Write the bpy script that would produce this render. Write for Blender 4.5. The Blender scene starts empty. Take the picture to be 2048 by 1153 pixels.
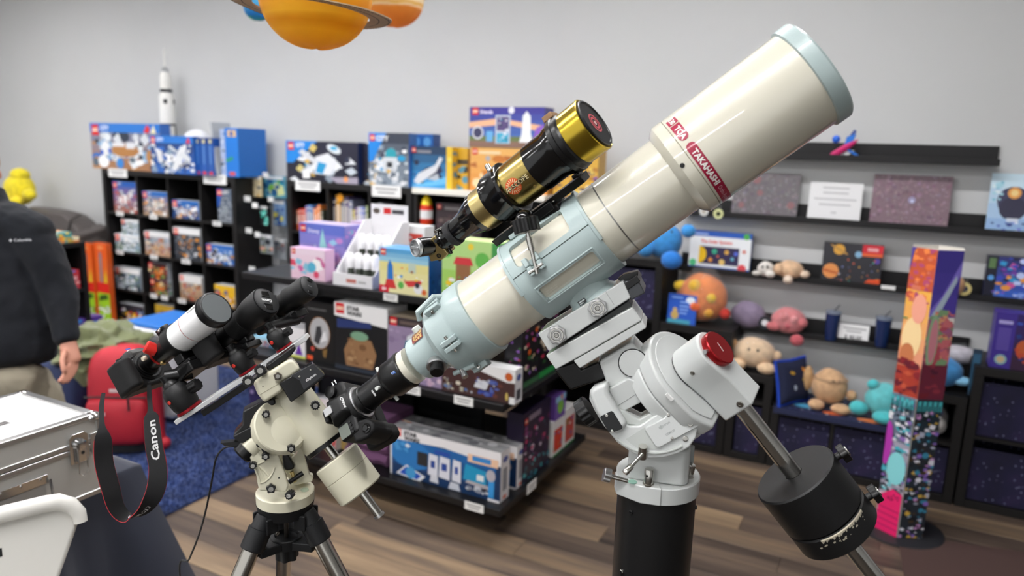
import bpy,bmesh,math,random
from mathutils import Vector as V,Matrix as M
from math import sin,cos,pi,radians as rad,tan,atan2,sqrt,asin,acos
# -- camera
FPX = 1450.0
CAM = V((0,0,1.8))
_p,_r,_y = rad(10.85),rad(1.8),rad(27.0)
_fw = V((-sin(_y) * cos(_p),cos(_y) * cos(_p),-sin(_p)))
_rt = V((cos(_y),sin(_y),0))
_up = _rt.cross(_fw)
EX = _rt * cos(_r) + _up * sin(_r)
EY = -_rt * sin(_r) + _up * cos(_r)
EF = _fw
scene = bpy.context.scene
col = scene.collection
cd = bpy.data.cameras.new('camera')
cam = bpy.data.objects.new('camera',cd)
col.objects.link(cam)
cd.sensor_width = 36.0
cd.sensor_fit = 'HORIZONTAL'
cd.lens = 36.0 * FPX / 2048.0
cd.clip_start = 0.05
cam.matrix_world = M(((EX.x,EY.x,-EF.x,CAM.x),(EX.y,EY.y,-EF.y,CAM.y),(EX.z,EY.z,-EF.z,CAM.z),(0,0,0,1)))
cd.dof.use_dof = True
cd.dof.focus_distance = 1.48
cd.dof.aperture_fstop = 2.4
scene.camera = cam
# -- world, exposure
w = bpy.data.worlds.new('world')
scene.world = w
w.use_nodes = True
w.node_tree.nodes['Background'].inputs[0].default_value = (0.98,0.99,1,1)
w.node_tree.nodes['Background'].inputs[1].default_value = 0.75
vs = scene.view_settings
vs.view_transform = 'Standard'
vs.look = 'None'
vs.exposure = 0.48
vs.gamma = 1.0
vs.use_curve_mapping = False
LAMP = 95.0
# -- pixel helpers (layout measured on the photo, placed at true depth)
def ray(px,py):
    return EX * ((px - 1024) / FPX) - EY * ((py - 576.5) / FPX) + EF
def at(px,py,d): return CAM + ray(px,py) * d
def onz(px,py,z=0.0):
    r = ray(px,py); return CAM + r * ((z - CAM.z) / r.z)
def ony(px,py,Y):
    r = ray(px,py); return CAM + r * (Y / r.y)
def onx(px,py,X):
    r = ray(px,py); return CAM + r * (X / r.x)
def onplane(px,py,p0,n):
    r = ray(px,py); return CAM + r * ((p0 - CAM).dot(n) / r.dot(n))
# -- colours and materials
def lin(c):
    c = c / 255.0
    return c / 12.92 if c <= 0.04045 else ((c + 0.055) / 1.055) ** 2.4
def hx(s):
    s = s.lstrip('#')
    return (lin(int(s[0:2],16)),lin(int(s[2:4],16)),lin(int(s[4:6],16)),1.0)
MATS = {}
def mat(name,c,rough=0.5,metal=0.0,bump=0.0,bscale=80.0,var=0.0,vscale=6.0,coat=0.0,sheen=0.0,trans=0.0,alpha=1.0,emit=0.0,ior=1.45,aniso=None):
    if name in MATS: return MATS[name]
    m = bpy.data.materials.new(name); m.use_nodes = True
    nt = m.node_tree; N = nt.nodes; L = nt.links
    b = N['Principled BSDF']
    cc = hx(c) if isinstance(c,str) else c
    b.inputs['Base Color'].default_value = cc
    b.inputs['Roughness'].default_value = rough
    b.inputs['Metallic'].default_value = metal
    b.inputs['IOR'].default_value = ior
    b.inputs['Coat Weight'].default_value = coat
    b.inputs['Coat Roughness'].default_value = 0.08
    b.inputs['Sheen Weight'].default_value = sheen
    b.inputs['Transmission Weight'].default_value = trans
    b.inputs['Alpha'].default_value = alpha
    if emit:
        b.inputs['Emission Color'].default_value = cc; b.inputs['Emission Strength'].default_value = emit
    tc = N.new('ShaderNodeTexCoord')
    if var:
        n = N.new('ShaderNodeTexNoise'); n.inputs['Scale'].default_value = vscale; n.inputs['Detail'].default_value = 4
        L.new(tc.outputs['Object'],n.inputs['Vector'])
        mp = N.new('ShaderNodeMapRange'); mp.inputs[1].default_value = 0.3; mp.inputs[2].default_value = 0.7
        mp.inputs[3].default_value = 1 - var; mp.inputs[4].default_value = 1 + var * 0.6
        L.new(n.outputs[0],mp.inputs[0])
        mx = N.new('ShaderNodeMix'); mx.data_type = 'RGBA'; mx.blend_type = 'MULTIPLY'; mx.inputs[0].default_value = 1
        mx.inputs[6].default_value = cc
        L.new(mp.outputs[0],mx.inputs[7]); L.new(mx.outputs[2],b.inputs['Base Color'])
    if bump:
        n2 = N.new('ShaderNodeTexNoise'); n2.inputs['Scale'].default_value = bscale; n2.inputs['Detail'].default_value = 3
        mpp = N.new('ShaderNodeMapping')
        if aniso: mpp.inputs['Scale'].default_value = aniso
        L.new(tc.outputs['Object'],mpp.inputs[0]); L.new(mpp.outputs[0],n2.inputs['Vector'])
        bp = N.new('ShaderNodeBump'); bp.inputs['Strength'].default_value = bump; bp.inputs['Distance'].default_value = 0.002
        L.new(n2.outputs[0],bp.inputs['Height']); L.new(bp.outputs[0],b.inputs['Normal'])
    MATS[name] = m
    return m
def vcmat(name,rough=0.4,coat=0.0,bump=0.0):
    if name in MATS: return MATS[name]
    m = mat(name,'808080',rough,coat=coat,bump=bump,bscale=300)
    nt = m.node_tree
    a = nt.nodes.new('ShaderNodeVertexColor'); a.layer_name = 'Col'
    nt.links.new(a.outputs[0],nt.nodes['Principled BSDF'].inputs['Base Color'])
    return m
# -- mesh builder
def frame(o,x,y,z):
    return M(((x.x,y.x,z.x,o.x),(x.y,y.y,z.y,o.y),(x.z,y.z,z.z,o.z),(0,0,0,1)))
def basis(axis,hint=V((0,0,1))):
    z = axis.normalized()
    x = hint - z * hint.dot(z)
    if x.length < 1e-4: x = V((1,0,0)) - z * z.x
    x.normalize()
    return x,z.cross(x),z
class MB:
    def __init__(s): s.v = []; s.f = []; s.c = []
    def add(s,vs,fs,c=None):
        k = len(s.v); s.v += [V(p) for p in vs]
        for f in fs: s.f.append([i + k for i in f]); s.c.append(c)
        return s
    def box(s,x0,y0,z0,x1,y1,z1,T=None,c=None):
        p = [V((x,y,z)) for z in (z0,z1) for y in (y0,y1) for x in (x0,x1)]
        if T is not None: p = [T @ q for q in p]
        return s.add(p,[(0,2,3,1),(4,5,7,6),(0,1,5,4),(2,6,7,3),(0,4,6,2),(1,3,7,5)],c)
    def cbox(s,ctr,size,T=None,c=None):
        return s.box(ctr[0] - size[0] / 2,ctr[1] - size[1] / 2,ctr[2] - size[2] / 2,ctr[0] + size[0] / 2,ctr[1] + size[1] / 2,ctr[2] + size[2] / 2,T,c)
    def lathe(s,o,axis,prof,seg=40,hint=V((0,0,1)),caps=(True,True),c=None,a0=0,a1=2 * pi,sx=1.0,sy=1.0):
        x,y,z = basis(axis,hint); full = abs(a1 - a0 - 2 * pi) < 1e-6
        n = seg if full else seg + 1
        vs = []
        for t,r in prof:
            for i in range(n):
                an = a0 + (a1 - a0) * i / seg
                vs.append(o + z * t + x * (r * cos(an) * sx) + y * (r * sin(an) * sy))
        fs = []
        for j in range(len(prof) - 1):
            for i in range(seg):
                i2 = (i + 1) % n
                fs.append((j * n + i,j * n + i2,(j + 1) * n + i2,(j + 1) * n + i))
        if full and caps[0]: fs.append(list(range(n))[::-1])
        if full and caps[1]: fs.append([(len(prof) - 1) * n + i for i in range(n)])
        return s.add(vs,fs,c)
    def cyl(s,p0,p1,r0,r1=None,seg=24,c=None):
        r1 = r0 if r1 is None else r1
        d = p1 - p0
        return s.lathe(p0,d,[(0,r0),(d.length,r1)],seg,c=c)
    def tube(s,pts,r,seg=10,c=None,caps=True,closed=False):
        pts = [V(p) for p in pts]; n = len(pts)
        rs = r if isinstance(r,(list,tuple)) else [r] * n
        vs = []; prev = None
        for i in range(n):
            if closed: d = pts[(i + 1) % n] - pts[i - 1]
            else: d = pts[min(i + 1,n - 1)] - pts[max(i - 1,0)]
            d.normalize()
            if prev is None: x,y,z = basis(d)
            else:
                x = prev - d * prev.dot(d); x.normalize(); y = d.cross(x)
            prev = x
            for k in range(seg):
                a = 2 * pi * k / seg
                vs.append(pts[i] + (x * cos(a) + y * sin(a)) * rs[i])
        fs = []
        for i in range(n if closed else n - 1):
            j = (i + 1) % n
            for k in range(seg):
                k2 = (k + 1) % seg
                fs.append((i * seg + k,i * seg + k2,j * seg + k2,j * seg + k))
        if caps and not closed: fs.append(list(range(seg))[::-1]); fs.append([(n - 1) * seg + k for k in range(seg)])
        return s.add(vs,fs,c)
    def ribbon(s,pts,wid,th,nrm=None,c=None):
        n = len(pts); vs = []
        for i in range(n):
            d = V(pts[min(i + 1,n - 1)]) - V(pts[max(i - 1,0)])
            wv = V(wid[i]) if isinstance(wid,list) else V(wid)
            nn = d.cross(wv).normalized() * (th / 2)
            p = V(pts[i])
            vs += [p - wv / 2 - nn,p + wv / 2 - nn,p + wv / 2 + nn,p - wv / 2 + nn]
        fs = [(3,2,1,0),tuple((n - 1) * 4 + k for k in range(4))]
        for i in range(n - 1):
            for k in range(4):
                k2 = (k + 1) % 4
                fs.append((i * 4 + k,i * 4 + k2,(i + 1) * 4 + k2,(i + 1) * 4 + k))
        return s.add(vs,fs,c)
    def prism(s,poly,T,z0,z1,c=None):
        n = len(poly)
        ar = sum(poly[i][0] * poly[(i + 1) % n][1] - poly[(i + 1) % n][0] * poly[i][1] for i in range(n))
        if ar < 0: poly = poly[::-1]
        vs = [T @ V((x,y,z0)) for x,y in poly] + [T @ V((x,y,z1)) for x,y in poly]
        fs = [list(range(n))[::-1],[n + i for i in range(n)]] + [(i,(i + 1) % n,n + (i + 1) % n,n + i) for i in range(n)]
        return s.add(vs,fs,c)
    def ball(s,ctr,r,T=None,seg=20,rings=12,c=None,fn=None):
        rr = (r,r,r) if not isinstance(r,(tuple,list)) else r
        vs = []; ctr = V(ctr)
        def P(th,ph):
            u = V((sin(th) * cos(ph),sin(th) * sin(ph),cos(th)))
            k = fn(u) if fn else 1.0
            q = V((u.x * rr[0],u.y * rr[1],u.z * rr[2])) * k
            if T is not None: q = T @ q
            return ctr + q
        vs.append(P(0,0))
        for j in range(1,rings):
            for i in range(seg): vs.append(P(pi * j / rings,2 * pi * i / seg))
        vs.append(P(pi,0))
        fs = [(0,1 + i,1 + (i + 1) % seg) for i in range(seg)]
        for j in range(rings - 2):
            for i in range(seg):
                a = 1 + j * seg
                fs.append((a + i,a + seg + i,a + seg + (i + 1) % seg,a + (i + 1) % seg))
        e = len(vs) - 1; a = 1 + (rings - 2) * seg
        fs += [(a + i,e,a + (i + 1) % seg) for i in range(seg)]
        return s.add(vs,fs,c)
    def loft(s,loops,c=None,caps=True):
        n = len(loops[0]); vs = [V(p) for l in loops for p in l]; fs = []
        for j in range(len(loops) - 1):
            for i in range(n):
                fs.append((j * n + i,j * n + (i + 1) % n,(j + 1) * n + (i + 1) % n,(j + 1) * n + i))
        if caps: fs.append(list(range(n))[::-1]); fs.append([(len(loops) - 1) * n + i for i in range(n)])
        return s.add(vs,fs,c)
LOC = {}
def obj(name,mb,m,parent=None,bevel=0.0,loc=None,flat=False,sub=0,seg=2,ang=35,recalc=False):
    me = bpy.data.meshes.new(name)
    if parent is not None: L = LOC[parent]
    elif loc is not None: L = V(loc)
    else:
        xs = [p.x for p in mb.v]; ys = [p.y for p in mb.v]; zs = [p.z for p in mb.v]
        L = V(((min(xs) + max(xs)) / 2,(min(ys) + max(ys)) / 2,min(zs)))
    me.from_pydata([p - L for p in mb.v],[],mb.f)
    if recalc:
        bm = bmesh.new(); bm.from_mesh(me); bmesh.ops.recalc_face_normals(bm,faces=bm.faces); bm.to_mesh(me); bm.free()
    if any(x is not None for x in mb.c):
        at_ = me.color_attributes.new('Col','FLOAT_COLOR','CORNER')
        k = 0; data = []
        for f,c in zip(mb.f,mb.c):
            data += list(c or (1,1,1,1)) * len(f)
        at_.data.foreach_set('color',data)
    if not flat:
        me.polygons.foreach_set('use_smooth',[True] * len(me.polygons))
        if not sub: me.set_sharp_from_angle(angle=rad(ang))
    me.materials.append(m)
    o = bpy.data.objects.new(name,me); col.objects.link(o)
    if parent is not None: o.parent = parent
    else: o.location = L
    LOC[o] = L
    if bevel:
        b = o.modifiers.new('bevel','BEVEL'); b.width = bevel; b.segments = seg; b.limit_method = 'ANGLE'; b.angle_limit = rad(38); b.harden_normals = True
    if sub:
        b = o.modifiers.new('sub','SUBSURF'); b.levels = sub; b.render_levels = sub
    return o
def tag(o,label,cat,group=None,kind=None):
    o['label'] = label
    o['category'] = cat
    if group: o['group'] = group
    if kind: o['kind'] = kind
    return o
def thing(name,label,cat,loc,group=None):
    o = bpy.data.objects.new(name,None); o.empty_display_size = 0.05; col.objects.link(o)
    o.location = loc; LOC[o] = V(loc)
    return tag(o,label,cat,group)
def struct(name,mb,m,bevel=0.0,parent=None,flat=False):
    o = obj(name,mb,m,parent,bevel,flat=flat)
    if parent is None: o['kind'] = 'structure'
    return o
def dup(root,loc,label=None,rotz=None,scale=None):
    r = root.copy(); col.objects.link(r); r.location = loc
    LOC[r] = V(loc)
    if rotz is not None: r.rotation_euler = (0,0,rotz)
    if scale: r.scale = scale
    if label: r['label'] = label
    for ch in list(root.children):
        c = ch.copy(); col.objects.link(c); c.parent = r; LOC[c] = V(loc)
        for g in ch.children:
            d = g.copy(); col.objects.link(d); d.parent = c
    return r
# -- flat print
_TX = {}
def textmesh(t,bold=0.0):
    k = (t,bold)
    if k in _TX: return _TX[k]
    cu = bpy.data.curves.new('txt','FONT'); cu.body = t; cu.size = 1.0; cu.resolution_u = 2; cu.fill_mode = 'FRONT'; cu.offset = bold
    o = bpy.data.objects.new('txt',cu); col.objects.link(o)
    dg = bpy.context.evaluated_depsgraph_get(); e = o.evaluated_get(dg); me = e.to_mesh()
    vs = [(p.co.x,p.co.y) for p in me.vertices]; fs = [list(p.vertices) for p in me.polygons]
    e.to_mesh_clear(); bpy.data.objects.remove(o); bpy.data.curves.remove(cu)
    if vs:
        x0 = min(p[0] for p in vs); x1 = max(p[0] for p in vs); y0 = min(p[1] for p in vs); y1 = max(p[1] for p in vs)
        h = (y1 - y0) or 1.0
        vs = [((x - x0) / h,(y - y0) / h) for x,y in vs]; wd = (x1 - x0) / h
    else: wd = 0
    _TX[k] = (vs,fs,wd)
    return _TX[k]
def clip(poly):
    for ax,s,lim in ((0,1,0.0),(0,-1,-1.0),(1,1,0.0),(1,-1,-1.0)):
        out = []
        for i in range(len(poly)):
            a,b = poly[i - 1],poly[i]
            da,db = s * a[ax] - lim,s * b[ax] - lim
            if (da >= 0) != (db >= 0):
                k = da / (da - db); out.append((a[0] + (b[0] - a[0]) * k,a[1] + (b[1] - a[1]) * k))
            if db >= 0: out.append(b)
        poly = out
        if len(poly) < 3: return None
    return poly
class Art:
    """flat print: shapes in 0..1 coordinates on a face given by frame T (x right, y up, z out), w by h metres"""
    def __init__(s,T,w,h,z0=0.0004,dz=0.00012):
        s.T,s.w,s.h,s.z,s.dz,s.mb = T,w,h,z0,dz,MB()
    def raw(s,pts,faces,c):
        s.z += s.dz
        s.mb.add([s.T @ V((x * s.w,y * s.h,s.z)) for x,y in pts],faces,hx(c) if isinstance(c,str) else c)
        return s
    def p(s,pts,c):
        q = clip(list(pts))
        if q:
            ar = sum(q[i][0] * q[(i + 1) % len(q)][1] - q[(i + 1) % len(q)][0] * q[i][1] for i in range(len(q)))
            if ar < 0: q = q[::-1]
            s.raw(q,[list(range(len(q)))],c)
        return s
    def r(s,x0,y0,x1,y1,c): return s.p([(x0,y0),(x1,y0),(x1,y1),(x0,y1)],c)
    def e(s,cx,cy,rx,c,ry=None,n=14,rot=0.0):
        ry = rx * s.w / s.h if ry is None else ry
        k = s.w / s.h
        return s.p([(cx + rx * cos(a) * cos(rot) - ry * sin(a) * sin(rot) / k,cy + rx * cos(a) * sin(rot) * k + ry * sin(a) * cos(rot)) for a in [2 * pi * i / n for i in range(n)]],c)
    def grad(s,x0,y0,x1,y1,c0,c1,n=5):
        a,b = hx(c0),hx(c1)
        for i in range(n):
            k = (i + 0.5) / n
            s.z -= s.dz * (0 if i == 0 else 1)
            s.r(x0,y0 + (y1 - y0) * i / n,x1,y0 + (y1 - y0) * (i + 1) / n,tuple(a[j] + (b[j] - a[j]) * k for j in range(4)))
        return s
    def clutter(s,x0,y0,x1,y1,n,pal,size,seed):
        R = random.Random(seed)
        for i in range(n):
            cx,cy = R.uniform(x0,x1),R.uniform(y0,y1)
            sz = size * R.uniform(0.4,1.2); k = R.choice((3,4,4,4,6,9)); a0 = R.uniform(0,6.3); asp = R.uniform(0.4,1.0)
            s.p([(cx + sz * cos(a0 + 2 * pi * j / k),cy + asp * sz * s.w / s.h * sin(a0 + 2 * pi * j / k)) for j in range(k)],R.choice(pal))
            s.z -= s.dz * 0.7
        s.z += s.dz
        return s
    def t(s,txt,x,y,hgt,c,bold=0.02,center=False,sx=1.0,maxw=None):
        vs,fs,wd = textmesh(txt,bold)
        if not vs: return s
        ww = wd * hgt * s.h / s.w * sx
        if maxw and ww > maxw: sx *= maxw / ww; ww = maxw
        if center: x -= ww / 2
        return s.raw([(x + vx * hgt * s.h / s.w * sx,y + vy * hgt) for vx,vy in vs],fs,c)
    def logo(s,x,y,sz):
        k = s.w / s.h
        s.r(x,y,x + sz,y + sz * k,'d8141c')
        s.t('LEGO',x + sz * 0.1,y + sz * k * 0.33,sz * k * 0.36,'ffd500',0.06,maxw=sz * 0.82)
        s.t('LEGO',x + sz * 0.1,y + sz * k * 0.33,sz * k * 0.36,'ffffff',0.02,maxw=sz * 0.82)
        return s
    def done(s,name,parent,m=None): return obj(name,s.mb,m or vcmat('printed_card',0.35,0.15),parent,flat=True)
# -- room shell
YW = 4.70
ZC = 3.7
M_wall = mat('wall_paint','cacbcb',0.75,bump=0.08,bscale=220,var=0.02,vscale=1.5)
M_ceil = mat('ceiling_white','e6e4df',0.9)
M_black = mat('black_brown_board','131111',0.5,bump=0.05,bscale=60,aniso=(1,1,8))
M_ledge = mat('black_ledge','121113',0.5)
M_gond = mat('black_laminate','121214',0.4,bump=0.04,bscale=200)
M_tag = mat('white_card','f2f2f0',0.5)
M_print = vcmat('printed_card',0.35,0.15)
struct('wall_back',MB().box(-10,YW,0,5,YW + 0.15,ZC),M_wall)
struct('wall_left',MB().box(-10.15,-5,0,-10,YW + 0.15,ZC),M_wall)
struct('wall_right',MB().box(5,-5,0,5.15,YW + 0.15,ZC),M_wall)
struct('ceiling',MB().box(-10.15,-5,ZC,5.15,YW + 0.15,ZC + 0.1),M_ceil)
struct('baseboard_back',MB().box(-10,YW - 0.014,0.0,5,YW,0.1),mat('baseboard','3a3330',0.5),0.003)
M_floor = mat('subfloor','3d352e',0.8)
floor = struct('floor',MB().box(-10,-5,-0.12,5,YW,-0.008),M_floor)
def plankmat():
    m = bpy.data.materials.new('weathered_oak_plank'); m.use_nodes = True
    nt = m.node_tree; N = nt.nodes; L = nt.links; b = N['Principled BSDF']
    tc = N.new('ShaderNodeTexCoord'); oi = N.new('ShaderNodeObjectInfo')
    ad = N.new('ShaderNodeVectorMath'); ad.operation = 'ADD'
    sc = N.new('ShaderNodeVectorMath'); sc.operation = 'SCALE'; sc.inputs[0].default_value = (37,91,13)
    L.new(oi.outputs['Random'],sc.inputs['Scale'])
    L.new(tc.outputs['Object'],ad.inputs[0]); L.new(sc.outputs[0],ad.inputs[1])
    mp = N.new('ShaderNodeMapping'); mp.inputs['Scale'].default_value = (1.1,14,1); L.new(ad.outputs[0],mp.inputs[0])
    n1 = N.new('ShaderNodeTexNoise'); n1.inputs['Scale'].default_value = 1.6; n1.inputs['Detail'].default_value = 7; n1.inputs['Roughness'].default_value = 0.62
    L.new(mp.outputs[0],n1.inputs['Vector'])
    mp2 = N.new('ShaderNodeMapping'); mp2.inputs['Scale'].default_value = (0.55,7,1); L.new(ad.outputs[0],mp2.inputs[0])
    n2 = N.new('ShaderNodeTexNoise'); n2.inputs['Scale'].default_value = 1.0; n2.inputs['Detail'].default_value = 2
    L.new(mp2.outputs[0],n2.inputs['Vector'])
    m1 = N.new('ShaderNodeMath'); m1.operation = 'MULTIPLY_ADD'; m1.inputs[1].default_value = 0.50; L.new(oi.outputs['Random'],m1.inputs[0])
    m2 = N.new('ShaderNodeMath'); m2.operation = 'MULTIPLY_ADD'; m2.inputs[1].default_value = 0.95; m2.inputs[2].default_value = -0.45; L.new(n2.outputs[0],m2.inputs[0])
    L.new(m2.outputs[0],m1.inputs[2])
    m3 = N.new('ShaderNodeMath'); m3.operation = 'MULTIPLY_ADD'; m3.inputs[1].default_value = 0.65; L.new(n1.outputs[0],m3.inputs[0]); L.new(m1.outputs[0],m3.inputs[2])
    cr = N.new('ShaderNodeValToRGB'); L.new(m3.outputs[0],cr.inputs[0])
    e = cr.color_ramp.elements
    e[0].position = 0.12; e[0].color = hx('2f2824')
    e[1].position = 0.95; e[1].color = hx('9c8468')
    for p,c in ((0.34,'4a3e36'),(0.52,'625347'),(0.72,'7e6a54')):
        x = e.new(p); x.color = hx(c)
    L.new(cr.outputs[0],b.inputs['Base Color'])
    b.inputs['Roughness'].default_value = 0.48
    bp = N.new('ShaderNodeBump'); bp.inputs['Strength'].default_value = 0.12; bp.inputs['Distance'].default_value = 0.001
    L.new(n1.outputs[0],bp.inputs['Height']); L.new(bp.outputs[0],b.inputs['Normal'])
    return m
M_plank = plankmat()
PW,PL = 0.152,1.22
pm = MB().box(-PL / 2 + 0.0008,-PW / 2 + 0.0008,-0.008,PL / 2 - 0.0008,PW / 2 - 0.0008,0.0)
first = obj('plank',pm,M_plank,loc=(0,0,0))
PME = first.data; bpy.data.objects.remove(first)
_R = random.Random(5); npl = 0
FL = LOC[floor]
for j in range(-1,31):
    y = j * PW + 0.02
    off = _R.uniform(0,PL)
    for i in range(-8,4):
        x = i * PL + off - PL / 2
        c = V((x,y,0))
        vis = False
        for dx in (-0.6,-0.3,0,0.3,0.6):
            q = V((x + dx,y,0)) - CAM
            d = q.dot(EF)
            if d > 0.5:
                u = 1024 + FPX * q.dot(EX) / d; v_ = 576 - FPX * q.dot(EY) / d
                if -500 < u < 2500 and v_ < 1500: vis = True
        if not vis or x < -8.9 or x > 2.6 or y > YW - PW / 2: continue
        o = bpy.data.objects.new('plank',PME); col.objects.link(o); o.parent = floor; o.location = c - FL; npl += 1
        bv = o.modifiers.new('bevel','BEVEL'); bv.width = 0.0012; bv.segments = 1
print('planks',npl)
M_lamp = mat('lamp_diffuser','fcfbfc',0.5,emit=LAMP)
M_lampf = mat('lamp_housing','d8d8d8',0.4)
def ceiling_lamp(x,y,ln,wd,label):
    t = thing('ceiling_lamp',label,'ceiling lamp',(x,y,ZC),'linear ceiling lamps')
    mb = MB()
    mb.box(x - ln / 2 - 0.02,y - wd / 2 - 0.02,ZC - 0.06,x + ln / 2 + 0.02,y - wd / 2,ZC)
    mb.box(x - ln / 2 - 0.02,y + wd / 2,ZC - 0.06,x + ln / 2 + 0.02,y + wd / 2 + 0.02,ZC)
    mb.box(x - ln / 2 - 0.02,y - wd / 2,ZC - 0.06,x - ln / 2,y + wd / 2,ZC)
    mb.box(x + ln / 2,y - wd / 2,ZC - 0.06,x + ln / 2 + 0.02,y + wd / 2,ZC)
    obj('housing',mb,M_lampf,t)
    obj('diffuser',MB().box(x - ln / 2,y - wd / 2,ZC - 0.05,x + ln / 2,y + wd / 2,ZC - 0.03),M_lamp,t)
for k,y in enumerate((-2.6,0.1,2.8)):
    for i,x in enumerate((-7.2,-3.9,-0.9)):
        ceiling_lamp(x,y,2.2,0.085,'%s long white ceiling lamp in the %s row from the shelf wall' % (('left','middle','right')[i],('third','second','first')[k]))
# -- cube shelving
def price_tag(p,w_=0.10,h_=0.036,label='small white price tag on a black shelf edge',group='price tags',side=False):
    o = p
    if side: T = frame(V(o),V((0,1,0)),V((0,0,1)),V((1,0,0)))
    else: T = frame(V(o),V((1,0,0)),V((0,0,1)),V((0,-1,0)))
    t = obj('price_tag',MB().box(-w_ / 2,-h_ / 2,0.0005,w_ / 2,h_ / 2,0.0025,T),M_tag)
    tag(t,label,'price tag',group)
    A = Art(T @ M.Translation((-w_ / 2,-h_ / 2,0.0026)),w_,h_)
    A.r(0.12,0.62,0.88,0.74,'7a7a7a').r(0.2,0.3,0.8,0.42,'8a8a8a')
    A.done('print',t)
    return t
def cube_shelf(name,label,xs,zs,y0=4.3,y1=4.69,skip=()):
    """xs divider positions (outer faces first and last), zs board heights bottom to top"""
    t = thing(name,label,'shelf unit',((xs[0] + xs[-1]) / 2,(y0 + y1) / 2,zs[0]))
    o,i = 0.045,0.018
    z0,z1 = zs[0],zs[-1]
    obj('side_panel',MB().box(xs[0],y0,z0,xs[0] + o,y1,z1 - o),M_black,t,0.002)
    obj('side_panel',MB().box(xs[-1] - o,y0,z0,xs[-1],y1,z1 - o),M_black,t,0.002)
    obj('top_board',MB().box(xs[0],y0,z1 - o,xs[-1],y1,z1),M_black,t,0.002)
    obj('bottom_board',MB().box(xs[0] + o,y0,z0,xs[-1] - o,y1,z0 + o),M_black,t,0.002)
    for x in xs[1:-1]: obj('divider',MB().box(x - i / 2,y0 + 0.004,z0 + o,x + i / 2,y1,z1 - o),M_black,t)
    for z in zs[1:-1]:
        for a,b in zip(xs[:-1],xs[1:]):
            obj('shelf_board',MB().box(a + (o if a == xs[0] else i / 2),y0 + 0.004,z - i / 2,b - (o if b == xs[-1] else i / 2),y1,z + i / 2),M_black,t)
    obj('back_panel',MB().box(xs[0] + o,y1 - 0.006,z0 + o,xs[-1] - o,y1 - 0.001,z1 - o),M_black,t)
    return t
BCX = (-6.50,-6.02,-5.61,-5.20,-4.78); BCZ = (0.0,0.375,0.74,1.105,1.505)
cube_shelf('bookcase','tall black cube bookcase of toy sets left, beside the recliner',BCX,BCZ)
cube_shelf('bookcase','tall black cube bookcase with a row of books, behind the display island',(-4.21,-3.80,-3.40,-3.02),(0,0.375,0.74,1.105,1.505))
t = thing('shelf_unit','black open shelf unit with white top board, behind the large telescope','shelf unit',(-2.49,4.5,0))
obj('top_board',MB().box(-3.01,4.29,1.47,-1.97,4.69,1.51),mat('white_board','f1ede2',0.5),t,0.003)
for x in (-3.01,-2.0): obj('side_panel',MB().box(x,4.31,0,x + 0.03,4.69,1.47),M_black,t)
for z in (0.35,0.72,1.1): obj('shelf_board',MB().box(-2.98,4.31,z - 0.02,-2.0,4.68,z),M_black,t)
obj('back_panel',MB().box(-2.98,4.68,0,-2.0,4.69,1.47),M_black,t)
def galaxy():
    m = bpy.data.materials.new('galaxy_fabric'); m.use_nodes = True
    nt = m.node_tree; N = nt.nodes; L = nt.links; b = N['Principled BSDF']
    tc = N.new('ShaderNodeTexCoord')
    v = N.new('ShaderNodeTexVoronoi'); v.inputs['Scale'].default_value = 42; L.new(tc.outputs['Object'],v.inputs['Vector'])
    lt = N.new('ShaderNodeMath'); lt.operation = 'LESS_THAN'; lt.inputs[1].default_value = 0.16; L.new(v.outputs['Distance'],lt.inputs[0])
    n = N.new('ShaderNodeTexNoise'); n.inputs['Scale'].default_value = 5; n.inputs['Detail'].default_value = 5; L.new(tc.outputs['Object'],n.inputs['Vector'])
    cr = N.new('ShaderNodeValToRGB'); L.new(n.outputs[0],cr.inputs[0]); e = cr.color_ramp.elements
    e[0].position = 0.35; e[0].color = hx('14112c'); e[1].position = 0.7; e[1].color = hx('2b1f46')
    x = e.new(0.5); x.color = hx('1b183a')
    mx = N.new('ShaderNodeMix'); mx.data_type = 'RGBA'; L.new(cr.outputs[0],mx.inputs[6]); mx.inputs[7].default_value = hx('9496ba')
    sp = N.new('ShaderNodeMath'); sp.operation = 'MULTIPLY'; L.new(lt.outputs[0],sp.inputs[0]); L.new(v.outputs['Color'],sp.inputs[1])
    L.new(sp.outputs[0],mx.inputs[0]); L.new(mx.outputs[2],b.inputs['Base Color'])
    b.inputs['Roughness'].default_value = 0.85
    return m
M_gal = galaxy()
def fabric_bin(x0,x1,z0,z1,label,y0=4.315,y1=4.66):
    t = thing('fabric_bin',label,'storage bin',((x0 + x1) / 2,(y0 + y1) / 2,z0),'galaxy fabric bins')
    mb = MB()
    mb.box(x0,y0,z0,x1,y0 + 0.008,z1).box(x0,y1 - 0.008,z0,x1,y1,z1)
    mb.box(x0,y0 + 0.008,z0,x0 + 0.008,y1 - 0.008,z1).box(x1 - 0.008,y0 + 0.008,z0,x1,y1 - 0.008,z1)
    mb.box(x0 + 0.008,y0 + 0.008,z0,x1 - 0.008,y1 - 0.008,z0 + 0.008)
    obj('body',mb,M_gal,t)
    obj('trim_band',MB().box(x0,y0 - 0.002,z1 - 0.012,x1,y0 - 0.0002,z1),mat('bin_trim','1d1b33',0.9),t)
cube_shelf('shelf_unit','tall dark cube shelf hidden behind the equatorial mount',(-1.95,-1.56,-1.165),(0,0.4,0.78,1.16))
cube_shelf('shelf_unit','dark cube shelf two cells high holding the orange plush',(-1.16,-0.72),(0,0.40,0.78))
cube_shelf('shelf_unit','low dark step shelf under the cream plush beside its taller twin',(-0.715,-0.47),(0,0.37,0.545))
cube_shelf('shelf_unit','long low dark cube shelf with galaxy bins and plush toys',(-0.465,-0.13,0.20),(0,0.37))
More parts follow.
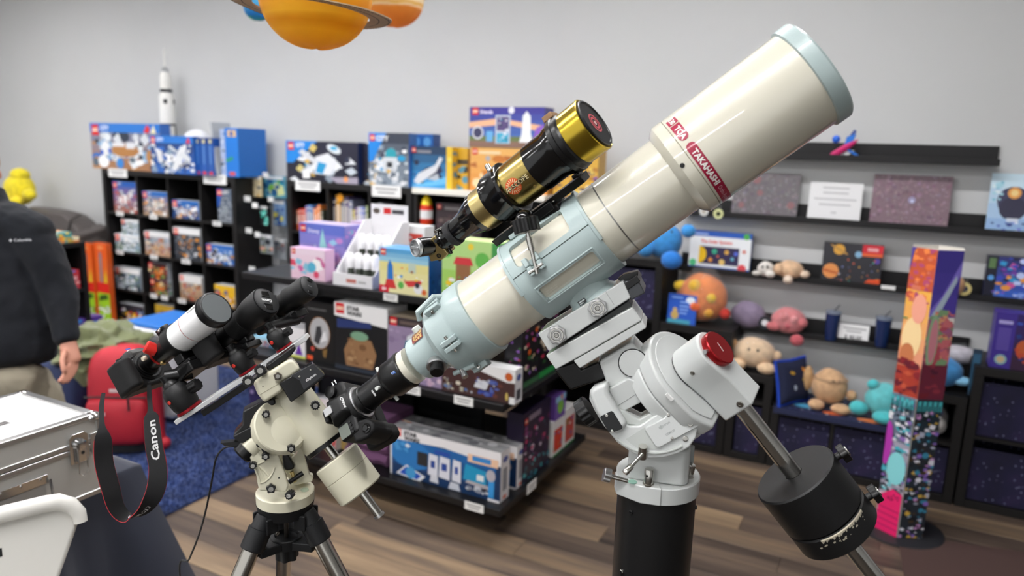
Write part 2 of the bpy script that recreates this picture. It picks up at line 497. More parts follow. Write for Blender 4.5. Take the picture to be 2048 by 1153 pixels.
cube_shelf('shelf_unit','dark step shelf holding the blue plush, behind the cardboard column',(0.205,0.49),(0,0.33,0.60))
cube_shelf('shelf_unit','dark cube shelf at the right edge under the purple game box',(0.50,0.90,1.30),(0,0.395,0.775))
fabric_bin(-1.545,-1.215,0.80 - 0.01,1.09,'navy galaxy bin in the tall shelf behind the mount')
fabric_bin(-1.11,-0.77,0.05,0.36,'navy galaxy bin below the orange plush shelf')
fabric_bin(-0.66,-0.52,0.05,0.34,'narrow navy galaxy bin below the step with the cream plush')
fabric_bin(-0.415,-0.145,0.05,0.31,'navy galaxy bin, left cell of the low shelf under the plush mat')
fabric_bin(-0.118,0.15,0.05,0.31,'navy galaxy bin, right cell of the low shelf under the plush mat')
fabric_bin(0.255,0.44,0.05,0.30,'navy galaxy bin under the grey plush behind the cardboard column')
for r_,z in (('upper',0.408),('lower',0.05)):
    fabric_bin(0.55,0.888,z,z + 0.285,'%s left galaxy bin in the shelf at the right edge' % r_)
    fabric_bin(0.915,1.25,z,z + 0.285,'%s right galaxy bin in the shelf at the right edge' % r_)
def ledge(x0,x1,z,label):
    t = thing('wall_ledge',label,'wall shelf',((x0 + x1) / 2,YW,z),'black wall ledges')
    obj('back_board',MB().box(x0,YW - 0.016,z,x1,YW,z + 0.105),M_ledge,t,0.002)
    obj('tray_board',MB().box(x0,YW - 0.12,z,x1,YW - 0.016,z + 0.014),M_ledge,t,0.002)
    obj('front_lip',MB().box(x0,YW - 0.132,z,x1,YW - 0.12,z + 0.036),M_ledge,t,0.002)
LZ = (1.79,1.425,1.07,0.735)
ledge(-1.15,0.50,LZ[0],'topmost black wall ledge with the toy jet')
ledge(-1.15,1.05,LZ[1],'black wall ledge with the star-field prints, second from the top')
ledge(-1.15,1.05,LZ[2],'black wall ledge with the puzzle boxes, third from the top')
ledge(-0.72,0.50,LZ[3],'lowest black wall ledge with the blue tumblers')
# -- cartons and flat goods
def XZ(x0,yb,x1,yt,Y,z0=None):
    """pixel rectangle on the plane y=Y -> x0, x1, z0, z1 in metres"""
    ym = (yb + yt) / 2; xm = (x0 + x1) / 2
    a = ony(x0,ym,Y).x; b = ony(x1,ym,Y).x
    zb = ony(xm,yb,Y).z if z0 is None else z0
    zt = ony(xm,yt,Y).z
    return a,b,zb,zt
def carton(name,label,x0,x1,z0,z1,y,d,front='ffffff',side=None,top=None,rz=0.0,cat='box',group=None,tilt=0.0,face='front',bevel=0.0015):
    """card box; front-left-bottom corner at (x0, y, z0); returns carton, its front Art and its right-side Art"""
    w_,h_ = x1 - x0,z1 - z0
    T = M.Translation((x0,y,z0)) @ M.Rotation(rz,4,'Z') @ M.Rotation(-tilt,4,'X')
    mb = MB(); side = side or front; top = top or side
    p = [T @ V((x,yy,z)) for z in (0,h_) for yy in (0,d) for x in (0,w_)]
    F_ = [(0,2,3,1),(4,5,7,6),(0,1,5,4),(2,6,7,3),(0,4,6,2),(1,3,7,5)]
    C_ = [side,top,front,side,side,side]
    k = 0
    mb.v = p
    for f,c in zip(F_,C_): mb.f.append(list(f)); mb.c.append(hx(c))
    o = obj(name,mb,M_print,bevel=bevel)
    tag(o,label,cat,group)
    A = Art(T @ frame(V((0,0,0)),V((1,0,0)),V((0,0,1)),V((0,-1,0))),w_,h_)
    S = Art(T @ frame(V((w_,0,0)),V((0,1,0)),V((0,0,1)),V((1,0,0))),d,h_)
    U = Art(T @ frame(V((0,0,h_)),V((1,0,0)),V((0,1,0)),V((0,0,1))),w_,d)
    A.r(0,0,1,1,front)
    S.r(0,0,1,1,side)
    return o,A,S,U
PALS = dict(
    city=['e8eef2','ffffff','1f6fc4','8fb6d8','5a6a78','c08a52','303a4a','d8dde2'],
    space=['e9ecef','c9d2da','1e9ccf','2a2f45','d9b25a','8a97a4','ffffff'],
    mars=['d9d4c8','b06a3c','e0a060','7a8794','ffffff','41506a'],
    dark=['3a3f48','6a707a','8a929c','d98a1e','24262c','c8ccd0'],
    snow=['c9d6de','8aa6b8','4f6a7c','ffffff','6f8a6a','30404c'],
    sand=['d0a880','b0805a','e6d2b8','7a5a48','8aa0b0','c84a38'],
    fire=['e05a1e','f0a020','30303a','802818','3aa060','f0d8a0'],
    yell=['f2c21a','f0a010','303038','d03020','4a6a9a','ffffff'],
    pink=['e8b8dc','c88ad0','9ad0e8','f4d8ec','a070c0','70b8d0','ffffff'],
    flor=['e0641e','d8b890','b04a90','c03050','8a5ab0','e8d8c0','3a6a3a'],
    kid=['e02828','f4d030','3a9ae0','50b848','ffffff','f08030','a8683a'],
    neb=['7a3aa8','3a4ac0','d85aa0','30a0d8','f0a040','18183a','c8d8ff'])
def set_art(A,bg,pal,seed,bar=None,title='',tcol='ffffff',n=120,size=0.05,logo=0.16,bar_h=0.2,blob=True,barfull=True):
    """generic toy-set front: coloured ground, jumble of pieces, band with logo and title"""
    R = random.Random(seed); P = PALS[pal] if isinstance(pal,str) else pal
    k = A.w / A.h
    A.grad(0,0,1,1,bg[0],bg[1],5)
    A.clutter(0.02,0.02,0.98,0.75,n // 2,P,size * 1.5,seed)
    if blob:
        cx,cy = R.uniform(0.42,0.62),R.uniform(0.32,0.46)
        A.p([(cx - 0.3,cy - 0.12),(cx + 0.1,cy - 0.16),(cx + 0.3,cy + 0.02),(cx + 0.24,cy + 0.16),(cx - 0.1,cy + 0.1)],P[0])
        A.clutter(cx - 0.28,cy - 0.14,cx + 0.28,cy + 0.16,n // 2,P,size * 0.8,seed + 7)
    if bar:
        if barfull: A.r(0,1 - bar_h,1,1,bar)
        else: A.p([(0,0.45),(0.1,0.45),(0.45,1),(0,1)],bar)
    if logo: A.logo(0.03,0.965 - logo * k,logo)
    if title: A.t(title,0.06 + logo,1 - bar_h * 0.78,bar_h * 0.5,tcol,0.03,maxw=0.5)
    return A
# ---- left bookcase: goods in the cells
Yf = 4.33
def cell_box(px,zi,label,bg,pal,seed,bar=None,title='',d=0.09,side='d8dce0',y=Yf,rz=0.0,dz=0.0,**kw):
    x0,x1,z0,z1 = XZ(*px,y,z0=None)
    z0 = BCZ[zi] + (0.0105 if zi else 0.046) + dz
    ci = max(i for i in range(4) if (x0 + x1) / 2 > BCX[i]); x0 = max(x0,BCX[ci] + (0.05 if ci == 0 else 0.012)); x1 = min(x1,BCX[ci + 1] - (0.05 if ci == 3 else 0.012))
    o,A,S,U = carton('toy_box',label,x0,x1,z0,z1,y,d,front=bg[0],side=side,rz=rz)
    set_art(A,bg,pal,seed,bar,title,**kw); A.done('front_print',o)
    S.clutter(0.1,0.1,0.9,0.9,8,PALS[pal] if isinstance(pal,str) else pal,0.2,seed + 3); S.done('side_print',o)
    return o
B_ = ('2f7fd0','1c5fb0')
cell_box((228,430,273,364),3,'blue toy box with white rocket and red truck, top left cell of the left bookcase',('a86848','2060b8'),['ffffff','d8d8d8','b03020','c04838','8a9098'],1,'1d5cb4','CITY',bar_h=0.14)
cell_box((287,437,335,384),3,'small blue toy box with tan rover scene, second cell of the top bookcase row',('c8a070','3a7ac8'),'mars',2,'1f6cc0','CITY',bar_h=0.16)
cell_box((346,442,398,402),3,'low wide blue toy box with white aircraft, third cell of the top bookcase row',('24509c','3a80d0'),['ffffff','d0d8e0','30405a','e0a050','1d4a90'],3,'1f6cc0','CITY',bar_h=0.2)
cell_box((436,452,464,378),3,'tall narrow blue and grey toy box, right cell of the top bookcase row',('7a8088','5a6a80'),['9aa2aa','70787f','b8c0c8','3a4048'],4,'1b55b0','CITY',barfull=False,logo=0.3)
cell_box((232,513,280,470),2,'pale blue toy box under a smaller one in the second bookcase row',('b8c8d2','e4ecf0'),'snow',5,'f0f2f4','',bar_h=0.14)
def stacked(px,zlow,label,bg,pal,seed,bar,**kw):
    x0,x1,z0,z1 = XZ(*px,Yf)
    o,A,S,U = carton('toy_box',label,x0,x1,zlow,z1,Yf + 0.005,0.085,front=bg[0],side='c8ccd2')
    set_art(A,bg,pal,seed,bar,'',**kw); A.done('front_print',o)
_z = XZ(232,513,280,470,Yf)[3]
stacked((243,472,279,440),_z,'small white toy box stacked on top of the pale blue one',('b0c0cc','e8edf0'),'snow',6,'f0f2f4',bar_h=0.18)
cell_box((291,518,341,465),2,'white-topped toy box with desert scene, second cell of the second bookcase row',('c89870','a8c4dc'),'sand',7,'eeeeee','',bar_h=0.2)
cell_box((349,528,402,457),2,'dark toy box with grey vehicle and white band, third cell of the second bookcase row',('30343c','50565f'),'dark',8,'f0f0f0','',bar_h=0.2)
cell_box((414,539,468,491),2,'blue toy box with aircraft scene, right cell of the second bookcase row',('2a50a0','5a90d8'),'city',9,'2a70c8','',bar_h=0.14)
cell_box((230,590,282,537),1,'white-topped toy box with grey-blue vehicle, left cell of the third bookcase row',('3c4650','7a93a8'),'snow',10,'eceeee','',bar_h=0.24)
cell_box((302,596,336,560),1,'dark orange toy box under its twin in the third bookcase row',('30181a','58262a'),'fire',11,None,'',logo=0.2)
_z = XZ(302,596,336,560,Yf)[3]
stacked((297,561,333,527),_z,'dark orange toy box on top of its twin in the third bookcase row',('281818','402228'),'fire',12,None,logo=0.2)
cell_box((361,608,405,552),1,'white-topped toy box with tan scene, third cell of the third bookcase row',('a88060','c8b8a0'),'sand',13,'e8e6e2','',bar_h=0.3)
cell_box((430,622,470,572),1,'yellow toy box in the right cell of the third bookcase row',('d8a020','f0c028'),'yell',14,None,'',logo=0)
cell_box((240,648,288,610),0,'black toy box with yellow and red machine in the bottom bookcase row',('202024','303038'),'yell',15,None,'',logo=0)
cell_box((312,662,352,612),0,'dark and yellow toy box in the second cell of the bottom bookcase row',('38343a','c8a028'),'yell',16,None,'',logo=0)
for px,py,w_,lab in ((240,431,.1,'under the rocket box, top left cell'),(307,437,.1,'under the tan rover box'),(434,451,.1,'in the top right cell'),(240,511,.1,'under the two pale boxes'),(308,518,.1,'under the desert scene box'),(372,526,.11,'under the dark vehicle box'),(308,597,.085,'under the orange boxes, left one of two'),(329,598,.085,'under the orange boxes, right one of two'),(364,606,.1,'under the white-topped tan box')):
    p = ony(px,py,4.30)
    price_tag((p.x,4.302,min(BCZ,key=lambda z: abs(z - p.z))),w_,0.04,'small white price tag of the left bookcase ' + lab,'left bookcase price tags')
price_tag((ony(236,346,4.3).x,4.298,1.475),0.26,0.075,'wide white shelf label at the left end of the left bookcase',None)
price_tag((ony(430,357,4.3).x,4.298,1.475),0.27,0.08,'wide white shelf label at the right end of the left bookcase',None)
# ---- on top of the left bookcase
ZT = 1.506
def top_box(px,y,label,bg,pal,seed,bar,title,d=0.1,side='2a66b8',rz=0.0,zb=ZT,**kw):
    x0,x1,z0,z1 = XZ(*px,y)
    o,A,S,U = carton('toy_box',label,x0,x1,zb,z1,y,d,front=bg[0],side=side,rz=rz)
    set_art(A,bg,pal,seed,bar,title,**kw)
    return o,A,S
o,A,S = top_box((183,337,322,247),4.31,'large blue toy box with space base picture on top of the left bookcase',('b07840','6a8cb4'),'city',21,'2a7ad2','CITY',logo=0.1,n=80,size=0.05)
A.e(0.5,0.42,0.2,'b88048',0.14); A.r(0.32,0.5,0.5,0.58,'e8e8ea'); A.r(0.52,0.46,0.64,0.6,'e4e6ea'); A.e(0.22,0.45,0.07,'eef0f2'); A.e(0.42,0.14,0.05,'3a8ad8'); A.e(0.16,0.36,0.025,'2060c8'); A.e(0.28,0.4,0.025,'2060c8')
A.p([(0.78,0.82),(0.83,0.98),(0.87,0.9),(0.85,0.8)],'e03030'); A.p([(0.87,0.8),(0.92,0.98),(0.95,0.8)],'f0e8c0'); A.done('front_print',o); S.done('side_print',o)
o,A,S = top_box((302,345,388,272),4.24,'smaller blue toy box with white shuttle picture on top of the left bookcase',('2f6ac0','1c2a58'),['ffffff','e6e8ea','2f6ac0','8aa0b8','22305a'],22,'2a7ad2','CITY',logo=0.1,d=0.06)
A.p([(0.5,0.12),(0.62,0.1),(0.8,0.5),(0.85,0.72),(0.72,0.74),(0.6,0.5)],'e8ebee'); A.p([(0.6,0.5),(0.72,0.45),(0.9,0.3),(0.94,0.42),(0.8,0.6)],'dfe3e7'); A.p([(0.42,0.7),(0.6,0.55),(0.64,0.6),(0.48,0.76)],'cfd6dc')
A.e(0.22,0.5,0.07,'e8e8ea'); A.p([(0.84,0.82),(0.9,0.98),(0.94,0.82)],'e03030'); A.done('front_print',o); S.done('side_print',o)
for i in range(3):
    xp = 389 + i * 13
    x0,x1,z0,z1 = XZ(xp,346,xp + 12,276,4.27)
    o,A,S,U = carton('toy_box','%s of three blue box spines standing side by side on the left bookcase' % ('left','middle','right')[i],x0,x1,ZT,z1,4.27,0.22,front='2458a8',side='2458a8',group='blue box spines on the bookcase')
    A.r(0,0.84,1,1,'1c3c7c').r(0.3,0.86,0.75,0.95,'d8d0a0').r(0.38,0.3,0.62,0.8,'5a8ac8').r(0.2,0.02,0.8,0.1,'d03030'); A.done('front_print',o)
x0,x1,z0,z1 = XZ(451,353,477,256,4.29)
o,A,S,U = carton('toy_box','tall plain bright blue box spine at the right end of the left bookcase',x0,x1,ZT,z1,4.29,0.3,front='1f7ad6',side='1f70c8')
A.r(0.2,0.82,0.85,0.95,'e8c080').e(0.5,0.88,0.14,'4060b0').r(0.25,0.03,0.7,0.1,'e05030').p([(0,0.35),(0.5,0.42),(0.6,0.36),(0.1,0.3)],'2f9a60'); A.done('front_print',o)
x0,x1,z0,z1 = XZ(439,352,450,258,4.30)
o,A,S,U = carton('toy_box','pale lilac box spine with small pictures beside the bright blue spine',x0,x1 - 0.005,ZT,z1,4.31,0.28,front='a8b8d8',side='90a0c8')
A.clutter(0.1,0.1,0.9,0.9,18,PALS['city'],0.25,31); A.done('front_print',o)
pb,pt_ = ony(433,350,4.28),ony(416,245,4.28)
o = obj('acrylic_panel',MB().box(-0.012,0,0,0.006,0.2,(pt_ - pb).length,frame(V((pb.x + 0.01,4.28,ZT + 0.012)),V((cos(0.13),0,sin(0.13))),V((0,1,0)),V((-sin(0.13),0,cos(0.13))))),mat('grey_acrylic','b4b8bc',0.15,coat=0.5),bevel=0.004)
tag(o,'grey panel leaning against the blue box spines on the left bookcase','panel')
c = ony(372,262,4.42)
t = thing('cap','white cap with navy brim lying on boxes on the left bookcase','cap',(c.x,4.5,ZT))
mb = MB(); mb.ball((c.x - 0.02,4.55,ZT + 0.27),(0.12,0.12,0.11),seg=20,rings=12); obj('crown',mb,mat('white_cloth','eef0f6',0.8,bump=0.1),t)
mb = MB(); mb.lathe(V((c.x - 0.02,4.55,ZT)),V((0,0,1)),[(0,0.1),(0.26,0.11)],20); obj('display_stand',mb,mat('stand_white','d8dade',0.6),t)
brim = [V((c.x + 0.02 + 0.16 * cos(a),4.47 - 0.05 * abs(cos(a)),ZT + 0.22 + 0.1 * sin(a))) for a in [pi + pi * k / 10 for k in range(11)]]
mb = MB(); mb.ribbon([V((c.x - 0.13 + 0.022 * k,4.455 - 0.01 * sin(k * pi / 12),ZT + 0.25 - 0.1 * sin(k * pi / 14))) for k in range(13)],V((0,-0.09,0.035)),0.006); obj('brim',mb,mat('navy_cloth','3a5a9a',0.8),t)
mb = MB(); mb.ribbon([V((c.x + 0.0 + 0.02 * k,4.40,ZT + 0.26 - 0.008 * k - 0.05 * sin(k * pi / 9))) for k in range(10)],V((0.01,-0.02,0.09)),0.02); obj('second_brim',mb,MATS['white_cloth'],t,0.006)
def rocket(x,y,z):
    t = thing('rocket_model','tall white model moon rocket with black bands on the left bookcase','model rocket',(x,y,z))
    o = V((x,y,z)); U = V((0,0,1)); W_ = mat('model_white','ecebe6',0.35); K_ = mat('model_black','1c1c20',0.35)
    obj('first_stage',MB().lathe(o,U,[(0,0.05),(0.02,0.066),(0.06,0.066),(0.42,0.066)],24),W_,t)
    obj('second_stage',MB().lathe(o,U,[(0.421,0.066),(0.66,0.064),(0.70,0.05)],24),W_,t)
    obj('third_stage',MB().lathe(o,U,[(0.701,0.05),(0.84,0.047),(0.88,0.034)],24),W_,t)
    obj('capsule',MB().lathe(o,U,[(0.881,0.032),(0.905,0.03),(0.925,0.012)],20),mat('model_grey','a6a8aa',0.4),t)
    obj('escape_tower',MB().lathe(o,U,[(0.925,0.008),(1.06,0.007),(1.09,0.001)],12),W_,t)
    for z0,z1,r in ((0.405,0.425,0.0675),(0.70,0.73,0.0512)):
        obj('band',MB().lathe(o,U,[(z0,r),(z1,r)],24),K_,t)
    for a in (-1.1,0.3,1.9,3.4):
        q = MB().lathe(o,U,[(0.25,0.067),(0.40,0.067)],5,a0=a,a1=a + 0.7); obj('black_panel',q,K_,t)
        q = MB().lathe(o,U,[(0.60,0.0655),(0.64,0.0655)],4,a0=a,a1=a + 0.5); obj('black_panel',q,K_,t)
    for k in range(4):
        a = k * pi / 2 + 0.5
        d = V((cos(a),sin(a),0))
        obj('fin',MB().prism([(0.06,0),(0.11,0),(0.06,0.09)],frame(o - d.cross(U) * 0.004,d,U,d.cross(U)),0,0.008),K_,t)
_b = ony(339,300,4.58)
rocket(_b.x,4.58,ZT)
# ---- gap between the bookcases: grid panel with hanging goods
t = thing('wire_grid','grey wire grid panel on the wall between the two bookcases','grid panel',(-4.47,4.66,0.3))
mb = MB()
for i in range(8):
    x = -4.74 + i * 0.072; mb.tube([(x,4.675,0.2),(x,4.675,1.5)],0.004,6)
for j in range(18):
    z = 0.2 + j * 0.076; mb.tube([(-4.76,4.668,z),(-4.23,4.668,z)],0.004,6)
obj('wires',mb,mat('grid_wire','b8bcc0',0.35,metal=0.6),t)
M_bag = mat('clear_bag','f4f8fa',0.08,alpha=0.07,coat=0.3)
def hang_bag(px,Y,label,pal,seed,bg):
    x0,x1,z0,z1 = XZ(*px,Y)
    t = thing('hang_bag',label,'hanging pack',((x0 + x1) / 2,Y,z0),'packs hanging between the bookcases')
    T = frame(V((x0,Y,z0)),V((1,0,0)),V((0,0,1)),V((0,-1,0)))
    obj('card',MB().box(0,0,-0.012,x1 - x0,z1 - z0,0,T),mat('card_' + bg,bg,0.5),t,0.004)
    A = Art(T,x1 - x0,z1 - z0); A.clutter(0.08,0.08,0.92,0.8,14,pal,0.22,seed); A.r(0.1,0.84,0.9,0.97,'f0f0f0'); A.done('print',t)
    obj('hook',MB().tube([((x0 + x1) / 2,4.672,z1 - 0.015),((x0 + x1) / 2,Y - 0.07,z1 - 0.015),((x0 + x1) / 2,Y - 0.09,z1 + 0.01)],0.003,6),MATS['grid_wire'],t)
    obj('price_flag',MB().box((x0 + x1) / 2 - 0.03,Y - 0.095,z1 - 0.012,(x0 + x1) / 2 + 0.03,Y - 0.092,z1 + 0.03),M_tag,t)
hang_bag((501,394,523,352),4.50,'tan card pack hanging top left between the bookcases',['d8b060','3a4a6a','e8d8b0'],1,'d8c8a0')
hang_bag((527,396,571,352),4.57,'teal and blue globe pack hanging top right between the bookcases',['2a9ab0','3a70b8','7ab84a','d8e0a0','1f5a8a'],2,'5aa0b8')
hang_bag((520,452,536,412),4.45,'small black pack with teal stone hanging between the bookcases',['2ab8a0','80e0d0'],3,'181c1e')
hang_bag((547,452,571,400),4.60,'blue pack with yellow picture hanging right of the teal stone',['2a4a90','3a78c0','d8d060','203050'],4,'7a9ac0')
hang_bag((520,508,546,470),4.48,'grey pack with green toy hanging in the third tier between the bookcases',['505a60','8a9a60','d8a090','30343a'],5,'9aa0a4')
hang_bag((546,520,571,478),4.60,'grey pack with orange toy hanging beside the second bookcase',['c09040','8a8a90','b05a30','6a7080'],6,'aab0b4')
for px,py in ((491,398),(490,461),(505,539),(546,541)):
    p = ony(px,py,4.40); p.x = max(p.x,-4.74)
    t = thing('display_hook','black wire display hook with white price flag, %s tier' % {398: 'top',461: 'second',539: 'third left',541: 'third right'}[py],'hook',(p.x,4.67,p.z))
    obj('wire',MB().tube([(p.x,4.672,p.z),(p.x,4.41,p.z),(p.x,4.40,p.z + 0.012)],0.003,6),mat('black_wire','202022',0.4),t)
    obj('price_flag',MB().box(p.x - 0.035,4.392,p.z - 0.02,p.x + 0.035,4.396,p.z + 0.025),M_tag,t)
# ---- second bookcase: books, labels
def book(x0,w_,z0,h_,y,d,c,label,lean=0.0,stripe=None):
    T = M.Translation((x0,y,z0)) @ M.Rotation(lean,4,'Y')
    mb = MB().box(0,0,0,w_,d,h_,T); o = obj('book',mb,mat('cover_' + c,c,0.45),bevel=0.0015)
    tag(o,label,'book','books in the second bookcase')
    A = Art(T @ frame(V((0,0,0)),V((1,0,0)),V((0,0,1)),V((0,-1,0))),w_,h_)
    A.r(0.1,0.86,0.9,0.9,stripe or 'f0e8d8').r(0.3,0.3,0.7,0.75,stripe or 'f0e8d8'); A.done('spine_print',o)
CN = {'8fb070': 'pale green','e0b858': 'golden yellow','c8552a': 'rust orange','c83a34': 'red','d8483c': 'bright red','8a7ab0': 'lilac','5a88c0': 'light blue','4a70b0': 'mid blue','f08a3c': 'orange','e87a30': 'deep orange','4a4a3a': 'olive black','b04a20': 'brown orange','283050': 'navy','d8a040': 'ochre','70707a': 'dark grey','9a98a0': 'pale grey','5a4a78': 'violet','8a90a8': 'blue grey','c8b850': 'mustard','70508a': 'plum','d8d8e0': 'off-white','a8b0e0': 'periwinkle','6a7ac0': 'slate blue','98a878': 'sage green','7a3a2a': 'brick brown','8a8a90': 'steel grey'}
row = [(587,'8fb070',432),(590,'e0b858',425),(593,'c8552a',420),(598,'c83a34',418),(604,'d8483c',418),(611,'8a7ab0',412),(616,'5a88c0',410),(622,'4a70b0',412),(627,'f08a3c',418),(632,'e87a30',414),(636,'f08a3c',410),(641,'4a4a3a',420)]
Zb = BCZ[2] + 0.34
_ser = {}
def bookrow(row,where,lean=0.0):
    for i,(xp,c,yt) in enumerate(row):
        nx = row[i + 1][0] if i + 1 < len(row) else xp + 5
        a = ony(xp,430,4.36).x; b = ony(nx,430,4.36).x; zt = ony(xp,yt,4.36).z
        k = (c,where); _ser[k] = _ser.get(k,0) + 1
        book(a,(b - a) * 0.93,1.115,max(0.12,zt - 1.115),4.36,0.16,c,'%s%s book spine in %s of the second bookcase' % ('second ' if _ser[k] == 2 else '',CN[c],where),lean)
bookrow(row,'the left cell')
bookrow([(667,'283050',395),(672,'d8a040',390),(681,'70707a',394),(687,'9a98a0',395),(692,'5a4a78',394),(698,'8a90a8',400),(705,'c8b850',420),(710,'70508a',416),(715,'d8d8e0',414),(720,'a8b0e0',414),(726,'6a7ac0',415),(731,'98a878',412)],'the middle cell')
bookrow([(749,'7a3a2a',420),(755,'8a8a90',405),(764,'9a98a0',410),(770,'283050',425),(785,'70707a',430),(796,'4a4a3a',435)],'the right cell')
p = ony(681,400,4.35)
o = obj('round_badge',MB().lathe(V((ony(681,396,4.35).x,4.35,ony(681,396,4.35).z)),V((0,-1,0)),[(0,0.03),(0.006,0.03)],20),mat('badge_orange','f0a020',0.4)); tag(o,'round orange badge in front of the book tops','badge')
price_tag((ony(616,368,4.3).x,4.298,1.472),0.25,0.075,'wide white shelf label at the left end of the second bookcase',None)
price_tag((ony(773,380,4.3).x,4.298,1.472),0.26,0.085,'wide white shelf label at the right end of the second bookcase',None)
# ---- on top of the second bookcase and the white board
o,A,S = top_box((573,362,716,283),4.32,'wide black toy box with white space station picture on the second bookcase',('1e1e2c','26263a'),'space',41,'1f86dc','CITY',n=30,size=0.05,logo=0.085,barfull=False,side='20305a')
A.p([(0.4,0.2),(0.62,0.18),(0.74,0.5),(0.6,0.72),(0.42,0.62)],'e6e8ec'); A.p([(0.42,0.24),(0.52,0.2),(0.58,0.45),(0.46,0.5)],'2a9ad0'); A.p([(0.18,0.72),(0.24,0.8),(0.46,0.52),(0.4,0.44)],'d8dade'); A.e(0.68,0.82,0.1,'dfe6ec',0.1,rot=-0.3); A.e(0.68,0.84,0.05,'4ab0d8',0.05)
A.p([(0.14,0.3),(0.2,0.22),(0.26,0.34),(0.2,0.42)],'d8c880'); A.p([(0.33,0.8),(0.4,0.72),(0.45,0.85),(0.38,0.95)],'d8c070'); A.p([(0.72,0.0),(1,0.0),(1,0.16),(0.6,0.13)],'a8a0b0'); A.e(0.84,0.1,0.03,'f0a060'); A.done('front_print',o); S.done('side_print',o)
o,A,S = top_box((717,366,739,288),4.37,'dark box end poking out between two space toy boxes',('1e1e2c','26263a'),'space',42,None,'',logo=0,n=10,size=0.2,blob=False,side='20305a',d=0.2)
A.r(0,0,0.3,1,'23488c'); A.done('front_print',o)
o,A,S = top_box((738,376,818,266),4.31,'tall toy box with teal dome base picture on the second bookcase',('8a97a4','23283a'),'space',43,'1f86dc','CITY',n=60,size=0.06,logo=0.13,barfull=False)
A.e(0.56,0.6,0.14,'2aa0b0',0.12); A.r(0.36,0.32,0.72,0.55,'d4d8dc'); A.r(0.46,0.36,0.6,0.46,'2a2c34'); A.clutter(0.02,0.02,0.98,0.3,30,['c8ced4','a0aab4','e4e6e8','6a7480'],0.08,5); A.done('front_print',o); S.done('side_print',o)
x0,x1,z0,z1 = XZ(819,300,866,268,4.50)
o,A,S,U = carton('toy_box','dark blue box peeking out behind the shuttle toy box',x0,x1,ZT + 0.006,z1,4.50,0.1,front='1f5aa8',side='1f4a90')
A.e(0.3,0.85,0.16,'5a9ad8').e(0.75,0.85,0.16,'5a9ad8'); A.done('front_print',o)
ZW = 1.511
o,A,S = top_box((821,372,905,293),4.34,'dark blue toy box with white space shuttle picture and yellow side',('3a9ad8','1c1e36'),['2a2c48','20223a','3a5a90'],45,None,'',n=14,size=0.05,logo=0.1,side='e8b020',d=0.14,zb=ZW)
A.p([(0.08,0.14),(0.2,0.08),(0.62,0.4),(0.78,0.72),(0.7,0.76),(0.6,0.56),(0.2,0.34)],'d6d8dc'); A.p([(0.4,0.22),(0.72,0.16),(0.66,0.36)],'b8bec6'); A.p([(0,0),(0.5,0.05),(0.86,0.12),(0.86,0.3),(0.55,0.16),(0,0.05)],'6ab8e8'); A.r(0.86,0,1,1,'e8c030'); A.e(0.93,0.7,0.05,'f0d860'); A.r(0.16,0.84,0.5,0.9,'8a8a92'); A.done('front_print',o)
S.r(0,0,1,1,'e8b828').clutter(0.1,0.1,0.9,0.9,12,['8a6a20','4a8ab0','f4d860'],0.2,4); S.done('side_print',o)
x0,x1,z0,z1 = XZ(912,374,936,296,4.40)
o,A,S,U = carton('toy_box','yellow and dark box end between the shuttle box and the desert box',x0,x1,ZW,z1,4.40,0.18,front='d8a828',side='c89020')
A.r(0,0.6,1,0.72,'4a4030').clutter(0,0,1,0.55,10,['e8c040','5a9ab0','3a3428'],0.3,3); A.done('front_print',o)
o,A,S = top_box((940,378,1096,296),4.34,'large orange desert toy box below the purple launch box',('d88a3a','eeb868'),['c87830','e8b870','b86a30','f0d8a8'],46,None,'',n=40,size=0.06,logo=0.07,side='d89a40',d=0.16,zb=ZW)
A.p([(0.3,0.2),(0.5,0.1),(0.62,0.4),(0.44,0.5)],'d8d4c8'); A.e(0.24,0.75,0.03,'b0b0b8'); A.r(0.12,0.85,0.4,0.91,'f4dcb0'); A.done('front_print',o); S.done('side_print',o)
zt = XZ(940,378,1096,296,4.34)[3]
x0,x1,z0,z1 = XZ(938,297,1088,214,4.33)
o,A,S,U = carton('toy_box','purple-blue toy box with white shuttle launch picture, topmost on the white shelf',x0,x1,zt,z1,4.335,0.14,front='4a3a98',side='3f3a8a')
A.grad(0,0,1,1,'4a7ac0','3a2a8a',6); A.p([(0,0.48),(0.5,0.58),(1,0.4),(1,0.55),(0.4,0.72),(0,0.62)],'f0b890'); A.r(0,0,1,0.28,'6a7a4a'); A.r(0,0,1,0.16,'8a6a5a'); A.p([(0.68,0.14),(0.86,0.14),(0.83,0.35),(0.82,0.78),(0.77,0.9),(0.72,0.78),(0.71,0.35)],'eceef0')
A.r(0.36,0.1,0.56,0.8,'c0c8d8'); A.r(0.38,0.42,0.54,0.76,'5a4a7a'); A.r(0.38,0.12,0.54,0.36,'4ab0d0'); A.clutter(0.38,0.14,0.55,0.74,16,['2a3a5a','e8e8f0','8a5a9a','3a90b0'],0.03,8)
A.e(0.12,0.36,0.08,'d8d8e0'); A.e(0.12,0.36,0.06,'3a3a5a'); A.r(0.24,0.14,0.33,0.4,'6ab0e0'); A.e(0.57,0.92,0.04,'e8e8f4'); A.p([(0.84,0.1),(1,0.1),(1,0.6),(0.9,0.5)],'8a5ac0'); A.logo(0.04,0.8,0.085); A.t('friends',0.15,0.83,0.1,'f0e8ff',0.03); A.done('front_print',o); S.done('side_print',o)
x0,x1,z0,z1 = XZ(1108,386,1196,300,4.36)
o,A,S,U = carton('toy_box','yellow toy box behind the front lens of the black and gold solar telescope',x0,x1,ZW,z1,4.36,0.14,front='d8a840',side='d0a030')
A.clutter(0,0,1,1,40,['e8c860','8a5a9a','b07a30','f0e0b0','5a4a5a'],0.1,9); A.done('front_print',o)
